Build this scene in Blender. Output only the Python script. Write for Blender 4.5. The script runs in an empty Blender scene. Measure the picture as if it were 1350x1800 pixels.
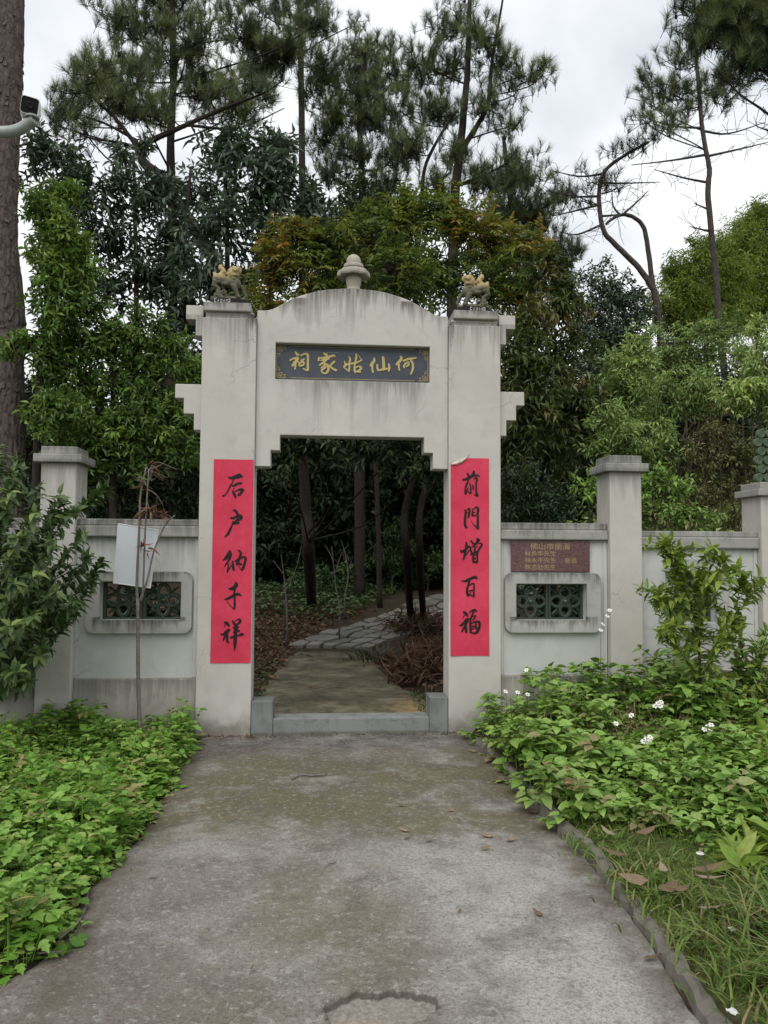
import bpy, math, random
import numpy as np
from mathutils import Matrix, Vector

C = bpy.context.scene.collection
rng = np.random.default_rng(7)
random.seed(7)

# ------------------------------------------------------------------ camera
cam_d = bpy.data.cameras.new('camera')
cam_o = bpy.data.objects.new('camera', cam_d)
C.objects.link(cam_o)
cam_d.sensor_fit = 'VERTICAL'
cam_d.sensor_height = 36.0
cam_d.lens = 36.0 * 1405 / 1800
cam_d.clip_start, cam_d.clip_end = 0.05, 2000
_R = Matrix(((0.996284,-0.010834,-0.085447),(-0.085921,-0.055701,-0.994744),(0.006018,0.998389,-0.056425)))
cam_o.matrix_world = Matrix.Translation((-0.322,-7,1.526)) @ _R.to_4x4()
bpy.context.scene.camera = cam_o

# ------------------------------------------------------------------ sky, sun, exposure
def build_world():
    w = bpy.data.worlds.new('World')
    bpy.context.scene.world = w
    w.use_nodes = True
    nt = w.node_tree
    nt.nodes.clear()
    n = nt.nodes.new
    out, bg = n('ShaderNodeOutputWorld'), n('ShaderNodeBackground')
    sky = n('ShaderNodeTexSky')
    sky.sky_type = 'NISHITA'
    sky.sun_disc = False
    sky.sun_elevation = math.radians(50)
    sky.sun_rotation = math.radians(205)
    tc, sep = n('ShaderNodeTexCoord'), n('ShaderNodeSeparateXYZ')
    nt.links.new(tc.outputs['Generated'], sep.inputs[0])
    add = n('ShaderNodeMath'); add.operation = 'ADD'; add.inputs[1].default_value = 0.22
    nt.links.new(sep.outputs['Z'], add.inputs[0])
    mx = n('ShaderNodeMath'); mx.operation = 'MAXIMUM'; mx.inputs[1].default_value = 0.06
    nt.links.new(add.outputs[0], mx.inputs[0])
    comb = n('ShaderNodeCombineXYZ')
    for i, k in enumerate('XY'):
        d = n('ShaderNodeMath'); d.operation = 'DIVIDE'
        nt.links.new(sep.outputs[k], d.inputs[0]); nt.links.new(mx.outputs[0], d.inputs[1])
        nt.links.new(d.outputs[0], comb.inputs[i])
    noi = n('ShaderNodeTexNoise')
    noi.inputs['Scale'].default_value = 1.7; noi.inputs['Detail'].default_value = 5; noi.inputs['Roughness'].default_value = 0.5
    noi.inputs['Distortion'].default_value = 0.3
    nt.links.new(comb.outputs[0], noi.inputs['Vector'])
    ramp = n('ShaderNodeValToRGB')
    ramp.color_ramp.elements[0].position = 0.34; ramp.color_ramp.elements[0].color = (0.55, 0.585, 0.635, 1)
    ramp.color_ramp.elements[1].position = 0.64; ramp.color_ramp.elements[1].color = (1.0, 1.0, 1.0, 1)
    nt.links.new(noi.outputs['Fac'], ramp.inputs[0])
    mul = n('ShaderNodeVectorMath'); mul.operation = 'SCALE'; mul.inputs['Scale'].default_value = SKY_LEVEL
    nt.links.new(ramp.outputs[0], mul.inputs[0])
    mix = n('ShaderNodeMix'); mix.data_type = 'RGBA'; mix.inputs[0].default_value = 0.94
    nt.links.new(sky.outputs[0], mix.inputs[6]); nt.links.new(mul.outputs[0], mix.inputs[7])
    bg.inputs['Strength'].default_value = 0.1
    nt.links.new(mix.outputs[2], bg.inputs['Color'])
    nt.links.new(bg.outputs[0], out.inputs[0])

SKY_LEVEL = 10.9
build_world()
sun_d = bpy.data.lights.new('sun', 'SUN')
sun_d.energy = 1.5
sun_d.angle = math.radians(50)
sun_d.color = (1.0, 0.97, 0.92)
sun_o = bpy.data.objects.new('sun', sun_d)
C.objects.link(sun_o)
sun_o.location = (-3, -12, 14)
sun_o.rotation_euler = Vector((0.27, 0.58, -0.77)).to_track_quat('-Z', 'Y').to_euler()
vs = bpy.context.scene.view_settings
vs.view_transform = 'Standard'
vs.look = 'None'
vs.exposure = 0.28
vs.gamma = 1.0
vs.use_curve_mapping = False

# ------------------------------------------------------------------ helpers: meshes and objects
def root_loc(o):
    l = Vector((0, 0, 0))
    while o is not None:
        l = l + o.location
        o = o.parent
    return l

class MB:
    """Collects vertices and faces of one mesh, in world coordinates."""
    def __init__(s):
        s.V, s.F, s.A, s.n = [], {}, [], 0
    def add(s, V, F, a=0.5):
        V = np.asarray(V, float).reshape(-1, 3)
        for f in ([F] if isinstance(F, np.ndarray) else F):
            f = np.atleast_2d(np.asarray(f, int))
            s.F.setdefault(f.shape[1], []).append(f + s.n)
        s.V.append(V)
        s.A.append(np.broadcast_to(np.asarray(a, float), (len(V),)))
        s.n += len(V)
        return s
    def box(s, x0, x1, y0, y1, z0, z1, a=0.5):
        V = [(x, y, z) for x in (x0, x1) for y in (y0, y1) for z in (z0, z1)]
        return s.add(V, np.array([(0, 1, 3, 2), (4, 6, 7, 5), (0, 4, 5, 1), (2, 3, 7, 6), (0, 2, 6, 4), (1, 5, 7, 3)]), a)
    def prism(s, pts, y0, y1, a=0.5):
        """Outline in x, z (counter-clockwise seen from -y) given thickness from y0 (front) to y1."""
        n = len(pts)
        V = [(x, y0, z) for x, z in pts] + [(x, y1, z) for x, z in pts]
        s.add(V, [np.array([list(range(n))]), np.array([list(range(2 * n - 1, n - 1, -1))]),
                  np.array([(i, i + n, (i + 1) % n + n, (i + 1) % n) for i in range(n)])], a)
        return s
    def ring(s, outer, inner, y0, y1, a=0.5):
        n = len(outer)
        V = [(x, y0, z) for x, z in outer] + [(x, y0, z) for x, z in inner] + [(x, y1, z) for x, z in outer] + [(x, y1, z) for x, z in inner]
        F = []
        for i in range(n):
            j = (i + 1) % n
            F += [(i, j, n + j, n + i), (2 * n + i, 3 * n + i, 3 * n + j, 2 * n + j), (i, 2 * n + i, 2 * n + j, j), (n + i, n + j, 3 * n + j, 3 * n + i)]
        return s.add(V, np.array(F), a)
    def tube(s, pts, radii, k=6, a=0.5, caps=True, bump=None):
        pts = [Vector(p) for p in pts]
        n = len(pts)
        if not hasattr(radii, '__len__'):
            radii = [radii] * n
        V, up = [], None
        for i, p in enumerate(pts):
            t = (pts[min(i + 1, n - 1)] - pts[max(i - 1, 0)]).normalized()
            if up is None:
                up = Vector((0, 0, 1)) if abs(t.z) < 0.9 else Vector((1, 0, 0))
            u = (up - t * up.dot(t)).normalized()
            up = u
            v = t.cross(u)
            for j in range(k):
                w = 2 * math.pi * j / k
                r = radii[i] * (bump(i, j) if bump else 1)
                V.append(p + (u * math.cos(w) + v * math.sin(w)) * r)
        F = [np.array([(i * k + j, i * k + (j + 1) % k, (i + 1) * k + (j + 1) % k, (i + 1) * k + j) for i in range(n - 1) for j in range(k)])]
        if caps:
            F += [np.array([list(range(k))[::-1]]), np.array([[(n - 1) * k + j for j in range(k)]])]
        return s.add([tuple(q) for q in V], F, a)
    def lathe(s, prof, c, k=24, lobes=None, a=0.5):
        n = len(prof)
        V = []
        for i, (r, z) in enumerate(prof):
            for j in range(k):
                w = 2 * math.pi * j / k
                rr = r * (1 + (lobes[i] * abs(math.cos(4 * w)) if lobes else 0))
                V.append((c[0] + rr * math.cos(w), c[1] + rr * math.sin(w), c[2] + z))
        F = [np.array([(i * k + j, i * k + (j + 1) % k, (i + 1) * k + (j + 1) % k, (i + 1) * k + j) for i in range(n - 1) for j in range(k)]),
             np.array([list(range(k))[::-1]]), np.array([[(n - 1) * k + j for j in range(k)]])]
        return s.add(V, F, a)
    def ball(s, c, r, k=12, m=8, a=0.5):
        r = r if hasattr(r, '__len__') else (r, r, r)
        V = [(c[0] + r[0] * math.sin(math.pi * i / m) * math.cos(2 * math.pi * j / k), c[1] + r[1] * math.sin(math.pi * i / m) * math.sin(2 * math.pi * j / k),
              c[2] - r[2] * math.cos(math.pi * i / m)) for i in range(1, m) for j in range(k)]
        V += [(c[0], c[1], c[2] - r[2]), (c[0], c[1], c[2] + r[2])]
        b = (m - 1) * k
        return s.add(V, [np.array([(i * k + j, i * k + (j + 1) % k, (i + 1) * k + (j + 1) % k, (i + 1) * k + j) for i in range(m - 2) for j in range(k)]),
                         np.array([(b, (j + 1) % k, j) for j in range(k)] + [(b + 1, b - k + j, b - k + (j + 1) % k) for j in range(k)])], a)
    def mesh(s, name, off=(0, 0, 0), smooth=False):
        V = np.concatenate(s.V) - np.array(off)
        me = bpy.data.meshes.new(name)
        me.vertices.add(len(V))
        me.vertices.foreach_set('co', V.astype(np.float32).ravel())
        loops, starts, tot = [], [], 0
        for k, fs in s.F.items():
            f = np.concatenate(fs)
            loops.append(f.ravel())
            starts.append(tot + np.arange(len(f)) * k)
            tot += f.size
        loops, starts = np.concatenate(loops), np.concatenate(starts)
        me.loops.add(len(loops))
        me.loops.foreach_set('vertex_index', loops.astype(np.int32))
        me.polygons.add(len(starts))
        me.polygons.foreach_set('loop_start', starts.astype(np.int32))
        me.polygons.foreach_set('use_smooth', np.full(len(starts), bool(smooth)))
        at = me.attributes.new('v', 'FLOAT', 'POINT')
        at.data.foreach_set('value', np.concatenate(s.A).astype(np.float32))
        me.update(calc_edges=True)
        me.validate()
        return me

def tag(o, label=None, cat=None, group=None, kind=None):
    for k, v in (('label', label), ('category', cat), ('group', group), ('kind', kind)):
        if v:
            o[k] = v
    return o

def obj(name, mb, mat, parent=None, smooth=False, bevel=0, origin=None, **t):
    if parent is not None:
        off = root_loc(parent)
    else:
        off = Vector(origin) if origin is not None else Vector((0, 0, 0))
    me = mb.mesh(name, off, smooth) if isinstance(mb, MB) else mb
    o = bpy.data.objects.new(name, me)
    C.objects.link(o)
    me.materials.clear()
    me.materials.append(mat)
    if parent is not None:
        o.parent = parent
    else:
        o.location = off
    if bevel:
        b = o.modifiers.new('bevel', 'BEVEL')
        b.width = bevel; b.segments = 2; b.limit_method = 'ANGLE'; b.angle_limit = math.radians(40)
    return tag(o, **t)

def thing(name, label, cat, loc, group=None):
    o = bpy.data.objects.new(name, None)
    o.empty_display_size = 0.1
    C.objects.link(o)
    o.location = loc
    return tag(o, label, cat, group)

def part_copy(src_mesh, name, parent, M):
    """One more individual piece sharing its mesh; M is its world matrix."""
    o = bpy.data.objects.new(name, src_mesh)
    C.objects.link(o)
    o.parent = parent
    o.matrix_local = Matrix.Translation(-root_loc(parent)) @ M
    return o

def cut(mb, cutter):
    """Boolean difference of two builders; returns a new builder."""
    ob = []
    for m in (mb, cutter):
        o = bpy.data.objects.new('tmp', m.mesh('tmp')); C.objects.link(o); ob.append(o)
    md = ob[0].modifiers.new('b', 'BOOLEAN'); md.operation = 'DIFFERENCE'; md.solver = 'EXACT'; md.object = ob[1]
    ev = ob[0].evaluated_get(bpy.context.evaluated_depsgraph_get())
    me = bpy.data.meshes.new_from_object(ev)
    r = MB()
    r.add([tuple(v.co) for v in me.vertices], [np.array([list(p.vertices)]) for p in me.polygons])
    for o in ob:
        d = o.data
        bpy.data.objects.remove(o); bpy.data.meshes.remove(d)
    bpy.data.meshes.remove(me)
    return r

def rrect(x0, x1, z0, z1, r, n=6):
    pts = []
    for cx, cz, a0 in ((x1 - r, z1 - r, 0), (x0 + r, z1 - r, 90), (x0 + r, z0 + r, 180), (x1 - r, z0 + r, 270)):
        for i in range(n):
            a = math.radians(a0 + 90 * i / (n - 1))
            pts.append((cx + r * math.cos(a), cz + r * math.sin(a)))
    return pts

def crom(pts, k=6):
    pts = [np.array(p, float) for p in pts]
    if len(pts) < 3:
        return [pts[0] + (pts[-1] - pts[0]) * i / k for i in range(k + 1)]
    q = [2 * pts[0] - pts[1]] + pts + [2 * pts[-1] - pts[-2]]
    out = []
    for i in range(1, len(q) - 2):
        for j in range(k):
            t = j / k
            out.append(0.5 * (2 * q[i] + (q[i + 1] - q[i - 1]) * t + (2 * q[i - 1] - 5 * q[i] + 4 * q[i + 1] - q[i + 2]) * t * t + (3 * q[i] - q[i - 1] - 3 * q[i + 1] + q[i + 2]) * t ** 3))
    return out + [pts[-1]]

# ------------------------------------------------------------------ helpers: materials
class NT:
    def __init__(s, name):
        s.m = bpy.data.materials.new(name)
        s.m.use_nodes = True
        s.t = s.m.node_tree
        s.t.nodes.clear()
    def n(s, ty, **kw):
        nd = s.t.nodes.new('ShaderNode' + ty)
        for k, v in kw.items():
            if hasattr(nd, k) and not k[0].isupper():
                setattr(nd, k, v)
            else:
                s.set(nd, k.replace('_', ' ') if not k.startswith('i') or not k[1:].isdigit() else int(k[1:]), v)
        return nd
    def set(s, nd, k, v):
        i = nd.inputs[k]
        if isinstance(v, bpy.types.NodeSocket):
            s.t.links.new(v, i)
        elif isinstance(v, bpy.types.Node):
            s.t.links.new(v.outputs[0], i)
        else:
            if hasattr(v, '__len__') and len(v) == 3 and i.type == 'RGBA':
                v = (*v, 1)
            i.default_value = v
    def pos(s):
        return s.n('NewGeometry').outputs['Position']
    def noise(s, vec, scale, detail=4, rough=0.55, stretch=None, off=(0, 0, 0), dist=0):
        if stretch is not None or any(off):
            vec = s.n('Mapping', Vector=vec, Scale=stretch or (1, 1, 1), Location=off).outputs[0]
        return s.n('TexNoise', Vector=vec, Scale=scale, Detail=detail, Roughness=rough, Distortion=dist).outputs['Fac']
    def ramp(s, fac, stops, interp='LINEAR'):
        r = s.n('ValToRGB', Fac=fac)
        cr = r.color_ramp
        cr.interpolation = interp
        while len(cr.elements) < len(stops):
            cr.elements.new(0.5)
        for e, (p, c) in zip(cr.elements, stops):
            e.position = p
            e.color = (c, c, c, 1) if not hasattr(c, '__len__') else (*c, 1)
        return r.outputs[0]
    def mix(s, fac, a, b, mode='MIX'):
        m = s.n('Mix', data_type='RGBA', blend_type=mode)
        for i, v in ((0, fac), (6, a), (7, b)):
            s.set(m, i, v)
        return m.outputs[2]
    def math(s, op, a, b=0.0, clamp=False):
        m = s.n('Math', operation=op, use_clamp=clamp)
        s.set(m, 0, a); s.set(m, 1, b)
        return m.outputs[0]
    def rng(s, v, a, b, c=0.0, d=1.0):
        return s.n('MapRange', interpolation_type='SMOOTHSTEP', Value=v, From_Min=a, From_Max=b, To_Min=c, To_Max=d).outputs[0]
    def out(s, color, rough=0.8, spec=0.3, bump=None, bdist=0.01, bstr=1.0, transl=None, metal=0.0):
        p = s.n('BsdfPrincipled', Base_Color=color, Roughness=rough, Metallic=metal)
        p.inputs['Specular IOR Level'].default_value = spec
        if bump is not None:
            b = s.n('Bump', Height=bump, Distance=bdist, Strength=bstr)
            s.t.links.new(b.outputs[0], p.inputs['Normal'])
        sh = p.outputs[0]
        if transl:
            tr = s.n('BsdfTranslucent', Color=transl[1])
            mx = s.n('MixShader')
            mx.inputs[0].default_value = transl[0]
            s.t.links.new(sh, mx.inputs[1]); s.t.links.new(tr.outputs[0], mx.inputs[2])
            sh = mx.outputs[0]
        o = s.n('OutputMaterial')
        s.t.links.new(sh, o.inputs[0])
        return s.m

def leaf_mat(name, cols, rough=0.42, spec=0.4, tr=0.22, by_object=False, dead=None):
    t = NT(name)
    if by_object:
        f = t.n('ObjectInfo').outputs['Random']
    else:
        f = t.n('Attribute', attribute_name='v').outputs['Fac']
    n = len(cols)
    c = t.ramp(f, [(i / (n - 1), cc) for i, cc in enumerate(cols)])
    nz = t.noise(t.pos(), 55, 2)
    c = t.mix(0.35, c, t.mix(1.0, c, t.ramp(nz, [(0.3, 0.55), (0.7, 1.4)]), 'MULTIPLY'))
    return t.out(c, rough, spec, transl=(tr, t.mix(0.5, c, (1.0, 0.95, 0.35), 'MULTIPLY') if tr else None) if tr else None)

def plaster(name, base, tops=(), foot=0.0, dirt=(0.075, 0.075, 0.068), amount=1.0, blotch=0.35, rough=0.85, seed=0.0):
    """Weathered paint: rain streaks hang below each height in tops (z, length, strength), soil splash up to foot."""
    t = NT(name)
    p = t.pos()
    z = t.n('SeparateXYZ', Vector=p).outputs['Z']
    o = (seed * 3.1, seed * 1.7, seed)
    c = t.mix(t.ramp(t.noise(p, 1.7, 5, off=o), [(0.35, 0), (0.7, 1)]), base, tuple(v * 0.86 for v in base))
    c = t.mix(t.math('MULTIPLY', t.ramp(t.noise(p, 7, 6, 0.65, off=o), [(0.52, 0), (0.74, 1)]), blotch), c, tuple(v * 0.55 for v in base))
    x = t.n('SeparateXYZ', Vector=p).outputs['X']
    st = t.noise(p, 13, 6, 0.68, (1, 1, 0.045), o)
    st2 = t.noise(p, 42, 5, 0.65, (1, 1, 0.02), o)
    wide = t.noise(p, 2.6, 4, 0.6, (1, 1, 0.12), o)
    for q in tops:
        zt, ln, sg = q[:3]
        # each streak has its own length: fine noise columns decide how far down it runs
        run = t.math('MULTIPLY', t.rng(t.math('ADD', t.math('MULTIPLY', st, 0.6), t.math('MULTIPLY', wide, 0.5)), 0.42, 0.72), ln)
        fall = t.math('SUBTRACT', zt, z)
        f = t.math('SUBTRACT', 1.0, t.math('DIVIDE', fall, t.math('ADD', run, 0.012)), True)
        f = t.math('MULTIPLY', f, t.n('Math', operation='GREATER_THAN', i0=fall, i1=-0.03).outputs[0])
        if len(q) > 3:
            f = t.math('MULTIPLY', f, t.math('MULTIPLY', t.rng(x, q[3] - 0.02, q[3] + 0.02), t.rng(x, q[4] + 0.02, q[4] - 0.02)))
        f = t.math('MULTIPLY', t.math('MULTIPLY', f, t.ramp(st2, [(0.32, 0.25), (0.58, 1)])), sg * amount, True)
        c = t.mix(f, c, dirt)
    if foot > 0:
        f = t.math('ADD', t.rng(z, foot, 0.0), t.math('MULTIPLY', t.math('SUBTRACT', t.noise(p, 6, 5, 0.6, off=o), 0.5), 1.1))
        c = t.mix(t.math('MULTIPLY', t.rng(f, 0.35, 1.15), 0.75), c, (0.11, 0.098, 0.068))
    cw = t.n('VectorMath', operation='ADD', i0=p, i1=t.n('VectorMath', operation='SCALE', i0=t.n('TexNoise', Vector=p, Scale=3.5, Detail=5).outputs['Color'], Scale=0.35).outputs[0]).outputs[0]
    cr = t.n('TexVoronoi', Vector=t.n('Mapping', Vector=cw, Location=o).outputs[0], Scale=1.6, feature='DISTANCE_TO_EDGE').outputs['Distance']
    crack = t.math('MULTIPLY', t.rng(cr, 0.007, 0.002), t.ramp(t.noise(p, 1.3, 3, off=(o[0] + 5, 0, 1)), [(0.50, 0), (0.62, 1)]))
    c = t.mix(t.math('MULTIPLY', crack, 0.6), c, tuple(v * 0.4 for v in base))
    patch = t.ramp(t.noise(p, 3.2, 4, 0.5, off=(o[0], 4, o[2] + 7)), [(0.60, 0), (0.64, 1)])
    c = t.mix(t.math('MULTIPLY', patch, 0.22), c, tuple(min(1, v * 1.16) for v in base))
    bump = t.math('ADD', t.math('MULTIPLY', t.noise(p, 90, 3, off=o), 0.35), t.noise(p, 14, 4, off=o))
    return t.out(c, rough, 0.25, bump, 0.004, 0.5)

M = {}
M['pillar'] = plaster('pillar paint', (0.525, 0.507, 0.462), [(3.62, 0.7, 0.5), (3.63, 0.75, 1.0, -0.95, -0.84), (3.63, 0.55, 1.0, -0.90, -0.84), (3.62, 0.6, 0.9, 0.84, 0.90)], 0.34, blotch=0.22)
M['arch'] = plaster('arch paint', (0.525, 0.508, 0.466), [(3.935, 0.5, 0.9, -0.42, 0.42), (3.80, 0.35, 0.8, -0.85, -0.42), (3.80, 0.35, 0.8, 0.42, 0.85), (3.095, 0.34, 0.38, -0.68, 0.68), (3.095, 0.7, 0.4, -0.35, 0.6)], blotch=0.3, seed=2)
M['cap'] = plaster('cap render', (0.40, 0.39, 0.36), [(3.75, 0.14, 0.95)], blotch=0.7, seed=3)
M['coping'] = plaster('coping render', (0.33, 0.325, 0.30), [(1.845, 0.22, 0.95), (2.46, 0.22, 0.8), (2.31, 0.05, 0.5)], blotch=0.8, seed=4)
M['wall'] = plaster('wall whitewash', (0.54, 0.545, 0.52), [(1.69, 0.3, 0.5)], 0.0, blotch=0.22, seed=5)
M['frame'] = plaster('window surround render', (0.40, 0.395, 0.37), [(1.39, 0.22, 0.9), (0.975, 0.2, 0.95, 1.40, 2.2), (0.975, 0.2, 0.95, -2.2, -1.42), (1.53, 0.2, 0.8, 2.8, 3.5)], blotch=0.5, seed=6)
M['plinth'] = plaster('plinth render', (0.42, 0.40, 0.35), [(0.49, 0.5, 0.6)], 0.30, blotch=0.5, seed=7)
M['post'] = plaster('wall pillar paint', (0.515, 0.497, 0.452), [(2.31, 0.6, 0.5)], 0.45, blotch=0.25, seed=8)
M['sill'] = plaster('threshold concrete', (0.225, 0.238, 0.230), [(0.31, 0.35, 0.6)], 0.05, blotch=1.0, seed=9)
M['finial'] = plaster('finial stone', (0.44, 0.41, 0.34), [(4.12, 0.15, 0.4)], blotch=0.5, seed=10)

def simple(name, col, rough=0.7, spec=0.3, var=0.25, scale=12, bump=0.0, metal=0.0, col2=None):
    t = NT(name)
    p = t.pos()
    f = t.noise(p, scale, 5, 0.6)
    c = t.mix(t.ramp(f, [(0.3, 0), (0.7, 1)]), col, col2 or tuple(v * (1 - var) for v in col))
    return t.out(c, rough, spec, f if bump else None, bump or 0.01, 0.6, metal=metal)

def couplet_paper():
    t = NT('red couplet paper')
    p = t.pos()
    f = t.noise(p, 2.2, 4, 0.6)
    c = t.mix(t.ramp(f, [(0.35, 0), (0.68, 1)]), (0.55, 0.040, 0.078), (0.66, 0.066, 0.115))
    c = t.mix(t.math('MULTIPLY', t.ramp(t.noise(p, 24, 5, 0.65), [(0.54, 0), (0.72, 1)]), 0.35), c, (0.62, 0.11, 0.14))
    w = t.noise(p, 5, 3, 0.5, (1.6, 1, 0.5), dist=1.2)
    w2 = t.noise(p, 26, 3, 0.5, (1, 1, 0.35), dist=0.6)
    return t.out(c, 0.8, 0.15, t.math('ADD', w, t.math('MULTIPLY', w2, 0.18)), 0.02, 0.55)
M['paper'] = couplet_paper()
M['paper_back'] = simple('torn paper underside', (0.62, 0.55, 0.50), 0.8, 0.2, 0.2, 30)
M['ink'] = simple('black ink', (0.012, 0.009, 0.008), 0.6, 0.3, 0.3, 30)
M['board'] = simple('slate board', (0.062, 0.074, 0.095), 0.5, 0.4, 0.45, 9, col2=(0.040, 0.046, 0.058))
M['gold'] = simple('worn gilding', (0.50, 0.38, 0.10), 0.5, 0.5, 0.4, 40, col2=(0.44, 0.36, 0.16))
M['scrape'] = simple('scraped pale mark', (0.22, 0.25, 0.28), 0.7, 0.3, 0.5, 60)
def granite():
    t = NT('red granite')
    p = t.pos()
    c = t.ramp(t.noise(p, 130, 3, 0.7), [(0.35, (0.035, 0.016, 0.016)), (0.5, (0.115, 0.052, 0.052)), (0.68, (0.21, 0.12, 0.115))])
    return t.out(c, 0.35, 0.5)
M['granite'] = granite()
M['engraved'] = simple('engraved gold lettering', (0.46, 0.33, 0.17), 0.6, 0.3, 0.5, 80)
M['glaze'] = simple('green glazed ceramic', (0.030, 0.060, 0.042), 0.22, 0.6, 0.55, 25, col2=(0.05, 0.055, 0.04))
M['jade'] = simple('green painted scrollwork', (0.105, 0.145, 0.085), 0.6, 0.4, 0.35, 20)
M['whiteboard'] = simple('white plastic board', (0.58, 0.60, 0.63), 0.45, 0.4, 0.06, 6)
M['stick'] = simple('dead grey bark', (0.22, 0.19, 0.17), 0.85, 0.2, 0.5, 40, 0.004)
M['deadleaf'] = leaf_mat('withered leaves', [(0.10, 0.045, 0.03), (0.20, 0.07, 0.035), (0.16, 0.12, 0.08)], 0.7, 0.2, 0.1)
M['steel'] = simple('grey painted pipe', (0.36, 0.39, 0.38), 0.45, 0.45, 0.25, 15)
M['camwhite'] = simple('white camera housing', (0.66, 0.66, 0.65), 0.4, 0.4, 0.1, 15)
M['black'] = simple('black plastic', (0.006, 0.006, 0.007), 0.5, 0.2, 0.2, 20)
M['dirtblack'] = simple('dirty black plinth', (0.022, 0.022, 0.022), 0.8, 0.2, 0.6, 40)
M['whitemark'] = simple('white painted lettering', (0.55, 0.55, 0.52), 0.7, 0.2, 0.3, 60)

def bark(name, c1, c2, scale=9, depth=0.02):
    t = NT(name)
    p = t.pos()
    wv = t.n('VectorMath', operation='ADD', i0=p, i1=t.n('VectorMath', operation='SCALE', i0=t.n('TexNoise', Vector=p, Scale=scale * 0.9, Detail=4).outputs['Color'], Scale=0.09).outputs[0]).outputs[0]
    v = t.n('TexVoronoi', Vector=t.n('Mapping', Vector=wv, Scale=(1, 1, 0.40)).outputs[0], Scale=scale, feature='DISTANCE_TO_EDGE').outputs['Distance']
    nz = t.noise(p, scale * 1.5, 7, 0.7, (1, 1, 0.3))
    fine = t.noise(p, scale * 5, 5, 0.7, (1, 1, 0.25))
    plate = t.ramp(v, [(0.0, 0), (0.10, 0.55), (0.3, 1)])
    c = t.mix(t.ramp(nz, [(0.32, 0), (0.68, 1)]), c1, tuple(x * 0.45 for x in c1))
    c = t.mix(t.math('MULTIPLY', t.ramp(fine, [(0.4, 0), (0.7, 1)]), 0.5), c, tuple(min(1, x * 1.5) for x in c1))
    c = t.mix(t.math('MULTIPLY', t.math('SUBTRACT', 1.0, plate), t.ramp(nz, [(0.35, 0.9), (0.65, 0.15)])), c, c2)
    h = t.math('ADD', t.math('MULTIPLY', plate, 0.4), t.math('ADD', nz, t.math('MULTIPLY', fine, 0.4)))
    return t.out(c, 0.9, 0.15, h, depth, 0.9)
M['pinebark'] = bark('red pine bark', (0.135, 0.108, 0.098), (0.026, 0.021, 0.020), 13, 0.02)
M['bark'] = bark('dark bark', (0.050, 0.040, 0.034), (0.018, 0.015, 0.013), 22, 0.012)
M['greybark'] = bark('grey bark', (0.115, 0.10, 0.09), (0.03, 0.027, 0.025), 16, 0.012)
M['twig'] = simple('green brown twig', (0.085, 0.075, 0.045), 0.8, 0.2, 0.4, 40)

M['lf_magnolia'] = leaf_mat('leathery dark leaves', [(0.022, 0.041, 0.021), (0.057, 0.091, 0.049), (0.116, 0.159, 0.107), (0.162, 0.196, 0.121)], 0.36, 0.5, 0.10)
M['lf_bright'] = leaf_mat('fresh green leaves', [(0.034, 0.071, 0.015), (0.094, 0.176, 0.032), (0.189, 0.304, 0.061), (0.264, 0.375, 0.068)], 0.4, 0.4, 0.25)
M['lf_yellow'] = leaf_mat('yellowing pinnate leaves', [(0.062, 0.106, 0.028), (0.117, 0.171, 0.036), (0.194, 0.250, 0.039), (0.268, 0.272, 0.048), (0.471, 0.230, 0.056)], 0.4, 0.4, 0.25)
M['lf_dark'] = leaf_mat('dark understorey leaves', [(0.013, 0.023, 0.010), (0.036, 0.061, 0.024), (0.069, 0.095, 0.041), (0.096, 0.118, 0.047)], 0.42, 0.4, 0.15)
M['lf_wood'] = leaf_mat('shade toned wood leaves', [(0.010, 0.020, 0.008), (0.020, 0.036, 0.014), (0.032, 0.05, 0.022)], 0.5, 0.3, 0.1)  # colour darkened to stand in for canopy shade over the wood
M['lf_rusty'] = leaf_mat('olive leaves with rust', [(0.040, 0.064, 0.020), (0.062, 0.092, 0.024), (0.091, 0.116, 0.031), (0.125, 0.139, 0.039), (0.228, 0.139, 0.033)], 0.38, 0.45, 0.2)
M['lf_shade'] = leaf_mat('shade plants', [(0.024, 0.049, 0.016), (0.047, 0.091, 0.026), (0.081, 0.140, 0.042), (0.115, 0.182, 0.058)], 0.45, 0.35, 0.2)
M['lf_blue'] = leaf_mat('blue green leaves', [(0.025, 0.050, 0.020), (0.047, 0.083, 0.032), (0.078, 0.110, 0.048)], 0.4, 0.4, 0.18)
M['lf_bank'] = leaf_mat('pale green bank leaves', [(0.077, 0.122, 0.034), (0.193, 0.298, 0.079), (0.363, 0.490, 0.175), (0.506, 0.604, 0.198)], 0.45, 0.35, 0.28)
M['lf_olive'] = leaf_mat('olive vine leaves', [(0.078, 0.091, 0.026), (0.130, 0.150, 0.046), (0.195, 0.182, 0.078)], 0.5, 0.3, 0.2)
M['lf_bamboo'] = leaf_mat('bamboo leaves', [(0.067, 0.112, 0.020), (0.178, 0.253, 0.039), (0.309, 0.393, 0.076), (0.430, 0.486, 0.086)], 0.45, 0.35, 0.3)
M['needle'] = leaf_mat('pine needles', [(0.024, 0.042, 0.022), (0.064, 0.094, 0.042), (0.140, 0.169, 0.056), (0.195, 0.209, 0.064)], 0.5, 0.3, 0.12)
M['needle_dry'] = leaf_mat('sparse dark needles', [(0.026, 0.031, 0.019), (0.043, 0.048, 0.026), (0.072, 0.060, 0.036)], 0.55, 0.3, 0.1)
M['lf_cover'] = leaf_mat('ground cover leaves', [(0.059, 0.142, 0.016), (0.128, 0.282, 0.031), (0.211, 0.367, 0.071), (0.235, 0.380, 0.071), (0.318, 0.280, 0.115)], 0.45, 0.35, 0.25)
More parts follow.
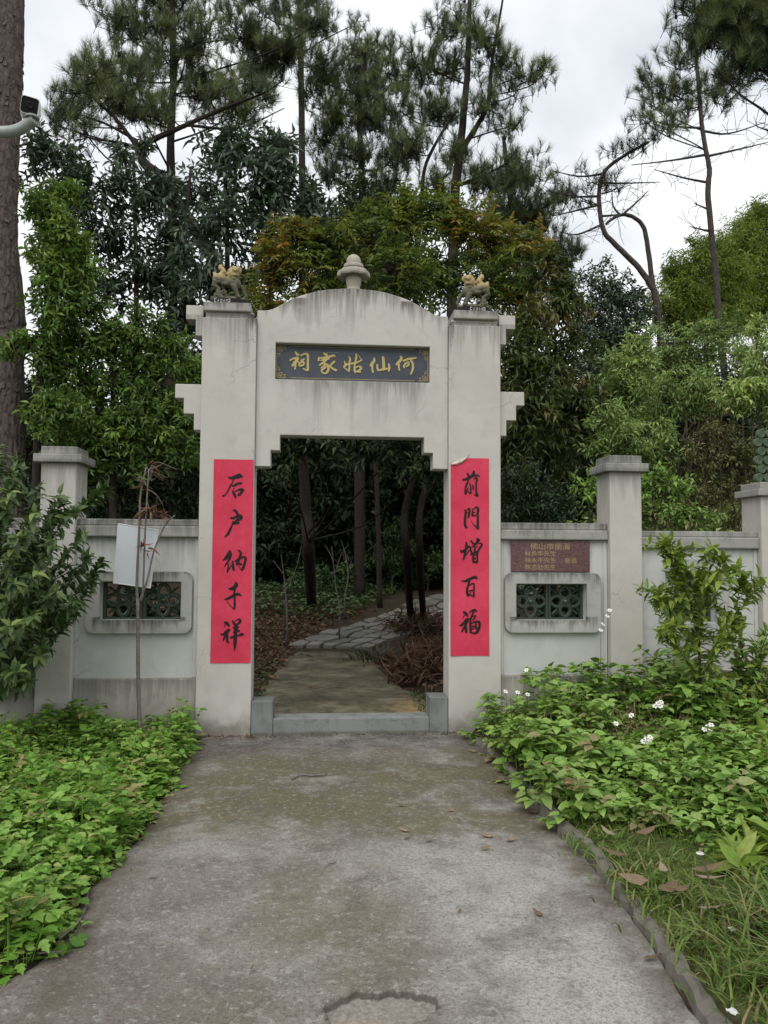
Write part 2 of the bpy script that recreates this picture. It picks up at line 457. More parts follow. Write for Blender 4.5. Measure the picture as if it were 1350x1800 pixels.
M['lf_weed'] = leaf_mat('weed leaves', [(0.063, 0.123, 0.019), (0.152, 0.282, 0.043), (0.259, 0.410, 0.089), (0.242, 0.384, 0.097), (0.276, 0.220, 0.110)], 0.45, 0.35, 0.25)
M['lf_shrub'] = leaf_mat('glossy shrub leaves', [(0.036, 0.070, 0.021), (0.060, 0.106, 0.031), (0.097, 0.151, 0.042), (0.196, 0.259, 0.061)], 0.45, 0.35, 0.15, True)
M['lf_shrub_many'] = leaf_mat('glossy shrub leaves inside', [(0.036, 0.074, 0.022), (0.066, 0.113, 0.034), (0.108, 0.160, 0.048)], 0.45, 0.35, 0.15)
M['lf_sapling'] = leaf_mat('sapling leaves', [(0.111, 0.172, 0.026), (0.182, 0.258, 0.040), (0.282, 0.343, 0.054)], 0.38, 0.45, 0.22, True)
M['lf_lime'] = leaf_mat('young lime leaves', [(0.17, 0.27, 0.035), (0.23, 0.33, 0.05), (0.30, 0.36, 0.09)], 0.42, 0.4, 0.3, True)
M['grass'] = leaf_mat('grass blades', [(0.05, 0.10, 0.015), (0.10, 0.19, 0.025), (0.17, 0.22, 0.05), (0.26, 0.21, 0.10)], 0.5, 0.3, 0.25)
M['strap'] = leaf_mat('dark strap leaves', [(0.025, 0.045, 0.018), (0.05, 0.075, 0.03)], 0.4, 0.4, 0.15)
M['straw'] = leaf_mat('dry brown stems', [(0.045, 0.024, 0.016), (0.085, 0.048, 0.030), (0.15, 0.10, 0.06)], 0.8, 0.15, 0.1)
M['bankstraw'] = leaf_mat('dull brown fern', [(0.030, 0.020, 0.013), (0.055, 0.036, 0.022), (0.075, 0.065, 0.035)], 0.8, 0.15, 0.1)
M['drystem'] = leaf_mat('dry buff stems', [(0.09, 0.07, 0.035), (0.17, 0.13, 0.07), (0.26, 0.21, 0.12)], 0.8, 0.15, 0.1)
M['litter'] = leaf_mat('leaf litter', [(0.070, 0.039, 0.025), (0.154, 0.091, 0.053), (0.280, 0.196, 0.126)], 0.75, 0.2, 0.0)
M['fallen'] = leaf_mat('fallen tan leaf', [(0.130, 0.088, 0.052), (0.190, 0.137, 0.085), (0.250, 0.200, 0.140)], 0.7, 0.2, 0.0, True)
M['petal'] = simple('white petals', (0.80, 0.80, 0.78), 0.6, 0.3, 0.05, 30)
M['pollen'] = simple('yellow florets', (0.50, 0.33, 0.03), 0.7, 0.3, 0.2, 60)
M['scrap'] = simple('white litter scrap', (0.62, 0.62, 0.60), 0.6, 0.3, 0.25, 60)

def concrete_path_mat():
    t = NT('weathered concrete path')
    p = t.pos()
    s = t.n('SeparateXYZ', Vector=p)
    x, y = s.outputs['X'], s.outputs['Y']
    big = t.noise(p, 1.1, 5, 0.6, dist=0.6)
    mid = t.noise(p, 4.5, 6, 0.66, off=(4, 1, 0))
    c = t.mix(t.ramp(big, [(0.38, 0), (0.60, 1)]), (0.150, 0.136, 0.120), (0.265, 0.254, 0.232))
    # paler swept concrete to one side, with an irregular edge
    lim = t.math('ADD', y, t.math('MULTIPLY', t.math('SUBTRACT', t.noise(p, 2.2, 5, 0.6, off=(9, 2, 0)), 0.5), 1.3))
    pale = t.math('MULTIPLY', t.rng(lim, -2.50, -2.68), t.rng(t.math('ADD', x, t.math('MULTIPLY', t.math('SUBTRACT', t.noise(p, 1.7, 6, 0.6, off=(1, 8, 0)), 0.5), 2.2)), -0.15, 0.55))
    c = t.mix(t.math('MULTIPLY', pale, 0.85), c, (0.335, 0.326, 0.303))
    # brown green algae film
    alg = t.noise(p, 1.5, 6, 0.65, off=(2.3, 5.1, 0), dist=0.4)
    band = t.math('MULTIPLY', t.rng(lim, -2.85, -2.3), t.rng(lim, -0.35, -0.9))
    band2 = t.math('MULTIPLY', t.rng(lim, -2.7, -3.0), t.rng(x, 0.35, -0.15))
    am = t.math('MULTIPLY', t.rng(alg, 0.30, 0.56), t.math('ADD', band, t.math('MULTIPLY', band2, 0.6), True))
    c = t.mix(t.math('MULTIPLY', am, 0.95), c, (0.128, 0.110, 0.058))
    c = t.mix(t.math('MULTIPLY', t.math('MULTIPLY', t.ramp(alg, [(0.36, 1), (0.46, 0)]), t.rng(lim, -3.3, -2.6)), 0.55), c, (0.30, 0.285, 0.245))
    # plum tint and dark patches, darker towards the threshold
    c = t.mix(t.math('MULTIPLY', t.math('MULTIPLY', t.rng(x, -0.3, -1.0), t.rng(lim, -2.6, -3.1)), 0.6), c, (0.205, 0.172, 0.168))
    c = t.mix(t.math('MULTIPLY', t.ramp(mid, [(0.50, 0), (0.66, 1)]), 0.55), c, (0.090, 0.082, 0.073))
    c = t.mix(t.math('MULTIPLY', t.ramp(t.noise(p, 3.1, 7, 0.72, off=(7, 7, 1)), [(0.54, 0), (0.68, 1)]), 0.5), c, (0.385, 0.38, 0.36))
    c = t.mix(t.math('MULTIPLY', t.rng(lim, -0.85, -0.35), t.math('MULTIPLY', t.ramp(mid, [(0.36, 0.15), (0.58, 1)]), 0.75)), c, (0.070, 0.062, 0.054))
    st_ = t.noise(p, 0.8, 6, 0.7, off=(3, 6, 9), dist=0.8)
    c = t.mix(t.math('MULTIPLY', t.ramp(st_, [(0.50, 0), (0.60, 1)]), 0.45), c, (0.115, 0.098, 0.074))
    # grit: dark pits and pale exposed stones
    g = t.noise(p, 60, 4, 0.7)
    c = t.mix(t.math('MULTIPLY', t.ramp(g, [(0.50, 0), (0.60, 1)]), 0.46), c, (0.066, 0.060, 0.053))
    c = t.mix(t.math('MULTIPLY', t.ramp(t.noise(p, 26, 5, 0.7, off=(3, 3, 3)), [(0.54, 0), (0.66, 1)]), 0.5), c, (0.37, 0.365, 0.345))
    c = t.mix(t.math('MULTIPLY', t.ramp(t.noise(p, 33, 6, 0.75, off=(6, 2, 1)), [(0.55, 0), (0.64, 1)]), 0.36), c, (0.085, 0.077, 0.067))
    vo = t.n('TexVoronoi', Vector=p, Scale=85, Randomness=1.0)
    keep = t.math('GREATER_THAN', t.n('SeparateColor', Color=vo.outputs['Color']).outputs[0], 0.80)
    dot = t.math('MULTIPLY', t.ramp(vo.outputs['Distance'], [(0.12, 1), (0.30, 0)]), t.math('MULTIPLY', keep, t.ramp(t.noise(p, 6, 4, 0.6, off=(5, 0, 2)), [(0.42, 0), (0.62, 1)])))
    c = t.mix(t.math('MULTIPLY', dot, 0.6), c, (0.42, 0.41, 0.385))
    vb = t.n('TexVoronoi', Vector=t.n('Mapping', Vector=p, Location=(2.1, 0.7, 0)).outputs[0], Scale=34, Randomness=1.0)
    kb = t.math('GREATER_THAN', t.n('SeparateColor', Color=vb.outputs['Color']).outputs[1], 0.86)
    c = t.mix(t.math('MULTIPLY', t.math('MULTIPLY', t.ramp(vb.outputs['Distance'], [(0.10, 1), (0.24, 0)]), kb), 0.45), c, (0.42, 0.41, 0.385))
    gr = t.noise(p, 150, 3, 0.75, off=(1, 1, 1))
    c = t.mix(0.42, c, t.mix(1.0, c, t.ramp(gr, [(0.32, 0.35), (0.5, 1.0), (0.68, 1.75)]), 'MULTIPLY'))
    cwp = t.n('VectorMath', operation='ADD', i0=p, i1=t.n('VectorMath', operation='SCALE', i0=t.n('TexNoise', Vector=p, Scale=2.5, Detail=6).outputs['Color'], Scale=0.5).outputs[0]).outputs[0]
    ck = t.n('TexVoronoi', Vector=cwp, Scale=0.75, feature='DISTANCE_TO_EDGE').outputs['Distance']
    ckm = t.math('MULTIPLY', t.rng(ck, 0.006, 0.001), t.ramp(t.noise(p, 0.9, 3, off=(1, 9, 4)), [(0.46, 0), (0.58, 1)]))
    c = t.mix(t.math('MULTIPLY', ckm, 0.30), c, (0.07, 0.062, 0.052))
    drift = t.math('MULTIPLY', t.math('ADD', t.rng(x, 0.72, 1.02), t.rng(x, -1.05, -1.3), True), t.ramp(t.noise(p, 4, 6, 0.65, off=(8, 3, 1)), [(0.40, 0), (0.58, 1)]))
    c = t.mix(t.math('MULTIPLY', drift, 0.8), c, (0.085, 0.066, 0.044))
    # soil in the broken hollow
    dx, dy = t.math('SUBTRACT', x, HOLE[0]), t.math('SUBTRACT', y, HOLE[1])
    h = t.n('Attribute', attribute_name='v').outputs['Fac']
    sandy = t.math('MULTIPLY', t.rng(t.math('ADD', dx, t.math('MULTIPLY', mid, 0.12)), 0.09, 0.02), t.rng(t.math('ADD', dy, t.math('MULTIPLY', mid, 0.12)), 0.09, 0.0))
    inner = t.mix(t.math('MULTIPLY', sandy, 0.8), (0.225, 0.205, 0.178), (0.34, 0.265, 0.15))
    inner = t.mix(0.6, inner, t.mix(1.0, inner, t.ramp(g, [(0.35, 0.5), (0.65, 1.5)]), 'MULTIPLY'))
    c = t.mix(t.rng(h, 0.80, 0.97), c, inner)
    c = t.mix(t.math('MULTIPLY', t.math('MULTIPLY', t.rng(h, 0.25, 0.5), t.rng(h, 0.99, 0.85)), 0.75), c, (0.060, 0.050, 0.040))  # dark rim: broken edge with the hollow's shadow painted in
    bump = t.math('ADD', t.math('MULTIPLY', g, 0.8), t.math('ADD', t.math('MULTIPLY', dot, 0.5), t.math('MULTIPLY', mid, 0.6)))
    return t.out(c, t.ramp(mid, [(0.3, 0.75), (0.7, 0.92)]), 0.3, bump, 0.006, 0.8)
HOLE = (-0.092,-4.21,0)
M['path'] = concrete_path_mat()

def soil_mat():
    t = NT('soil and moss')
    p = t.pos()
    y = t.n('SeparateXYZ', Vector=p).outputs['Y']
    f = t.noise(p, 3, 6, 0.65)
    c = t.ramp(f, [(0.3, (0.022, 0.017, 0.012)), (0.5, (0.048, 0.034, 0.023)), (0.7, (0.036, 0.042, 0.016))])
    xx = t.n('SeparateXYZ', Vector=p).outputs['X']
    verge = t.math('MULTIPLY', t.math('MULTIPLY', t.rng(xx, 1.0, 1.08), t.rng(y, -2.0, -2.4)), t.ramp(t.noise(p, 5, 5, 0.6, off=(2, 2, 2)), [(0.38, 0.15), (0.56, 1)]))
    c = t.mix(t.math('MULTIPLY', verge, 0.85), c, (0.10, 0.115, 0.04))
    c = t.mix(t.ramp(t.noise(p, 45, 4, 0.7), [(0.5, 0), (0.75, 1)]), c, (0.075, 0.06, 0.042))
    return t.out(c, 0.95, 0.1, f, 0.03, 0.8)
M['soil'] = soil_mat()
def moss_slab_mat():
    t = NT('mossy slab')
    p = t.pos()
    s = t.n('SeparateXYZ', Vector=p)
    y, x = s.outputs['Y'], s.outputs['X']
    f = t.noise(p, 1.6, 6, 0.65)
    c = t.ramp(f, [(0.3, (0.065, 0.062, 0.042)), (0.5, (0.118, 0.106, 0.068)), (0.68, (0.20, 0.178, 0.118))])
    c = t.mix(t.math('MULTIPLY', t.rng(t.math('ADD', x, t.math('MULTIPLY', f, 0.5)), 0.55, 0.95), t.rng(y, 1.6, 0.8)), c, (0.30, 0.21, 0.105))
    c = t.mix(t.math('MULTIPLY', t.ramp(t.noise(p, 5, 7, 0.72), [(0.46, 0), (0.62, 1)]), 0.8), c, (0.045, 0.042, 0.024))
    c = t.mix(t.math('MULTIPLY', t.ramp(t.noise(p, 3.3, 6, 0.7, off=(3, 3, 0)), [(0.52, 0), (0.66, 1)]), 0.5), c, (0.26, 0.235, 0.17))
    return t.out(c, 0.9, 0.2, t.noise(p, 40, 4), 0.006, 0.7)
M['slab'] = moss_slab_mat()
def stone_mat():
    t = NT('grey paving stone')
    p = t.pos()
    f = t.n('ObjectInfo').outputs['Random']
    c = t.ramp(f, [(0, (0.105, 0.105, 0.094)), (0.5, (0.155, 0.152, 0.136)), (1, (0.21, 0.205, 0.185))])
    c = t.mix(t.math('MULTIPLY', t.ramp(t.noise(p, 10, 6, 0.7), [(0.45, 0), (0.7, 1)]), 0.6), c, (0.11, 0.11, 0.085))
    return t.out(c, 0.85, 0.25, t.noise(p, 25, 4), 0.008, 0.7)
M['stone'] = stone_mat()
M['kerb'] = plaster('mossy kerb concrete', (0.165, 0.152, 0.128), [(0.13, 0.2, 0.5)], 0.0, blotch=1.2, seed=12)

#TERRAIN-BEGIN
def sstep(a, b, t):
    t = min(1.0, max(0.0, (t - a) / (b - a)))
    return t * t * (3 - 2 * t)
def terrain_h(x, y):
    if y < 0.12:
        e = 1.07 - 0.22 * sstep(-3.4, -5.5, y)
        if x >= e:
            return 0.04 + 0.035 * min(1.5, x - e) + 0.010 * math.sin(3.1 * x + 2 * y)
        if x <= -1.36:
            if y < -3.85 and x > -2.3 - 0.1 * (-3.85 - y):
                return -0.09 + 0.075 * sstep(-3.95, -3.85, y)
            return -0.015 + 0.012 * math.sin(2.7 * x - 1.3 * y)
        return -0.09
    h = 0.02 + 0.15 * max(0.0, min(y, 9.0) - 5.0) + 0.085 * max(0.0, min(y, 45.0) - 9.0)
    h += 1.9 * sstep(2.3, 8.0, x) * sstep(0.3, 4.0, y)
    h += 0.22 * sstep(0.75, 1.3, x) * sstep(1.0, 2.5, y) * (1 - sstep(3.0, 6.0, y))
    h += 0.12 * sstep(-0.7, -1.8, x) * sstep(2.5, 6, y)
    return h + 0.03 * math.sin(1.7 * x + 0.6 * y) * sstep(0.3, 2, y) * sstep(0.7, 1.5, abs(x))
#TERRAIN-END

# ------------------------------------------------------------------ ground, path, kerb
def build_ground():
    xs = np.concatenate([[-500, -200, -90, -45, -25, -15, -10, -7.5], np.arange(-6, 6.01, 0.1), [6.5, 7, 8, 9, 10, 12, 15, 20, 28, 45, 90, 200, 500]])
    ys = np.concatenate([[-500, -200, -80, -40, -20, -13], np.arange(-9.5, 3.01, 0.1), np.arange(3.25, 12, 0.25), [12.5, 14, 16, 19, 23, 28, 36, 50, 90, 200, 500]])
    V = [(x, y, terrain_h(x, y)) for y in ys for x in xs]
    nx = len(xs)
    F = np.array([(j * nx + i, j * nx + i + 1, (j + 1) * nx + i + 1, (j + 1) * nx + i) for j in range(len(ys) - 1) for i in range(nx - 1)])
    obj('ground', MB().add(V, F), M['soil'], smooth=True, kind='structure')

def wob(a, s=1.0):
    return 0.5 * math.sin(a * 1.9 * s + 0.7) + 0.3 * math.sin(a * 4.3 * s + 2.1) + 0.2 * math.sin(a * 9.7 * s)
def left_edge(y):
    return float(np.interp(-y, [0, 0.14, 0.8, 1.47, 2.0, 2.45, 3.13, 3.58, 3.8, 3.92, 4.3, 5.0, 9.5], [-1.33, -1.31, -1.30, -1.26, -1.30, -1.29, -1.36, -1.31, -1.36, -1.44, -1.75, -2.1, -2.4])) + 0.012 * wob(y, 4)
def right_edge(y):
    return float(np.interp(-y, [0, 0.48, 1.19, 1.88, 2.61, 2.87, 3.36, 3.54, 3.98, 4.32, 5.0, 9.5], [1.0, 1.0, 1.03, 1.05, 1.03, 1.07, 1.04, 1.045, 1.0, 0.955, 0.90, 0.85])) + 0.008 * wob(y, 5)
def hole_depth(x, y):
    a = math.atan2(y - HOLE[1], x - HOLE[0])
    r = math.hypot((x - HOLE[0]) / 0.185, (y - HOLE[1]) / 0.15)
    edge = 1 + 0.12 * math.sin(2 * a + 0.6) + 0.09 * math.sin(3 * a + 1) + 0.05 * math.sin(7 * a) + 0.035 * math.sin(15 * a + 2) + 0.02 * math.sin(29 * a)
    return 1 - sstep(edge - 0.07, edge + 0.01, r)

def build_path():
    ys = np.concatenate([np.arange(-9.5, -4.7, 0.25), np.arange(-4.7, -3.9, 0.009), np.arange(-3.9, -3.6, 0.02), np.arange(-3.6, 0.03, 0.03)])
    us = np.linspace(0, 1, 100)
    hx = (HOLE[0] - left_edge(HOLE[1])) / (right_edge(HOLE[1]) - left_edge(HOLE[1]))
    us = np.sort(np.concatenate([us, np.linspace(hx - 0.11, hx + 0.11, 64)]))
    V, A = [], []
    for y in ys:
        a, b = left_edge(y), right_edge(y)
        for u in us:
            x = a + (b - a) * u
            h = hole_depth(x, y)
            z = 0.006 * wob(x * 1.3 + y) + 0.004 * wob(y * 2.1 - x * 3) - 0.036 * h + (0.008 * wob(x * 30, 2) * wob(y * 34, 2) if h > 0.5 else 0)
            z -= 0.025 * (1 - sstep(0, 0.02, u))
            V.append((x, y, z)); A.append(h)
    n = len(us)
    F = np.array([(j * n + i, j * n + i + 1, (j + 1) * n + i + 1, (j + 1) * n + i) for j in range(len(ys) - 1) for i in range(n - 1)])
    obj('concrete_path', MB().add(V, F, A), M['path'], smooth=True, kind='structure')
    k = tag(bpy.data.objects.new('kerb', None), kind='structure'); C.objects.link(k)
    y, i = -0.35, 0
    while y > -6.5:
        L = random.uniform(0.55, 1.1)
        m = MB()
        x0, dz = 0, random.uniform(-0.016, 0.010)
        nn = max(4, int(L / 0.05))
        P0 = []
        for q in range(nn + 1):
            yy = y - 0.004 - (L - 0.008) * q / nn
            j = 0.010 * wob(yy * 7 + i, 3) + random.uniform(-0.011, 0.011)
            x0 = right_edge(yy)
            dq = dz + random.uniform(-0.012, 0.010) - (0.012 if q in (0, nn) else 0)
            P0 += [(x0 + j, yy, -0.09), (x0 + 0.012 + j, yy, 0.048 + dq + 0.9 * j), (x0 + 0.03 + j, yy, 0.064 + dq + 0.7 * j), (x0 + 0.060 + 0.6 * j, yy, 0.060 + dq - 0.9 * j), (x0 + 0.07, yy, -0.09)]
        F = [(q * 5 + e, (q + 1) * 5 + e, (q + 1) * 5 + (e + 1) % 5, q * 5 + (e + 1) % 5) for q in range(nn) for e in range(5)]
        m.add(P0, [np.array(F)[:, ::-1], np.array([[0, 1, 2, 3, 4]]), np.array([[nn * 5 + e for e in (4, 3, 2, 1, 0)]])])
        obj('kerb_block', m, M['kerb'], k)
        y -= L; i += 1
    # slab just inside the gate
    Lp = [(-0.86, 0.27), (-0.87, 2.0), (-0.80, 4.0), (-0.62, 5.45)]
    Rp = [(0.87, 0.27), (0.86, 1.2), (0.66, 2.3), (0.42, 5.45)]
    V = []
    for j in range(25):
        t = j / 24 * 3
        i0 = min(2, int(t)); f = t - i0
        a = np.array(Lp[i0]) * (1 - f) + np.array(Lp[i0 + 1]) * f
        b = np.array(Rp[i0]) * (1 - f) + np.array(Rp[i0 + 1]) * f
        for i in range(13):
            q = a + (b - a) * i / 12
            V.append((q[0] + (0.03 * wob(q[1] * 3 + i) if i in (0, 12) else 0), q[1], 0.075 + 0.004 * wob(q[0] * 3 + q[1] * 2) - (0.03 if i in (0, 12) else 0)))
    F = np.array([(j * 13 + i, j * 13 + i + 1, (j + 1) * 13 + i + 1, (j + 1) * 13 + i) for j in range(24) for i in range(12)])
    obj('concrete_slab', MB().add(V, F), M['slab'], smooth=True, kind='structure')
    # crazy paving beyond: every stone its own piece on a bed of soil
    sp = tag(bpy.data.objects.new('stone_path', None), kind='structure'); C.objects.link(sp)
    Lq = [(-0.8,5.55,0.11), (0.14,6.88,0.3), (1.14,8.05,0.48), (2.58,10.67,0.74), (3.72,10.22,1.01)]
    Rq = [(0.51,5.51,0.1), (1.21,6.29,0.2), (1.92,7.18,0.37), (2.91,8.21,0.55), (4.06,7.94,0.87)]
    rows, cols = 15, 5
    def at(u, v):
        t = u * 4; i0 = min(3, int(t)); f = t - i0
        a = np.array(Lq[i0]) * (1 - f) + np.array(Lq[i0 + 1]) * f
        b = np.array(Rq[i0]) * (1 - f) + np.array(Rq[i0 + 1]) * f
        q = a + (b - a) * v
        return (q[0], q[1], terrain_h(q[0], q[1]))
    G = [[(min(1, max(0, (j + (random.uniform(-0.28, 0.28) if 0 < j < rows else 0)) / rows)), min(1.02, max(-0.02, (i + random.uniform(-0.26, 0.26)) / cols))) for i in range(cols + 1)] for j in range(rows + 1)]
    for j in range(rows):
        for i in range(cols):
            q = [G[j][i], G[j][i + 1], G[j + 1][i + 1], G[j + 1][i]]
            cu, cv = sum(a for a, _ in q) / 4, sum(b for _, b in q) / 4
            pts = []
            for e in range(4):
                (a0, b0), (a1, b1) = q[e], q[(e + 1) % 4]
                for f in (0.0, 0.5):
                    a, b = a0 + (a1 - a0) * f, b0 + (b1 - b0) * f
                    s = 0.84 * (1.0 if f else 0.94) + random.uniform(-0.04, 0.04)
                    pts.append(at(cu + (a - cu) * s, cv + (b - cv) * s))
            tilt = random.uniform(-0.015, 0.015)
            top = [(x, y, z + 0.045 + tilt + random.uniform(-0.006, 0.006)) for x, y, z in pts]
            m = MB().add(top + [(x, y, z - 0.05) for x, y, z in pts], [np.array([list(range(8))]), np.array([(e, e + 8, (e + 1) % 8 + 8, (e + 1) % 8) for e in range(8)])])
            obj('paving_stone', m, M['stone'], sp)

build_ground()
build_path()

# ------------------------------------------------------------------ calligraphy
LEFT_BANNER_STROKES=[[[-1.0815,2.2152,0.0065,-1.0574,2.2023,0.0240,-1.0207,2.2117,0.0327,-0.9818,2.2233,0.0414,-0.9600,2.2147,0.0174],
[-1.0312,2.1917,0.0109,-1.0458,2.1584,0.0109,-1.0606,2.1318,0.0152,-1.0794,2.0919,0.0109,-1.1026,2.0565,0.0109,-1.1197,2.0475,0.0196],
[-1.0433,2.1364,0.0131,-1.0238,2.1389,0.0218,-0.9916,2.1570,0.0218,-0.9634,2.1596,0.0174],
[-1.0235,2.1169,0.0065,-1.0363,2.1057,0.0065],
[-1.0405,2.0946,0.0087,-1.0315,2.0750,0.0218,-1.0203,2.0531,0.0240,-1.0113,2.0334,0.0152],
[-1.0186,2.0861,0.0109,-0.9907,2.0997,0.0152,-0.9647,2.1044,0.0283,-0.9472,2.0959,0.0240],
[-0.9580,2.0891,0.0174,-0.9728,2.0669,0.0240,-0.9900,2.0579,0.0218]],
[[-1.0290,1.9250,0.0174,-1.0116,1.9186,0.0240,-0.9983,1.8990,0.0240,-0.9894,1.8860,0.0196],
[-1.0495,1.8568,0.0174,-1.0257,1.8571,0.0240,-1.0000,1.8705,0.0196,-0.9784,1.8751,0.0305,-0.9609,1.8643,0.0283,-0.9736,1.8444,0.0196,-0.9951,1.8355,0.0174],
[-0.9889,1.8553,0.0152,-1.0080,1.8309,0.0152,-1.0293,1.8132,0.0152],
[-1.0314,1.8088,0.0174,-1.0077,1.8134,0.0240,-0.9818,1.8159,0.0196],
[-1.0295,1.8263,0.0131,-1.0419,1.7868,0.0152,-1.0564,1.7517,0.0196,-1.0731,1.7187,0.0196,-1.0986,1.6923,0.0109]],
[[-1.0556,1.5758,0.0152,-1.0553,1.5540,0.0348,-1.0720,1.5256,0.0348,-1.0932,1.5037,0.0240,-1.1081,1.4927,0.0131],
[-1.0422,1.5475,0.0174,-1.0504,1.5192,0.0196,-1.0586,1.4951,0.0174,-1.0775,1.4689,0.0152,-1.0985,1.4362,0.0087],
[-1.0688,1.4646,0.0109,-1.0663,1.4428,0.0109,-1.0701,1.4124,0.0131,-1.0719,1.3906,0.0152],
[-1.0698,1.3950,0.0087,-1.0573,1.4168,0.0109,-1.0449,1.4495,0.0065],
[-1.0283,1.4888,0.0065,-1.0278,1.4605,0.0218,-1.0230,1.4278,0.0240,-1.0162,1.4083,0.0196],
[-0.9866,1.5785,0.0087,-0.9670,1.5677,0.0174,-0.9602,1.5481,0.0218,-0.9684,1.5218,0.0196,-0.9766,1.4934,0.0218,-0.9892,1.4694,0.0196,-0.9932,1.4541,0.0152],
[-1.0109,1.4823,0.0109,-0.9896,1.4955,0.0152,-0.9660,1.5088,0.0174,-0.9381,1.5198,0.0152,-0.9207,1.5134,0.0218,-0.9204,1.4937,0.0218,-0.9285,1.4566,0.0218,-0.9388,1.4239,0.0218,-0.9493,1.4064,0.0152],
[-0.9891,1.4650,0.0152,-0.9674,1.4608,0.0196,-0.9523,1.4565,0.0152],
[-0.9493,1.4042,0.0087,-0.9625,1.4216,0.0065,-0.9780,1.4455,0.0044]],
[[-1.0015,1.3028,0.0152,-0.9947,1.2811,0.0327,-1.0116,1.2572,0.0348,-1.0372,1.2463,0.0261,-1.0588,1.2484,0.0109],
[-1.0916,1.1551,0.0087,-1.0680,1.1617,0.0218,-1.0361,1.1769,0.0240,-1.0041,1.1943,0.0240,-0.9762,1.2008,0.0240,-0.9566,1.1900,0.0152,-0.9458,1.1835,0.0044],
[-1.0071,1.2464,0.0174,-1.0108,1.2095,0.0174,-1.0080,1.1726,0.0174,-1.0052,1.1336,0.0174,-1.0048,1.1054,0.0196,-1.0087,1.0794,0.0152,-1.0106,1.0686,0.0109],
[-1.0129,1.0751,0.0087,-1.0391,1.0989,0.0065,-1.0610,1.1248,0.0065,-1.0720,1.1422,0.0044]],
[[-1.0882,0.9589,0.0174,-1.0731,0.9546,0.0283,-1.0579,0.9395,0.0240,-1.0491,0.9265,0.0152],
[-1.0836,0.9373,0.0087,-1.0897,0.9222,0.0044],
[-1.1165,0.8576,0.0152,-1.0951,0.8576,0.0196,-1.0740,0.8791,0.0240,-1.0528,0.8920,0.0283,-1.0421,0.8941,0.0174],
[-1.0569,0.8834,0.0196,-1.0736,0.8554,0.0240,-1.0882,0.8295,0.0174,-1.0984,0.8037,0.0087],
[-1.0650,0.8554,0.0196,-1.0645,0.8230,0.0218,-1.0619,0.7972,0.0218,-1.0488,0.7821,0.0087],
[-1.0241,0.9761,0.0087,-1.0131,0.9589,0.0196,-0.9999,0.9394,0.0218],
[-1.0025,0.9675,0.0065,-0.9813,0.9826,0.0087,-0.9641,0.9848,0.0196,-0.9553,0.9696,0.0218,-0.9658,0.9545,0.0196,-0.9849,0.9394,0.0174],
[-1.0146,0.9157,0.0131,-0.9931,0.9156,0.0218,-0.9674,0.9199,0.0131],
[-1.0117,0.8746,0.0131,-0.9883,0.8832,0.0218,-0.9583,0.8897,0.0131],
[-1.0367,0.8294,0.0174,-1.0090,0.8380,0.0196,-0.9705,0.8465,0.0131,-0.9406,0.8572,0.0261,-0.9212,0.8550,0.0087],
[-0.9914,0.9415,0.0218,-0.9929,0.9048,0.0327,-0.9945,0.8681,0.0305,-0.9960,0.8293,0.0305,-0.9974,0.7862,0.0283,-0.9989,0.7474,0.0174,-1.0006,0.7195,0.0065]]]
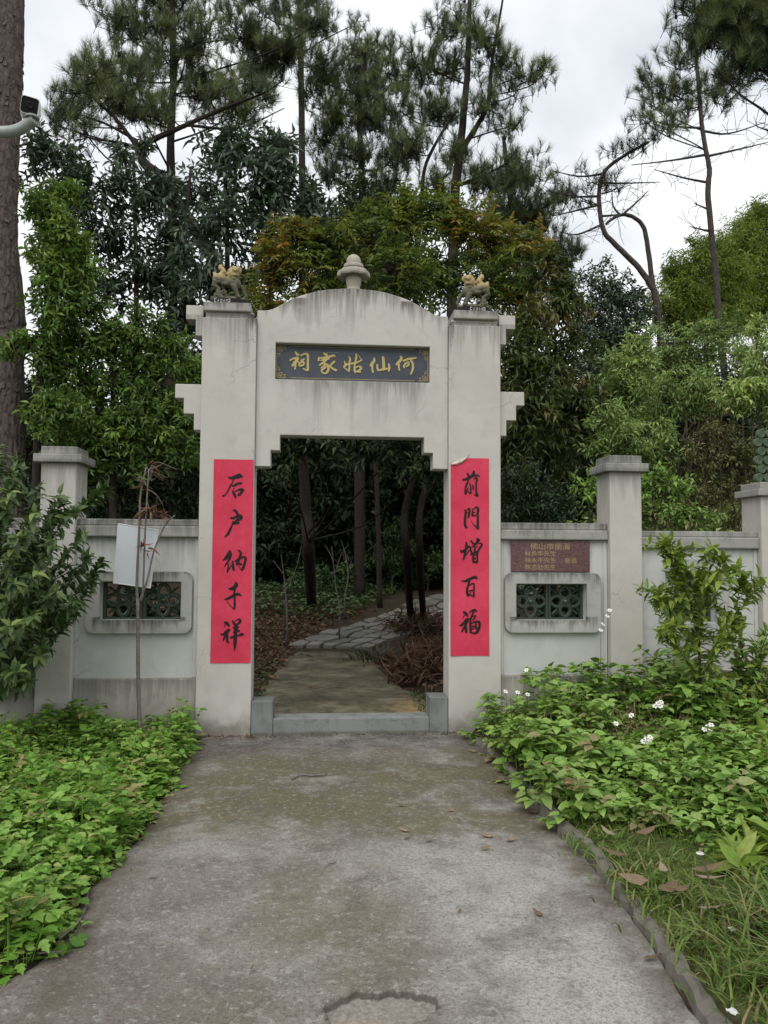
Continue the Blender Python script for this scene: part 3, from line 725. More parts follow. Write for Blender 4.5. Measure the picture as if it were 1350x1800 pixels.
RIGHT_BANNER_STROKES=[[[1.0199,2.2794,0.0131,1.0267,2.2614,0.0196,1.0336,2.2456,0.0196],
[1.0792,2.2961,0.0174,1.0769,2.2734,0.0261,1.0564,2.2505,0.0218,1.0381,2.2321,0.0174],
[0.9834,2.2178,0.0218,1.0085,2.2227,0.0218,1.0381,2.2367,0.0240,1.0724,2.2553,0.0240,1.1021,2.2580,0.0174,1.1181,2.2582,0.0174,1.1318,2.2471,0.0087],
[1.0381,2.2254,0.0131,1.0222,2.1957,0.0152,1.0108,2.1640,0.0196,1.0040,2.1345,0.0152,1.0062,2.1075,0.0261,1.0062,2.0917,0.0196],
[1.0427,2.1893,0.0109,1.0495,2.1577,0.0131,1.0518,2.1239,0.0152,1.0495,2.0968,0.0152,1.0336,2.1056,0.0087,1.0222,2.1235,0.0087],
[1.0176,2.1279,0.0087,1.0313,2.1462,0.0065],
[1.0655,2.1738,0.0087,1.0723,2.1558,0.0152,1.0746,2.1332,0.0131],
[1.0792,2.2237,0.0065,1.0929,2.2352,0.0131,1.1066,2.2286,0.0196,1.1020,2.1923,0.0152,1.0997,2.1471,0.0152,1.1020,2.1087,0.0174,1.1111,2.0795,0.0218,1.1157,2.0705,0.0109],
[1.1065,2.0749,0.0152,1.0906,2.0837,0.0087,1.0769,2.0926,0.0044]],
[[0.9972,1.9508,0.0109,1.0063,1.9307,0.0196,1.0018,1.8856,0.0218,0.9995,1.8407,0.0218,1.0018,1.8115,0.0240,1.0154,1.7914,0.0196],
[1.0154,1.9443,0.0087,1.0290,1.9602,0.0109,1.0404,1.9580,0.0174,1.0404,1.9310,0.0196,1.0336,1.8972,0.0174,1.0290,1.8814,0.0152],
[1.0199,1.9218,0.0087,1.0336,1.9287,0.0087],
[1.0655,1.9583,0.0087,1.0677,1.9313,0.0152,1.0654,1.8975,0.0174],
[1.0746,1.9539,0.0087,1.0928,1.9721,0.0131,1.1088,1.9723,0.0174,1.1179,1.9521,0.0240,1.1133,1.9206,0.0196,1.1155,1.8643,0.0196,1.1155,1.8126,0.0218,1.1178,1.7811,0.0174],
[1.0677,1.9246,0.0109,1.0882,1.9293,0.0109],
[1.0677,1.8976,0.0152,1.0973,1.9024,0.0109],
[1.1109,1.7878,0.0152,1.0927,1.8056,0.0087,1.0723,1.8257,0.0065,1.0563,1.8525,0.0044]],
[[0.9588,1.5938,0.0087,0.9724,1.5783,0.0240,0.9973,1.5918,0.0218,1.0200,1.6144,0.0218,1.0381,1.6257,0.0174,1.0450,1.6168,0.0131],
[1.0109,1.6636,0.0152,1.0132,1.6345,0.0218,1.0064,1.5941,0.0218,0.9973,1.5538,0.0196,0.9905,1.5225,0.0174,0.9837,1.5090,0.0152],
[0.9928,1.5270,0.0109,1.0109,1.5539,0.0109,1.0313,1.5831,0.0087,1.0381,1.5944,0.0065],
[1.0518,1.6796,0.0109,1.0654,1.6617,0.0174,1.0768,1.6439,0.0152],
[1.1063,1.6935,0.0174,1.1223,1.6824,0.0283,1.1063,1.6643,0.0196,1.0836,1.6462,0.0131],
[1.0790,1.6327,0.0065,1.1109,1.6486,0.0065,1.1427,1.6556,0.0131,1.1518,1.6422,0.0174,1.1359,1.6174,0.0196,1.1222,1.5949,0.0174,1.1108,1.5725,0.0196,1.1108,1.5389,0.0152,1.1108,1.4941,0.0152,1.1017,1.4807,0.0174],
[1.0518,1.6168,0.0131,1.0495,1.5944,0.0174,1.0608,1.5677,0.0196,1.0745,1.5498,0.0174],
[1.0608,1.6236,0.0087,1.0881,1.6261,0.0152,1.0881,1.5992,0.0152,1.0836,1.5723,0.0174],
[1.1086,1.6307,0.0109,1.1018,1.6172,0.0065],
[1.0518,1.5519,0.0131,1.0745,1.5655,0.0174,1.1017,1.5791,0.0174],
[1.0767,1.5521,0.0174,1.0722,1.5230,0.0174,1.0722,1.4917,0.0174],
[1.0744,1.5118,0.0174,1.0972,1.5231,0.0131],
[1.0744,1.4872,0.0152,1.1017,1.4941,0.0152],
[1.0790,1.5454,0.0109,1.1063,1.5567,0.0131]],
[[0.9680,1.3227,0.0065,0.9974,1.3184,0.0196,1.0268,1.3296,0.0261,1.0608,1.3454,0.0240,1.0880,1.3544,0.0261,1.1062,1.3455,0.0196],
[1.0381,1.3230,0.0218,1.0314,1.2896,0.0196,1.0200,1.2561,0.0196,1.0200,1.2205,0.0240,1.0246,1.1938,0.0218],
[1.0381,1.2784,0.0109,1.0608,1.2963,0.0109,1.0767,1.2964,0.0152,1.0812,1.2719,0.0152,1.0789,1.2273,0.0174,1.0789,1.1939,0.0174,1.0766,1.1739,0.0087],
[1.0381,1.2339,0.0109,1.0653,1.2384,0.0131],
[1.0563,1.2251,0.0065,1.0472,1.2117,0.0087,1.0336,1.1983,0.0109],
[1.0291,1.1938,0.0174,1.0540,1.1961,0.0109,1.0744,1.1873,0.0109]],
[[0.9862,1.0500,0.0152,1.0020,1.0389,0.0283,1.0178,1.0212,0.0240,1.0268,1.0123,0.0131],
[0.9930,1.0168,0.0087,0.9817,0.9924,0.0044],
[0.9502,0.9326,0.0109,0.9682,0.9326,0.0218,0.9930,0.9569,0.0196,1.0156,0.9813,0.0261,1.0314,0.9857,0.0240],
[1.0246,0.9724,0.0196,1.0065,0.9414,0.0196,0.9885,0.9060,0.0174,0.9727,0.8773,0.0152],
[1.0065,0.9503,0.0218,1.0066,0.9127,0.0240,1.0111,0.8728,0.0240],
[1.0381,1.0367,0.0065,1.0562,1.0567,0.0131,1.0834,1.0634,0.0261,1.1037,1.0545,0.0152],
[1.0743,1.0478,0.0174,1.0607,1.0167,0.0152,1.0494,0.9791,0.0174,1.0472,0.9414,0.0196,1.0472,0.9059,0.0196,1.0517,0.8683,0.0196],
[1.0607,1.0034,0.0087,1.0788,1.0145,0.0109,1.0947,1.0145,0.0131,1.0833,0.9923,0.0131,1.0675,0.9746,0.0087],
[1.0517,0.9458,0.0131,1.0833,0.9613,0.0152,1.1195,0.9635,0.0218,1.1308,0.9457,0.0218,1.1263,0.9125,0.0218,1.1127,0.8793,0.0240,1.0946,0.8638,0.0196,1.0720,0.8638,0.0152,1.0562,0.8705,0.0131],
[1.0969,0.9524,0.0131,1.0969,0.9236,0.0152,1.1014,0.9014,0.0174],
[1.0562,0.9237,0.0109,1.0833,0.9236,0.0131,1.1059,0.9059,0.0174],
[1.0539,0.8971,0.0131,1.0788,0.9059,0.0131]]]
BOARD_STROKES=[[[-0.5132,3.3260,0.0152,-0.4974,3.3053,0.0203,-0.4819,3.3058,0.0152],
[-0.5587,3.2510,0.0152,-0.5331,3.2675,0.0152,-0.4918,3.2739,0.0254],
[-0.4918,3.2739,0.0254,-0.5121,3.2365,0.0254,-0.5375,3.2042,0.0203],
[-0.5121,3.2417,0.0203,-0.5116,3.1996,0.0152,-0.5165,3.1732,0.0127],
[-0.5276,3.2360,0.0152,-0.4915,3.2423,0.0152],
[-0.4662,3.2957,0.0127,-0.4302,3.3125,0.0152,-0.4041,3.3027,0.0203,-0.4034,3.2394,0.0178,-0.4027,3.1762,0.0203,-0.4129,3.1654,0.0152],
[-0.4129,3.1654,0.0152,-0.4442,3.1804,0.0102],
[-0.4605,3.2537,0.0152,-0.4348,3.2649,0.0127],
[-0.4811,3.2373,0.0102,-0.4755,3.2059,0.0178],
[-0.4758,3.2269,0.0127,-0.4449,3.2435,0.0152,-0.4394,3.2174,0.0152,-0.4703,3.2007,0.0127]],
[[-0.2641,3.3224,0.0152,-0.2379,3.3073,0.0254],
[-0.3053,3.2843,0.0152,-0.3102,3.2578,0.0178],
[-0.2948,3.2793,0.0127,-0.2429,3.2860,0.0178,-0.1753,3.3038,0.0203,-0.1700,3.2933,0.0152],
[-0.2894,3.2583,0.0127,-0.2427,3.2702,0.0178,-0.2168,3.2762,0.0152],
[-0.2375,3.2650,0.0152,-0.2633,3.2432,0.0178,-0.2994,3.2159,0.0152],
[-0.2632,3.2327,0.0152,-0.2371,3.2228,0.0178,-0.2212,3.1968,0.0178,-0.2261,3.1651,0.0203,-0.2467,3.1434,0.0152,-0.2779,3.1532,0.0127,-0.2834,3.1741,0.0102],
[-0.2475,3.2225,0.0152,-0.2835,3.1899,0.0152],
[-0.2420,3.2016,0.0152,-0.2833,3.1688,0.0152],
[-0.1696,3.2510,0.0178,-0.2006,3.2185,0.0152],
[-0.2214,3.2180,0.0127,-0.1847,3.1873,0.0178,-0.1533,3.1722,0.0203]],
[[-0.0417,3.2992,0.0087,-0.0303,3.2768,0.0174,-0.0368,3.2426,0.0152,-0.0365,3.2063,0.0152,-0.0406,3.1676,0.0174],
[-0.0817,3.2595,0.0065,-0.0748,3.2370,0.0109,-0.0613,3.2260,0.0196,-0.0857,3.2072,0.0131,-0.0632,3.1852,0.0109,-0.0429,3.1676,0.0109],
[-0.0792,3.2233,0.0131,-0.0389,3.2334,0.0152,0.0058,3.2414,0.0174,0.0461,3.2562,0.0131,0.0730,3.2705,0.0109],
[0.0389,3.3173,0.0044,0.0616,3.2861,0.0065,0.0730,3.2705,0.0087],
[0.0231,3.3237,0.0131,0.0234,3.2896,0.0174,0.0147,3.2485,0.0131,0.0084,3.2029,0.0152,0.0109,3.1713,0.0174,0.0178,3.1533,0.0087],
[0.0107,3.1962,0.0131,0.0420,3.2129,0.0131,0.0690,3.2023,0.0174,0.0557,3.1815,0.0174,0.0333,3.1696,0.0131],
[0.0199,3.1670,0.0152,0.0625,3.1635,0.0131]],
[[0.1831,3.2895,0.0163,0.1833,3.2667,0.0218,0.1609,3.2377,0.0245,0.1498,3.2203,0.0163],
[0.1666,3.2322,0.0191,0.1669,3.1924,0.0163,0.1727,3.1641,0.0163],
[0.2620,3.3030,0.0218,0.2680,3.2463,0.0245,0.2683,3.1894,0.0218],
[0.2117,3.2334,0.0163,0.2119,3.1993,0.0163,0.2233,3.1825,0.0191],
[0.2233,3.1825,0.0163,0.2739,3.1952,0.0191,0.3134,3.2019,0.0136],
[0.3132,3.2418,0.0163,0.3190,3.2078,0.0191,0.3135,3.1792,0.0163]],
[[0.4203,3.3131,0.0163,0.4261,3.2905,0.0245,0.3979,3.2555,0.0245,0.3811,3.2379,0.0163],
[0.4037,3.2385,0.0191,0.4038,3.2100,0.0163,0.4096,3.1874,0.0136],
[0.4432,3.2738,0.0163,0.4885,3.2922,0.0191,0.5339,3.2992,0.0163,0.5623,3.3057,0.0082],
[0.5112,3.2814,0.0163,0.5284,3.2476,0.0191,0.5286,3.2019,0.0191,0.5118,3.1559,0.0136],
[0.4603,3.2515,0.0163,0.4491,3.2226,0.0163,0.4548,3.2114,0.0109],
[0.4603,3.2458,0.0109,0.4886,3.2637,0.0163,0.4887,3.2351,0.0163,0.4661,3.2231,0.0109]]]
def stroke_mesh(m, flat, y, thick, grow=1.0, dy=0.0):
    pts = [(flat[i], flat[i + 1], flat[i + 2]) for i in range(0, len(flat), 3)]
    q = crom(pts, 4)
    n = len(q)
    Lf, Rt = [], []
    for i in range(n):
        d = q[min(i + 1, n - 1)][:2] - q[max(i - 1, 0)][:2]
        l = np.hypot(*d) or 1
        nx, nz = -d[1] / l, d[0] / l
        w = max(0.0022, q[i][2] * 0.5) * grow
        Lf.append((q[i][0] + nx * w, q[i][1] + nz * w)); Rt.append((q[i][0] - nx * w, q[i][1] - nz * w))
    def cap(i, s):
        d = q[i][:2] - q[i - 1 if s > 0 else i + 1][:2]
        a = math.atan2(d[1], d[0]); w = max(0.0022, q[i][2] * 0.5) * grow
        return [(q[i][0] + w * 0.8 * math.cos(a + b), q[i][1] + w * 0.8 * math.sin(a + b)) for b in (0.9, 0.3, -0.3, -0.9)]
    V = [(x, y + dy, z) for x, z in Lf] + [(x, y + dy, z) for x, z in Rt]
    F = [np.array([(i, n + i, n + i + 1, i + 1) for i in range(n - 1)])]
    b = len(V)
    e1, e0 = cap(n - 1, 1), cap(0, -1)
    V += [(x, y + dy, z) for x, z in e1] + [(x, y + dy, z) for x, z in e0]
    F += [np.array([[n - 1, 2 * n - 1, b + 3, b + 2, b + 1, b]]), np.array([[n, 0, b + 7, b + 6, b + 5, b + 4]])]
    if thick:
        k = len(V)
        V += [(x, yy + thick, z) for x, yy, z in V]
        rim = list(range(n)) + [b, b + 1, b + 2, b + 3] + list(range(2 * n - 1, n - 1, -1)) + [b + 4, b + 5, b + 6, b + 7]
        F.append(np.array([(rim[i], rim[(i + 1) % len(rim)], rim[(i + 1) % len(rim)] + k, rim[i] + k) for i in range(len(rim))]))
    m.add(V, F)

def text_mesh(body, size, x, y, z, depth=0.0015, bold=0.0015, sx=1.0):
    """Built-in font lettering standing on a wall that faces -y; x, z is the lower left corner."""
    cu = bpy.data.curves.new('lettering', 'FONT')
    cu.body, cu.size, cu.extrude, cu.offset = body, size, depth, bold
    o = bpy.data.objects.new('tmp', cu); C.objects.link(o)
    me = bpy.data.meshes.new_from_object(o.evaluated_get(bpy.context.evaluated_depsgraph_get()))
    bpy.data.objects.remove(o)
    me.transform(Matrix.Translation((x, y, z)) @ Matrix.Rotation(math.pi / 2, 4, 'X') @ Matrix.Diagonal((sx, 1, 1, 1)))
    return me

# ------------------------------------------------------------------ the gate
gate = thing('gateway', 'off-white plastered gateway with arched top and dark name board over the path', 'gateway', (0, 0.14, 0))
def build_gate():
    for s in (-1, 1):
        xo, xi = 1.325, 0.856
        a, b = sorted((s * xi, s * xo))
        pl = obj('pillar', MB().box(a, b, 0, 0.29, -0.1, 3.616), M['pillar'], gate, bevel=0.008)
        obj('neck', MB().box(a + 0.025, b - 0.045 + 0.02, 0.02, 0.27, 3.616, 3.668), M['pillar'], pl, bevel=0.005)
        ca, cb = (-1.318, -0.905) if s < 0 else (0.895, 1.30)
        obj('cap', MB().box(ca, cb, -0.025, 0.31, 3.668, 3.748), M['cap'], pl, bevel=0.01)
        for steps in ([(1.475, 3.606, 3.733), (1.39, 3.462, 3.606)], [(1.556, 2.905, 3.03), (1.48, 2.768, 2.905), (1.39, 2.626, 2.768)]):
            pts = [(1.325, steps[0][2]), (steps[0][0], steps[0][2])]
            for k, (x, z0, z1) in enumerate(steps):
                if k:
                    pts.append((x, z1))
                pts.append((x, z0))
            pts.append((1.325, steps[-1][1]))
            pts = [(s * x, z) for x, z in pts]
            if s > 0:
                pts = pts[::-1]
            obj('bracket', MB().prism(pts, 0.05, 0.24), M['pillar'], gate, bevel=0.006)
    base = [(-0.855, 2.315), (-0.72, 2.315), (-0.72, 2.457), (-0.64, 2.457), (-0.64, 2.595)]
    out = base + [(-x, z) for x, z in base[::-1]]
    arc = crom([(0.855, 3.705), (0.77, 3.708), (0.69, 3.735), (0.60, 3.79), (0.47, 3.852), (0.25, 3.912), (0, 3.934)], 5)
    arc = [(float(p[0]), float(p[1])) for p in arc]
    out += arc + [(-x, z) for x, z in arc[::-1][1:]]
    m = cut(MB().prism(out, 0.045, 0.225), MB().box(-0.69, 0.69, 0.0, 0.125, 3.093, 3.42))
    obj('arch_panel', m, M['arch'], gate, bevel=0.007)
    # name board set in the recess
    bd = obj('name_board', MB().box(-0.688, 0.688, 0.112, 0.1255, 3.095, 3.418), M['board'], gate)
    for sts in BOARD_STROKES:
        m = MB()
        for i, st in enumerate(sts):
            # the traced letters lie on the board, 0.11 m behind the wall face
            st = [(-0.322 + (v + 0.322) * 1.0157 if k % 3 == 0 else 1.526 + (v - 1.526) * 1.0157 if k % 3 == 1 else v) for k, v in enumerate(st)]
            stroke_mesh(m, st, 0.1065, 0.006, 1.05, -0.0003 * i)
        obj('character', m, M['gold'], bd)
    m = MB()
    for sx in (-1, 1):
        for sz in (-1, 1):
            X = lambda d: sx * (0.682 - d)
            Z = lambda d: 3.265 + sz * (0.145 - d)
            def bar(a, b, c, d):
                m.box(*sorted((X(a), X(b))), 0.1092, 0.1121, *sorted((Z(c), Z(d))))
            w = 0.0045
            for d0, ln in ((0.0, 0.085), (0.016, 0.05), (0.032, 0.032)):
                bar(d0, d0 + w, 0, ln); bar(0, ln, d0, d0 + w)
            bar(0.016, 0.052, 0.046, 0.05); bar(0.046, 0.05, 0.016, 0.05); bar(0.07, 0.074, 0, 0.03); bar(0, 0.03, 0.07, 0.074); bar(0.06, 0.085, 0.026, 0.03); bar(0.026, 0.03, 0.06, 0.09)
            bar(0.012, 0.016, 0.085, 0.10)
        m.box(*sorted((sx * 0.682, sx * 0.678)), 0.1093, 0.1121, 3.205, 3.325)
    m.box(-0.56, 0.56, 0.1093, 0.1121, 3.4065, 3.41); m.box(-0.56, 0.56, 0.1093, 0.1121, 3.12, 3.1235)
    obj('fret_border', m, M['gold'], bd)
    m = MB()
    for x0, x1, z, h in ((-0.44, -0.27, 3.358, 0.006), (-0.25, -0.12, 3.356, 0.008), (-0.10, 0.02, 3.352, 0.005), (-0.13, -0.07, 3.345, 0.004), (-0.45, -0.43, 3.155, 0.007), (-0.40, -0.385, 3.15, 0.006), (0.03, 0.05, 3.148, 0.006)):
        m.add([(x0, 0.1112, z), (x1, 0.1112, z + 0.002), (x1 - 0.01, 0.1112, z + h), (x0 + 0.012, 0.1112, z + h * 0.8)], np.array([(0, 1, 2, 3)]))
    obj('scratch', m, M['scrape'], bd, kind='stuff')
    # threshold with its two stub posts
    th = obj('threshold', MB().box(-0.668, 0.692, 0.022, 0.25, -0.1, 0.132), M['sill'], gate, bevel=0.008)
    obj('threshold_post', MB().box(-0.853, -0.668, 0.008, 0.262, -0.1, 0.283), M['sill'], gate, bevel=0.008)
    obj('threshold_post', MB().box(0.692, 0.853, 0.008, 0.262, -0.1, 0.305), M['sill'], gate, bevel=0.008)
    # finial
    m = MB()
    prof = [(0.001, 0.0), (0.066, 0.0), (0.070, 0.014), (0.058, 0.030), (0.060, 0.045), (0.068, 0.08), (0.070, 0.115), (0.064, 0.150), (0.090, 0.150), (0.118, 0.140), (0.130, 0.134), (0.136, 0.148), (0.134, 0.172), (0.122, 0.190), (0.098, 0.203),
            (0.080, 0.207), (0.079, 0.214), (0.089, 0.217), (0.091, 0.232), (0.088, 0.247), (0.070, 0.250), (0.063, 0.251), (0.066, 0.272), (0.063, 0.298), (0.052, 0.320), (0.034, 0.335), (0.015, 0.342), (0.001, 0.343)]
    lob = [0.0] * 8 + [0.03, 0.07, 0.10, 0.11, 0.10, 0.07, 0.03] + [0.0] * 13
    m.lathe(prof, (0, 0.135, 3.93), 48, lob)
    obj('finial', m, M['finial'], gate)
build_gate()

# ------------------------------------------------------------------ couplets
def banner(name, label, x0, x1, z0, z1, strokes, torn):
    t = thing(name, label, 'banner', ((x0 + x1) / 2, 0, z0), 'paired red couplets on the pillars')
    y = -0.004
    nx, nz = 8, 40
    m, V, F = MB(), [], []
    for j in range(nz + 1):
        for i in range(nx + 1):
            u, v = i / nx, j / nz
            x, z = x0 + (x1 - x0) * u, z0 + (z1 - z0) * v
            lift = 0.0009 * (1 + wob(v * 13 + u * 4)) + (0.006 * max(0, 1 - v * 14) * max(0, 1 - u * 3) if torn else 0)
            V.append((x, y - lift, z))
    for j in range(nz):
        for i in range(nx):
            if torn and j == nz - 1 and i <= 2:
                continue
            F.append((j * (nx + 1) + i, j * (nx + 1) + i + 1, (j + 1) * (nx + 1) + i + 1, (j + 1) * (nx + 1) + i))
    m.add(V, np.array(F))
    if torn:
        k = nx + 1
        m.add([V[(nz - 1) * k + 2], V[(nz - 1) * k + 3], V[nz * k + 3]], np.array([[0, 1, 2]]))
    p = obj('paper', m, M['paper'], t)
    md = p.modifiers.new('thickness', 'SOLIDIFY'); md.thickness = 0.0006; md.offset = 1
    if torn:
        c = MB()
        a0, a1 = np.array((x0 + 0.002, z1 - (z1 - z0) / nz - 0.008)), np.array((x0 + (x1 - x0) * 3 / nx + 0.01, z1 + 0.012))
        V, F = [], []
        for i in range(10):
            u = i / 9
            b = a0 + (a1 - a0) * u
            w = 0.030 * math.sin(math.pi * (0.15 + 0.7 * u)) * (1 + 0.3 * wob(u * 20))
            for k, (dn, dy) in enumerate(((0, 0), (-0.5, -0.014), (-0.9, -0.012), (-1.0, -0.003))):
                V.append((b[0] - dn * w * 0.35 + 0.004 * wob(u * 9), y - 0.003 + dy, b[1] + dn * w))
        for i in range(9):
            for k in range(3):
                F.append((i * 4 + k, i * 4 + k + 1, i * 4 + k + 5, i * 4 + k + 4))
        c.add(V, np.array(F))
        V = [(a1[0], y - 0.004, a1[1] - 0.02), (a1[0] - 0.01, y - 0.006, a1[1]), (a1[0] + 0.035, y - 0.006, a1[1] + 0.05), (a1[0] + 0.012, y - 0.012, a1[1] + 0.01)]
        c.add(V, np.array([(0, 3, 2, 1)]))
        obj('torn_corner', c, M['paper_back'], t, smooth=True)
    for sts in strokes:
        m = MB()
        for i, st in enumerate(sts):
            stroke_mesh(m, st, -0.0082, 0.0, 1.0, -0.0002 * i)
        obj('character', m, M['ink'], t)
banner('couplet_banner', 'red paper banner with untorn corners, black characters reading from 后户 down to 千祥', -1.204, -0.862, 0.612, 2.366, LEFT_BANNER_STROKES, False)
banner('couplet_banner', 'red paper banner with a torn curled upper corner, black characters 前門增百福', 0.872, 1.217, 0.665, 2.412, RIGHT_BANNER_STROKES, True)

# ------------------------------------------------------------------ boundary wall
def lattice_tile(parent, x0, x1, z0, z1, y):
    m = MB()
    cx, cz = (x0 + x1) / 2, (z0 + z1) / 2
    rx, rz = (x1 - x0) / 2, (z1 - z0) / 2
    r = min(rx, rz)
    def loop(px, pz, a, b, rot, w):
        pts = []
        for i in range(17):
            q = 2 * math.pi * i / 16
            u, v = a * math.cos(q) * (1 - 0.25 * math.sin(q)), b * math.sin(q)
            pts.append((px + u * math.cos(rot) - v * math.sin(rot), y + 0.02, pz + u * math.sin(rot) + v * math.cos(rot)))
        m.tube(pts, w, 6, caps=False)
    for k in range(4):
        a = k * math.pi / 2
        loop(cx + 0.53 * rx * math.cos(a), cz + 0.53 * rz * math.sin(a), 0.30 * r, 0.33 * r, a - math.pi / 2, 0.019)
        b = a + math.pi / 4
        m.tube([(cx + 0.22 * r * math.cos(b), y + 0.03, cz + 0.22 * r * math.sin(b)), (cx + 0.62 * r * math.cos(b), y + 0.03, cz + 0.62 * r * math.sin(b)), (cx + 1.05 * rx * math.cos(b), y + 0.03, cz + 1.0 * rz * math.sin(b))], [0.013, 0.012, 0.012], 5)
    m.lathe([(0.0, -0.02), (0.042, -0.02), (0.042, 0.0), (0.036, 0.006), (0.026, 0.008), (0.02, 0.022), (0.004, 0.03)], (0, 0, 0), 16)
    m.V[-1] = np.stack([cx + m.V[-1][:, 0], y + 0.01 - m.V[-1][:, 2], cz + m.V[-1][:, 1]], 1)
    for a, b in ((x0, x0 + 0.022), (x1 - 0.022, x1)):
        m.box(a, b, y - 0.005, y + 0.06, z0, z1)
    for a, b in ((z0, z0 + 0.014), (z1 - 0.012, z1)):
        m.box(x0 + 0.022, x1 - 0.022, y + 0.004, y + 0.06, a, b)
    obj('lattice_tile', m, M['glaze'], parent, smooth=False, bevel=0.003)

def wall_bay(label, x0, x1, ztop, zc1, zc0, zpl, win, surround, lattice=True):
    """One bay: plinth, recessed panel with a latticed opening, two-tier coping; win and surround are x0, x1, z0, z1."""
    t = thing('boundary_wall', label, 'wall', ((x0 + x1) / 2, 0.15, 0))
    obj('plinth', MB().box(x0, x1, 0.03, 0.30, -0.15, zpl), M['plinth'], t, bevel=0.012)
    pm = cut(MB().box(x0, x1, 0.06, 0.26, zpl, zc0), MB().box(win[0], win[1], -0.1, 0.4, win[2], win[3]))
    obj('wall_panel', pm, M['wall'], t)
    obj('panel_edge', MB().box(x1 - 0.035, x1, 0.045, 0.06, zpl + 0.002, zc0 - 0.002), M['wall'], t, bevel=0.004)
    obj('panel_edge', MB().box(x0, x0 + 0.03, 0.045, 0.06, zpl + 0.002, zc0 - 0.002), M['wall'], t, bevel=0.004)
    obj('coping', MB().box(x0, x1, 0.005, 0.31, zc0, zc1), M['coping'], t, bevel=0.012)
    obj('coping_ridge', MB().box(x0, x1, 0.03, 0.285, zc1, ztop), M['coping'], t, bevel=0.012)
    fr = MB().ring(rrect(surround[0], surround[1], surround[2], surround[3], 0.07), rrect(win[0], win[1], win[2], win[3], 0.012), 0.008, 0.06)
    f = obj('window_surround', fr, M['frame'], t, bevel=0.008)
    if lattice:
        n = max(1, round((win[1] - win[0]) / 0.33))
        w = (win[1] - win[0]) / n
        for i in range(n):
            lattice_tile(t, win[0] + w * i + 0.002, win[0] + w * (i + 1) - 0.002, win[2] + 0.002, win[3] - 0.002, 0.13)
    return t

wall_bay('pale wall bay behind the dead sapling and white board, window half hidden', -2.352, -1.327, 1.842, 1.783, 1.688, 0.482, (-2.145, -1.465, 0.978, 1.303), (-2.262, -1.37, 0.86, 1.39))
wall_bay('pale wall bay carrying the red granite plaque above its lattice window', 1.327, 2.312, 1.843, 1.779, 1.69, 0.487, (1.467, 2.112, 0.972, 1.295), (1.366, 2.243, 0.86, 1.396))
wall_bay('lower wall bay behind the lime-tipped sapling', 2.612, 3.735, 1.78, 1.725, 1.622, 0.53, (2.98, 3.32, 0.95, 1.41), (2.86, 3.44, 0.83, 1.524))
wall_bay('wall bay running out of frame behind the leafy shrub', -3.75, -2.646, 1.842, 1.783, 1.688, 0.482, (-3.55, -2.87, 0.978, 1.303), (-3.66, -2.76, 0.86, 1.39))

wall_bay('wall bay beyond the scrollwork pillar', 4.032, 5.3, 1.78, 1.725, 1.622, 0.53, (4.45, 4.9, 0.95, 1.41), (4.33, 5.02, 0.83, 1.524))
def wall_pillar(label, x0, x1, zb, zt, over):
    t = thing('wall_pillar', label, 'pillar', ((x0 + x1) / 2, 0.13, 0))
    obj('shaft', MB().box(x0, x1, -0.03, 0.31, -0.15, zb), M['post'], t, bevel=0.008)
    d = (zt - zb) / 2
    obj('cap', MB().box(x0 - over, x1 + over, -0.03 - over, 0.31 + over, zb, zb + d), M['coping'], t, bevel=0.008)
    obj('cap_block', MB().box(x0 - 0.004, x1 + 0.004, -0.034, 0.314, zb + d, zt), M['coping'], t, bevel=0.01)
wall_pillar('capped wall pillar rising behind the big leafy shrub', -2.644, -2.352, 2.312, 2.452, 0.052)
wall_pillar('capped wall pillar next to the wall bay with granite plaque', 2.314, 2.61, 2.308, 2.458, 0.05)
wall_pillar('lower wall pillar topped by green scrollwork, at the picture edge', 3.737, 4.03, 2.107, 2.235, 0.045)

def plaque():
    t = thing('granite_plaque', 'reddish granite plaque with gold engraved Chinese lettering on the wall', 'plaque', (1.787, 0.06, 1.404))
    s = obj('slab', MB().box(1.426, 2.148, 0.034, 0.0595, 1.404, 1.679), M['granite'], t, bevel=0.003)
    for body, px, pz, size, sx in (('佛山市南海', 1.598, 1.607, 0.066, 1.12), ('林贵华先生', 1.548, 1.549, 0.050, 1.16), ('林永平先生', 1.548, 1.489, 0.050, 1.16), ('敬造', 1.914, 1.486, 0.050, 1.16), ('陈志壮先生', 1.548, 1.427, 0.050, 1.16)):
        me = text_mesh(body, size, px, 0.0335, pz, 0.0006, 0.0002, sx)
        me.transform(Matrix.Translation(-root_loc(t)))
        obj('lettering', me, M['engraved'], t)
plaque()

def scroll_screen():
    t = thing('scrollwork_screen', 'green openwork scroll screen standing on the far wall pillar', 'screen', (3.9, 0.14, 2.235))
    fr = MB()
    for j in range(6):
        for i in range(3):
            m = MB()
            cx, cz = 3.80 + 0.088 * i + (0.03 if j % 2 else 0), 2.285 + 0.083 * j
            pts = []
            for k in range(30):
                a = k * 0.62
                r = 0.042 * (1 - k / 32)
                pts.append((cx + r * math.cos(a), 0.10, cz + r * math.sin(a)))
            m.tube(pts, 0.0075, 5)
            V = [(cx, 0.113, cz)] + [(cx + 0.043 * math.cos(q * math.pi / 8), 0.113, cz + 0.043 * math.sin(q * math.pi / 8)) for q in range(16)]
            V += [(x, y + 0.02, z) for x, y, z in V]
            m.add(V, np.array([(0, 1 + (q + 1) % 16, 1 + q) for q in range(16)] + [(17, 18 + q, 18 + (q + 1) % 16) for q in range(16)]))
            m.add(V, np.array([(1 + q, 1 + (q + 1) % 16, 18 + (q + 1) % 16, 18 + q) for q in range(16)]))
            obj('scroll', m, M['jade'], t, smooth=False)
    m = MB().box(3.75, 4.03, 0.09, 0.15, 2.235, 2.245)
    obj('base_strip', m, M['jade'], t)
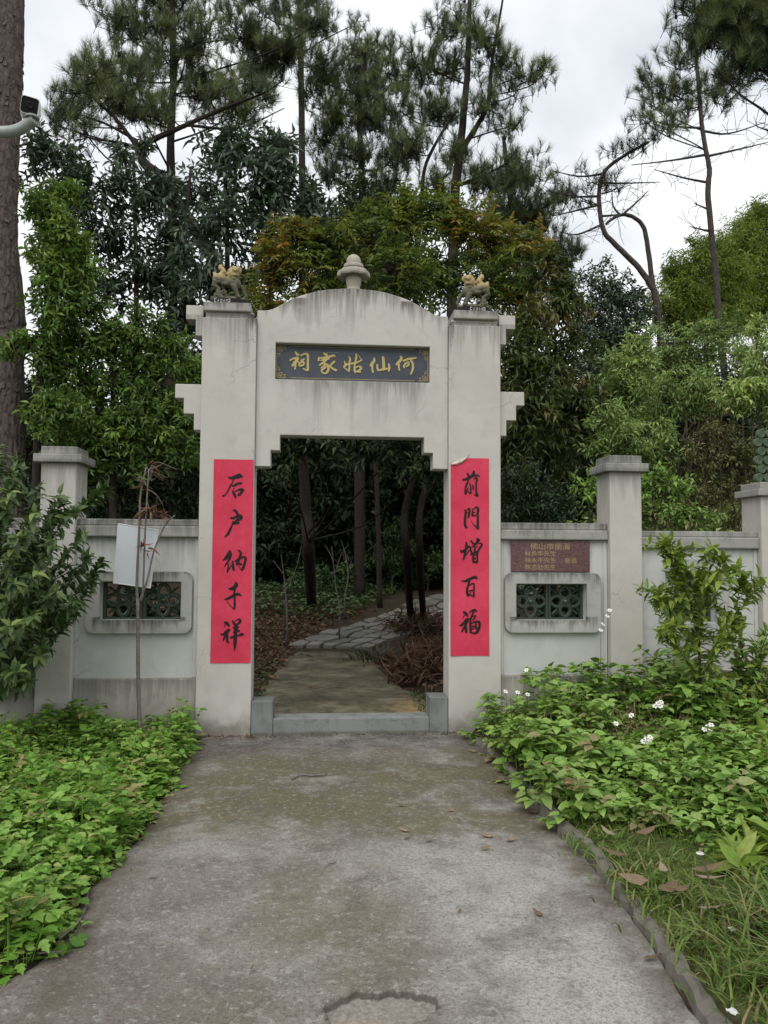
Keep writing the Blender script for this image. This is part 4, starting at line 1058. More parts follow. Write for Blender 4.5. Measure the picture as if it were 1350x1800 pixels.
scroll_screen()

# ------------------------------------------------------------------ guardian lions on the pillar caps
def lion_mat():
    t = NT('painted lion glaze')
    p = t.pos()
    z = t.n('SeparateXYZ', Vector=p).outputs['Z']
    f = t.noise(p, 30, 4)
    c = t.mix(t.ramp(f, [(0.3, 0), (0.7, 1)]), (0.125, 0.118, 0.070), (0.062, 0.066, 0.040))
    hd = t.n('Attribute', attribute_name='v').outputs['Fac']
    c = t.mix(t.rng(t.math('ADD', z, t.math('MULTIPLY', f, 0.06)), 4.00, 4.07), c, t.mix(f, (0.36, 0.25, 0.09), (0.40, 0.33, 0.19)))
    return t.out(c, 0.6, 0.35, f, 0.004, 0.6)
M['lion'] = lion_mat()
def lion(label, x, flip, marks):
    t = thing('guardian_lion', label, 'lion statue', (x, 0.14, 3.748), 'lion statues on the gate pillars')
    s = 0.005
    def W(px, pz, dy=0.0):
        return (x + (px - 37) * s * flip, 0.10 + dy, 3.748 + (91 - pz) * s)
    m = MB()
    # body and haunches
    m.tube([W(14, 44), W(22, 43), W(33, 48), W(43, 50), W(50, 49)], [0.040, 0.052, 0.043, 0.045, 0.044], 12)
    m.ball(W(16, 42), (0.048, 0.05, 0.05)); m.ball(W(49, 50), (0.045, 0.05, 0.052)); m.ball(W(30, 52, -0.02), (0.045, 0.03, 0.024))
    # hind legs
    for dy in (-0.035, 0.04):
        m.tube([W(15, 48, dy), W(11, 57, dy), W(20, 62, dy), W(17, 74, dy), W(22, 76, dy)], [0.036, 0.028, 0.02, 0.018, 0.022], 8)
    # near foreleg planted, far foreleg stretched on the ball of rock
    m.tube([W(45, 54, -0.03), W(47, 60, -0.035), W(50, 68, -0.035), W(53, 75, -0.035), W(57, 76, -0.04)], [0.03, 0.026, 0.02, 0.018, 0.02], 8)
    m.tube([W(53, 52, 0.03), W(60, 56, 0.03), W(62, 64, 0.03), W(66, 70, 0.03), W(61, 76, 0.03)], [0.03, 0.022, 0.018, 0.016, 0.02], 8)
    # head turned to the viewer: muzzle, brow, mane curls, open mouth
    m.ball(W(45, 32, -0.01), (0.048, 0.045, 0.058)); m.ball(W(48, 27, -0.05), (0.03, 0.022, 0.022)); m.ball(W(48, 37, -0.045), (0.026, 0.02, 0.012))
    m.ball(W(44, 22, -0.04), 0.014); m.ball(W(53, 23, -0.04), 0.014); m.ball(W(55, 27, -0.02), (0.02, 0.02, 0.03)); m.ball(W(48, 30, -0.066), (0.012, 0.01, 0.009))
    for k in range(9):
        a = math.radians(60 + 30 * k)
        m.ball(W(45 + 9.5 * math.cos(a), 32 - 11 * math.sin(a), 0.0), 0.019)
    m.ball(W(46, 43, -0.02), (0.03, 0.03, 0.02))
    # tail curls
    m.tube([W(16, 40), W(22, 34), W(27, 29), W(24, 24), W(20, 22), W(20, 19), W(24, 15)], [0.016, 0.026, 0.028, 0.024, 0.022, 0.018, 0.006], 8)
    m.tube([W(25, 31), W(29, 27), W(30, 33), W(27, 36)], [0.018, 0.014, 0.012, 0.010], 7)
    m.tube([W(15, 38), W(10, 35), W(9, 31), W(13, 30)], [0.014, 0.013, 0.012, 0.008], 7)
    # rock with scrolls
    m.tube([W(10, 83), W(20, 80), W(35, 80), W(50, 80), W(64, 82)], [0.034, 0.05, 0.042, 0.04, 0.03], 10)
    m.ball(W(20, 72), (0.055, 0.05, 0.04))
    for cx, cz, r in ((19, 67, 0.024), (29, 67, 0.022), (23, 76, 0.026), (9, 80, 0.02)):
        m.tube([W(cx + r / s * math.cos(a) * (1 - a / 11), cz + r / s * math.sin(a) * (1 - a / 11), -0.045) for a in np.linspace(0, 7.5, 16)], 0.008, 6)
    me = m.mesh('body', root_loc(t))
    o = obj('body', me, M['lion'], t)
    rm = o.modifiers.new('fuse', 'REMESH'); rm.mode = 'VOXEL'; rm.voxel_size = 0.0055; rm.use_smooth_shade = True
    sm = o.modifiers.new('soften', 'SMOOTH'); sm.iterations = 2; sm.factor = 0.5
    b = MB()
    n = 24
    out = []
    for k in range(n):
        a = 2 * math.pi * k / n
        c_, s_ = math.cos(a), math.sin(a)
        out.append((x + 0.165 * abs(c_) ** 0.6 * (1 if c_ > 0 else -1) * (1 + 0.05 * wob(k * 1.7)), 0.115 + 0.10 * abs(s_) ** 0.6 * (1 if s_ > 0 else -1)))
    V = [(p, q, 3.748) for p, q in out] + [(x + (p - x) * 0.93, 0.115 + (q - 0.115) * 0.96, 3.797 + 0.006 * wob(k)) for k, (p, q) in enumerate(out)]
    b.add(V, [np.array([(k, (k + 1) % n, n + (k + 1) % n, n + k) for k in range(n)]), np.array([list(range(n, 2 * n))])])
    obj('base', b, M['dirtblack'], t)
    g = MB()
    x0 = x - 0.12 if flip > 0 else x - 0.045
    def seg(a, c, d, e):
        g.box(x0 + a, x0 + c, 0.0075, 0.016, 3.758 + d, 3.758 + e)
    seg(0, 0.006, 0, 0.03); seg(0.006, 0.018, 0.024, 0.03); seg(0.006, 0.018, 0, 0.006)
    for q in range(4):
        o_ = 0.026 + q * 0.026
        if q == marks % 4:
            seg(o_, o_ + 0.018, 0.002, 0.006); seg(o_, o_ + 0.018, 0.011, 0.015); seg(o_, o_ + 0.018, 0.021, 0.025); seg(o_, o_ + 0.004, 0.006, 0.021); seg(o_ + 0.014, o_ + 0.018, 0.006, 0.021)
        elif q % 2:
            seg(o_, o_ + 0.018, 0.020, 0.024); seg(o_ + 0.002, o_ + 0.006, 0.002, 0.020); seg(o_ + 0.012, o_ + 0.016, 0.002, 0.020)
        else:
            seg(o_, o_ + 0.018, 0.010, 0.014); seg(o_ + 0.007, o_ + 0.011, 0.002, 0.026); seg(o_ + 0.002, o_ + 0.016, 0.002, 0.005)
    seg(0.132, 0.138, 0, 0.03); seg(0.122, 0.132, 0.024, 0.03); seg(0.122, 0.132, 0, 0.006)
    obj('lettering', g, M['whitemark'], t)
lion('small glazed lion with golden head, on the pillar whose banner starts 后户', -1.108, 1, 1)
lion('small glazed lion with golden head, on the pillar whose banner has a torn corner', 1.095, -1, 3)

# ------------------------------------------------------------------ plants: leaves, needles, branches
def unit(a):
    return a / np.maximum(np.linalg.norm(a, axis=-1, keepdims=True), 1e-9)

LEAF = {
    'kite': ([(0, 0, 0), (0.42, 0.5, 0.10), (1, 0, -0.16), (0.42, -0.5, 0.10)], [(0, 1, 2), (0, 2, 3)]),
    'ovate': ([(0, 0, 0), (0.36, 0, -0.02), (0.7, 0, -0.08), (1, 0, -0.22), (0.26, 0.44, 0.07), (0.62, 0.36, 0.0), (0.26, -0.44, 0.07), (0.62, -0.36, 0.0)],
              [(0, 4, 1), (4, 5, 2), (4, 2, 1), (5, 3, 2), (0, 1, 6), (6, 1, 2), (6, 2, 7), (7, 2, 3)]),
    'lobed': ([(0.30, 0, -0.03), (0, 0, 0), (0.02, 0.22, 0.02), (0.30, 0.56, 0.04), (0.42, 0.30, 0.03), (0.62, 0.40, 0.0), (0.72, 0.18, -0.03), (1.0, 0, -0.14),
               (0.72, -0.18, -0.03), (0.62, -0.40, 0.0), (0.42, -0.30, 0.03), (0.30, -0.56, 0.04), (0.02, -0.22, 0.02)],
              [(0, i, i + 1) for i in range(1, 12)] + [(0, 12, 1)]),
    'strap': ([(0, 0.5, 0), (0, -0.5, 0), (0.35, 0.5, 0.02), (0.35, -0.5, 0.02), (0.7, 0.4, -0.10), (0.7, -0.4, -0.10), (1, 0, -0.35)],
              [(0, 1, 3), (0, 3, 2), (2, 3, 5), (2, 5, 4), (4, 5, 6)]),
}
def leaves(m, P, D, Nrm, L, W, kind='kite', a=None, curl=1.0):
    """Adds one leaf per row: base P, axis D, face normal Nrm, length L, width W."""
    T, F = LEAF[kind]
    T, F = np.array(T, float), np.array(F)
    P, D = np.asarray(P, float), unit(np.asarray(D, float))
    S = unit(np.cross(D, Nrm))
    Nn = np.cross(S, D)
    n = len(P)
    L, W = np.broadcast_to(L, (n,)), np.broadcast_to(W, (n,))
    h = T[:, 2] * curl
    V = P[:, None] + D[:, None] * (L[:, None, None] * T[None, :, 0:1]) + S[:, None] * (W[:, None, None] * T[None, :, 1:2]) + Nn[:, None] * (L[:, None, None] * h[None, :, None])
    k = len(T)
    FF = (np.arange(n)[:, None, None] * k + F[None]).reshape(-1, 3)
    a = rng.random(n) if a is None else a
    m.add(V.reshape(-1, 3), FF, np.repeat(a, k))

def sticks(m, A, B, r0, r1, a=0.5):
    """Three-sided tapered twigs from A to B, many at once."""
    A, B = np.asarray(A, float), np.asarray(B, float)
    n = len(A)
    if n == 0:
        return
    d = unit(B - A)
    ref = np.where(np.abs(d[:, 2:3]) < 0.9, np.array([[0, 0, 1.0]]), np.array([[1.0, 0, 0]]))
    u = unit(np.cross(d, ref)); v = np.cross(d, u)
    ring = []
    for k in range(3):
        w = 2 * math.pi * k / 3
        o = u * math.cos(w) + v * math.sin(w)
        ring.append((A + o * np.reshape(r0, (-1, 1)), B + o * np.reshape(r1, (-1, 1))))
    V = np.stack([r[0] for r in ring] + [r[1] for r in ring], 1).reshape(-1, 3)
    F = np.array([(0, 1, 4), (0, 4, 3), (1, 2, 5), (1, 5, 4), (2, 0, 3), (2, 3, 5)])
    m.add(V, (np.arange(n)[:, None, None] * 6 + F[None]).reshape(-1, 3), a)

def blob_points(b, n, shell=0.55):
    """Points in an uneven ellipsoid b = x, y, z, rx, ry, rz and the outward directions there."""
    d = unit(rng.normal(size=(n, 3)))
    ph = rng.random(3) * 6
    lump = 1 + 0.22 * np.sin(3 * d[:, 0] + ph[0]) * np.sin(3.7 * d[:, 2] + ph[1]) + 0.16 * np.sin(6 * d[:, 1] + 5 * d[:, 2] + ph[2])
    r = rng.random(n) ** shell * lump
    return np.array(b[:3]) + d * r[:, None] * np.array(b[3:6]), d

DENSITY = 2.3
def foliage(m, tw, blobs, dens, k, L, W, kind='kite', mode='spray', up=0.35, droop=0.35, twig=0.16, spread=0.5, asp=1.0):
    """Leafy twigs through each blob; m receives leaves, tw the twigs."""
    for b in blobs:
        ph0 = rng.random() * 0.35
        n = max(4, int(dens * DENSITY * b[3] * b[5] * 3.14))
        c, d = blob_points(b, n)
        s_ = max(3, n // 9)
        sc_, _ = blob_points(b, s_, 0.45)
        pick = rng.integers(0, s_, n)
        tight = rng.random(n) < 0.72
        near = sc_[pick] + rng.normal(size=(n, 3)) * 0.20 * np.array(b[3:6])
        c = np.where(tight[:, None], near, c)
        d = unit((c - np.array(b[:3])) / np.array(b[3:6]))
        ax = unit(d * spread + rng.normal(size=(n, 3)) * 0.6 + np.array([0, 0, up]))
        base = np.clip(ph0 + np.where(tight, rng.random(s_)[pick] * 0.45 + rng.random(n) * 0.15, rng.random(n) * 0.55), 0, 1)
        tl = twig * (0.7 + 0.6 * rng.random(n))
        r1 = unit(np.cross(ax, rng.normal(size=(n, 3)))); r2 = np.cross(ax, r1)
        t = (np.arange(k) + 0.5) / k
        if mode == 'spray':
            ang = np.arange(k) * 2.4 + rng.random((n, 1)) * 6.28
            out = r1[:, None] * np.cos(ang)[..., None] + r2[:, None] * np.sin(ang)[..., None]
            pos = c[:, None] + ax[:, None] * (tl[:, None, None] * (t[None, :, None] - 0.5)) + out * 0.004
            D = unit(out * 0.85 + ax[:, None] * (0.25 + 0.7 * t[None, :, None]) + rng.normal(size=(n, k, 3)) * 0.25 + np.array([0, 0, -droop]))
        else:                       # pinnate: two rows on a flat frond
            side = unit(np.cross(ax, np.array([0, 0, 1.0]) + rng.normal(size=(n, 3)) * 0.3))
            sg = np.where(np.arange(k) % 2 == 0, 1.0, -1.0)
            t = (np.arange(k) // 2 + 0.6) / (k / 2)
            bend = np.array([0, 0, -1.0]) * (t[None, :, None] ** 2 * tl[:, None, None] * 0.35)
            pos = c[:, None] + ax[:, None] * (tl[:, None, None] * (t[None, :, None] - 0.3)) + bend
            D = unit(side[:, None] * sg[None, :, None] * 0.85 + ax[:, None] * 0.55 + rng.normal(size=(n, k, 3)) * 0.12 + np.array([0, 0, -droop]))
        Nn = unit(np.array([0, 0, 1.0]) + rng.normal(size=(n, k, 3)) * 0.45 + d[:, None] * 0.25)
        a = np.clip(base[:, None] + (rng.random((n, k)) - 0.5) * 0.4, 0, 1)
        s = (0.7 + 0.5 * rng.random((n, k)))
        leaves(m, pos.reshape(-1, 3), D.reshape(-1, 3), Nn.reshape(-1, 3), (L * s).ravel(), (W * s).ravel() * asp, kind, a.ravel())
        sticks(tw, c - ax * tl[:, None] * 0.6, c + ax * tl[:, None] * 0.45, 0.0035, 0.0015)
        # inner twigs join the blob's middle
        q = rng.random(n) < 0.3
        cen = np.array(b[:3]) + rng.normal(size=(int(q.sum()), 3)) * 0.15 * np.array(b[3:6])
        sticks(tw, cen, c[q] - ax[q] * tl[q][:, None] * 0.6, 0.008, 0.0035)

def limb(tw, a, b, r0, r1, sag=0.12, k=5):
    a, b = np.array(a, float), np.array(b, float)
    l = np.linalg.norm(b - a)
    mid = (a + b) / 2 + np.array([*(rng.normal(size=2) * l * 0.07), -sag * l * 0.5 + rng.normal() * 0.04 * l])
    pts = crom([a, mid, b], 4)
    tw.tube(pts, list(np.linspace(r0, r1, len(pts))), k)

def trunk_at(trunks, p, drop):
    """The point of the trunk lines that best carries a branch to p: near it and somewhat lower."""
    best = None
    for pts, r0, r1 in trunks:
        q = crom(pts, 6)
        for i, v in enumerate(q):
            w = np.linalg.norm(v - p) + 3 * max(0, v[2] - p[2] + drop * math.hypot(v[0] - p[0], v[1] - p[1]))
            if best is None or w < best[0]:
                best = (w, v, r0 + (r1 - r0) * i / (len(q) - 1))
    return best[1], best[2]

def trunk_mesh(trunks, k=9, rough=0.06):
    m = MB()
    for pts, r0, r1 in trunks:
        q = crom(pts, 6)
        ph = rng.random() * 9
        rad = list(np.linspace(r0, r1, len(q)))
        m.tube(q, rad, k, bump=lambda i, j: 1 + rough * math.sin(i * 1.7 + j * 2.3 + ph))
    return m

def tree(name, label, cat, group, trunks, blobs, bark_m, leaf_m, dens, k, L, W, drop=0.35, limb_r=0.35, **kw):
    base = trunks[0][0][0]
    t = thing(name, label, cat, tuple(base), group)
    tm = trunk_mesh(trunks)
    m = MB()
    for b in blobs:
        a, r = trunk_at(trunks, np.array(b[:3]), drop)
        limb(tm, a, b[:3], max(0.008, r * limb_r), 0.007)
    foliage(m, tm, blobs, dens, k, L, W, **kw)
    obj('trunk', tm, bark_m, t, smooth=True)
    obj('crown', m, leaf_m, t)
    return t

def tufts(m, tw, P, A, n, L, w, a):
    """Needle brushes: at each P, n needles round the shoot A."""
    k = len(P)
    A = unit(A)
    off = rng.random((k, n, 1)) * 0.16
    rad = unit(np.cross(A[:, None], rng.normal(size=(k, n, 3))))
    o = 0.35 + 0.75 * rng.random((k, n, 1))
    D = unit(A[:, None] + rad * o + np.array([0, 0, -0.10]))
    B = P[:, None] - A[:, None] * 0.05 + A[:, None] * off
    l = L * (0.75 + 0.4 * rng.random((k, n, 1)))
    S = unit(np.cross(D, rng.normal(size=(k, n, 3)))) * (w / 2)
    V = np.stack([B - S, B + S, B + D * l], 2).reshape(-1, 3)
    F = np.arange(len(V)).reshape(-1, 3)
    av = np.clip(a[:, None] + (rng.random((k, n)) - 0.5) * 0.3, 0, 1)
    m.add(V, F, np.repeat(av.ravel(), 3))
    sticks(tw, P - A * 0.14, P + A * 0.13, 0.006, 0.003)

def pine(label, trunks, blobs, dens=30, n=60, L=0.22, w=0.006, mat='needle', bark_m='bark', drop=0.5, sub=5, bare=(), group='pine trees standing behind the gate wall', cones=0):
    base = trunks[0][0][0]
    t = thing('pine_tree', label, 'pine tree', tuple(base), group)
    tm = trunk_mesh(trunks)
    m = MB()
    cone_pts = []
    for b in blobs:
        c = np.array(b[:3])
        a, r = trunk_at(trunks, c, drop)
        q = c + np.array([0, 0, -0.45 * b[5]])
        limb(tm, a, q, max(0.012, r * 0.3), 0.012, 0.06)
        N = max(8, int(dens * 2.5 * b[3] * b[5] * 3.14))
        ns = max(3, int(N / 6))
        tips, _ = blob_points(b, ns, 0.4)
        tips[:, 2] += 0.12 * b[5]
        A0, B0 = [], []
        P, A, av = [], [], []
        for tp in tips:
            mid = (q + tp) / 2 + np.array([*(rng.normal(size=2) * 0.10), -0.10 - 0.1 * rng.random()])
            cv = crom([q, mid, tp], 4)
            for i in range(len(cv) - 1):
                A0.append(cv[i]); B0.append(cv[i + 1])
            bs = 0.25 + 0.5 * rng.random()
            for _ in range(max(2, int(N / ns))):
                f = 0.45 + 0.55 * rng.random()
                i = min(len(cv) - 2, int(f * (len(cv) - 1)))
                e = cv[i] + rng.normal(size=3) * np.array([0.17, 0.17, 0.10])
                A0.append(cv[i]); B0.append(e)
                P.append(e); av.append(bs + (rng.random() - 0.5) * 0.3)
                ax = unit(cv[i + 1] - cv[i]) * 0.35 + np.array([0, 0, 0.75]) + rng.normal(size=3) * 0.35
                A.append(ax)
            P.append(tp); A.append(unit(tp - mid) * 0.4 + np.array([0, 0, 0.8])); av.append(bs)
        sticks(tm, A0, B0, 0.008, 0.0055)
        tufts(m, tm, np.array(P), np.array(A), n, L, w, np.array(av))
        cone_pts += [P[i] for i in rng.integers(0, len(P), cones)]
    for pts in bare:
        q = crom(pts, 4)
        tm.tube(q, list(np.linspace(0.028, 0.008, len(q))), 5)
        for i in range(2, len(q) - 1):
            for _ in range(2):
                e = q[i] + rng.normal(size=3) * np.array([0.25, 0.2, 0.22])
                g = (q[i] + e) / 2 + rng.normal(size=3) * 0.05
                sticks(tm, [q[i], g], [g, e], 0.006, 0.004)
    for p in cone_pts:
        tm.ball(np.array(p) - np.array([0, 0, 0.05]), (0.028, 0.028, 0.04), 6, 5)
    obj('trunk', tm, M[bark_m], t, smooth=True)
    obj('crown', m, M[mat], t)
    return t

# ------------------------------------------------------------------ the pines
def build_pines():
    pine('tall straight pine whose dense crown fills the upper sky above the crooked pine',
         [([(-3.16,9,2.388),(-3.208,9,5.79),(-3.24,9,7.87),(-3.314,9,9.86),(-3.29,9,11.405),(-3.393,9,13.684)], 0.11, 0.06)],
         [(-4.16,10,13.12,0.86,0.63,0.55),(-4.19,9,11.53,0.86,0.65,0.57),(-2.85,8,11.48,0.81,0.66,0.65),(-1.94,9,12.39,0.76,0.6,0.58),(-1.59,10,12.07,0.87,0.67,0.62),(-2.77,9,11.08,0.81,0.6,0.52),(-4.85,9,11.02,0.63,0.5,0.48),(-5.28,9,10.46,0.48,0.39,0.39),(-3.67,8,10.03,0.81,0.55,0.41),(-2.14,9,10.64,0.75,0.55,0.46),(-0.37,9,12.74,0.59,0.45,0.4),(-1.06,9,12.08,0.7,0.55,0.53),(-3.49,9,13.07,0.93,0.63,0.46),(-4.5,9,12.52,0.46,0.36,0.35)],
         dens=36, cones=2)
    pine('straight slender pine directly behind the stone finial',
         [([(0.639,10,2.485),(0.603,10,7.173),(0.603,10,8.684),(0.606,10,9.955),(0.546,10,11.233),(0.66,10,12.791)], 0.10, 0.045)],
         [(-0.36,10,12.27,0.81,0.65,0.62),(0.63,11,12.83,0.82,0.72,0.77),(1.17,9,11.61,0.53,0.51,0.59),(0.15,10,11.4,0.93,0.67,0.56),(1.04,11,11.76,0.79,0.63,0.6),(-0.35,10,10.86,0.62,0.5,0.5),(1.28,10,10.47,0.62,0.51,0.5),(0.34,10,10.43,0.65,0.49,0.44),(0.63,10,12.85,0.5,0.4,0.38),(-0.03,10,9.92,0.56,0.41,0.35),(1.16,10,9.73,0.62,0.45,0.37)],
         dens=32, cones=1)
    pine('distant pine top with a lone tuft against the sky',
         [([(-0.674,14,4.191),(-0.779,14,11.86),(-0.843,14,14.696),(-0.896,14,16.609),(-0.923,14,17.572)], 0.10, 0.06)],
         [(-1.46,14,16.49,0.92,0.62,0.46),(-0.61,14,15.91,0.69,0.49,0.39),(0.51,14,16.06,0.37,0.26,0.2),(-2.23,14,16.68,0.92,0.62,0.46),(-0.39,14,16.8,0.62,0.45,0.39)], dens=22)
    pine('forked pine with upswept branch tips behind the torn-cornered banner pillar',
         [([(2.246,8,2.39),(2.263,8,6.57),(2.317,8,8.541),(2.406,8,9.398),(2.484,8,10.203),(2.563,8,11.129),(2.597,8,12.293),(2.631,8,13.114)], 0.115, 0.035), ([(2.406,8,9.421),(2.744,8,9.965),(2.971,8,10.46),(3.063,8,11.392),(3.248,8,12.453),(3.295,8,12.926)], 0.06, 0.012),
          ([(1.672,8,7.892),(1.67,8,8.568),(1.757,8,9.195),(2.18,8,10.015),(2.371,8,10.254)], 0.045, 0.02)],
         [(2.26,8,12.1,0.56,0.46,0.47),(2.75,7.4,11.6,0.49,0.44,0.49),(2.3,8.6,11.61,0.6,0.47,0.44),(1.58,8,11.36,0.5,0.42,0.42),(3.13,8,11.28,0.54,0.39,0.34),(3.74,8,11.14,0.47,0.31,0.23),(4.08,8,11.22,0.18,0.21,0.29),(1.95,8.6,10.63,0.72,0.52,0.44),(2.77,7.5,10.16,0.52,0.39,0.35),(3.39,8,10.08,0.45,0.29,0.2),(1.48,8,9.58,0.61,0.47,0.44),(2.32,8,9.48,0.53,0.4,0.36),(3.5,8,9.43,0.29,0.2,0.16),(2.82,8,9.02,0.61,0.44,0.36),(1.98,8,8.81,0.55,0.4,0.33),(1.25,8,10.36,0.44,0.37,0.39),(3.51,8,10.72,0.34,0.22,0.16)],
         dens=30, cones=1)
    pine('shadowy low-branching pine beside the gap of open sky',
         [([(4.412,11,2.581),(4.389,11,7.095),(4.26,11,8.985),(4.089,11,10.617),(3.995,11,11.438)], 0.12, 0.04)],
         [(3.93,11,10.54,0.74,0.56,0.51),(4.61,11,10.64,0.56,0.48,0.51),(4.19,11,9.73,0.87,0.68,0.64),(4.88,11,9.58,0.7,0.6,0.64),(5.03,11,8.74,0.61,0.54,0.59),(5.35,11,8.21,0.32,0.38,0.53),(4.06,11,8.7,0.69,0.59,0.61),(5.36,11,10.2,0.34,0.3,0.34),(5.55,11,8.76,0.24,0.29,0.4),(4.6,11,7.91,0.66,0.54,0.53)],
         dens=36)
    pine('crooked pine whose bent trunk forks above the golden-headed lion',
         [([(-1.409,6.5,2.267),(-1.643,6.5,5.156),(-1.897,6.5,6.127),(-2.242,6.5,6.802),(-2.682,6.5,7.475),(-3.024,6.5,7.953),(-3.293,6.5,8.188),(-3.336,6.5,8.414)], 0.13, 0.075), ([(-3.316,6.5,8.355),(-3.207,6.5,8.54),(-2.851,6.5,8.737),(-2.283,6.5,9.038),(-1.71,6.5,9.322),(-1.325,6.5,9.495),(-0.939,6.5,9.772)], 0.06, 0.010),
          ([(-3.335,6.5,8.354),(-3.559,6.5,8.66),(-3.801,6.5,8.955),(-4.09,6.5,9.207),(-4.284,6.5,9.475)], 0.045, 0.010)],
         [(-4.49,6.5,9.46,0.33,0.28,0.29),(-4.01,6.5,9.69,0.46,0.36,0.33),(-3.76,6.5,9.29,0.48,0.36,0.31),(-4.65,6.5,9.06,0.27,0.22,0.21),(-1.52,6.5,9.64,0.43,0.34,0.33),(-2.86,6.5,9.11,0.58,0.37,0.23),(-4.26,6.5,8.7,0.38,0.29,0.25),(-3.44,6.5,9.62,0.48,0.35,0.29),(-2.19,6.5,9.45,0.49,0.33,0.25),(-4.73,6.5,8.81,0.21,0.16,0.13)],
         dens=24, cones=2, drop=0.3, bare=[[(-3.317,6.5,8.415),(-3.697,6.5,8.514),(-4.261,6.5,8.584),(-4.689,6.5,8.907)], [(-2.567,6.5,8.872),(-1.703,6.5,8.869),(-0.932,6.5,9.264)], [(-3.559,6.5,8.64),(-3.987,6.5,8.846),(-4.552,6.5,9.013)]])
    pine('tall slim pine with a bare lower trunk standing alone against the sky',
         [([(7.765,8,4.023),(7.697,8,5.383),(7.626,8,6.009),(7.566,8,7.214),(7.439,8,8.716),(7.472,8,9.243),(7.463,8,9.419),(7.345,8,10.117),(7.277,8,11.058),(7.22,8,11.885)], 0.072, 0.035)],
         [(6.33,8,11.21,0.39,0.31,0.3),(6.09,8,10.38,0.27,0.21,0.2),(6.71,8,11.02,0.48,0.38,0.37),(7.1,8,11.58,0.48,0.4,0.41),(6.52,8,10.25,0.5,0.34,0.25),(7.24,8,10.7,0.48,0.37,0.34),(7.68,8,11.08,0.48,0.39,0.39),(8.09,8,11.4,0.48,0.42,0.44),(6.23,8,10.7,0.23,0.17,0.16)],
         dens=26, bark_m='greybark', bare=[[(7.396,8,9.626),(6.684,8,9.474),(5.862,8,9.34)], [(7.386,8,9.064),(6.914,8,9.135),(6.329,8,9.27)], [(7.381,8,10.178),(6.813,8,10.183),(6.225,8,10.292)], [(7.419,8,9.592),(8.113,8,9.78),(8.717,8,9.953)], [(7.494,8,8.486),(7.142,8,8.621)], [(7.522,8,8.045),(7.04,8,8.141)], [(7.357,8,10.118),(7.88,8,10.087),(8.666,8,10.365)]])
    pine('twin-stemmed pine whose one stem bows over in a hook',
         [([(6.942,9,4.162),(6.901,9,5.604),(6.849,9,6.329),(6.76,9,7.055),(6.688,9,7.236),(6.397,9,7.652),(5.908,9,8.122),(5.641,9,8.453),(5.562,9,9.21),(5.702,9,9.709),(6.153,9,10.078),(6.655,9,10.377)], 0.085, 0.03),
          ([(6.736,9,7.115),(6.691,9,7.419),(6.601,9,8.15),(6.507,9,8.551),(6.261,9,8.75),(6.014,9,8.763),(5.79,9,8.631),(5.703,9,8.554)], 0.06, 0.025)],
         [(6.03,9,10.1,0.58,0.35,0.19),(5.4,9,9.57,0.54,0.36,0.26),(6.38,9,10.36,0.51,0.33,0.22),(5.18,9,9.13,0.5,0.31,0.19),(5.96,9,9.41,0.63,0.35,0.14),(4.91,9,9.3,0.36,0.24,0.17),(6.78,9,10.57,0.3,0.22,0.19)],
         dens=15, n=40, mat='needle_dry', bark_m='greybark',
         bare=[[(5.574,9,9.149),(5.033,9,9.124),(4.422,9,9.219)], [(5.572,9,8.965),(4.969,9,8.791),(4.541,9,8.675)], [(5.617,9,8.538),(5.088,9,8.308),(4.722,9,8.342)], [(5.601,9,9.433),(6.146,9,9.459),(6.894,9,9.519)], [(5.677,9,9.646),(5.159,9,9.56),(4.547,9,9.653)], [(6.076,9,8.778),(6.389,9,9.063),(6.641,9,9.321)], [(6.014,9,8.763),(5.868,9,8.953),(5.846,9,9.223)], [(5.594,9,8.721),(5.952,9,8.761),(6.076,9,8.766)]])
    pine('near pine leaning in with heavy boughs at the upper corner of the picture',
         [([(7.51,4.5,3.472),(7.41,4.5,6.668),(7.34,4.5,9.401),(7.25,4.5,11.445)], 0.17, 0.10)],
         [(5.63,4.5,9.71,0.4,0.33,0.34),(6.09,4.5,9.97,0.55,0.44,0.43),(6.6,4.5,9.77,0.44,0.43,0.52),(5.53,4.5,10.16,0.35,0.27,0.25),(6.34,4.5,9.29,0.43,0.29,0.21),(6.97,4.5,9.47,0.45,0.44,0.53),(6.06,4.5,10.52,0.53,0.36,0.27),(6.85,4.5,10.48,0.54,0.44,0.45)],
         dens=60, n=70, cones=1, drop=0.1, bare=[[(7.345,4.5,8.482),(6.814,4.5,8.91),(6.267,4.5,9.335),(5.764,4.5,9.579)], [(7.347,4.5,7.843),(6.618,4.5,8.442),(6.163,4.5,8.735),(5.784,4.5,9.123)], [(7.354,4.5,8.117),(6.796,4.5,8.133),(6.429,4.5,8.231)]])
build_pines()

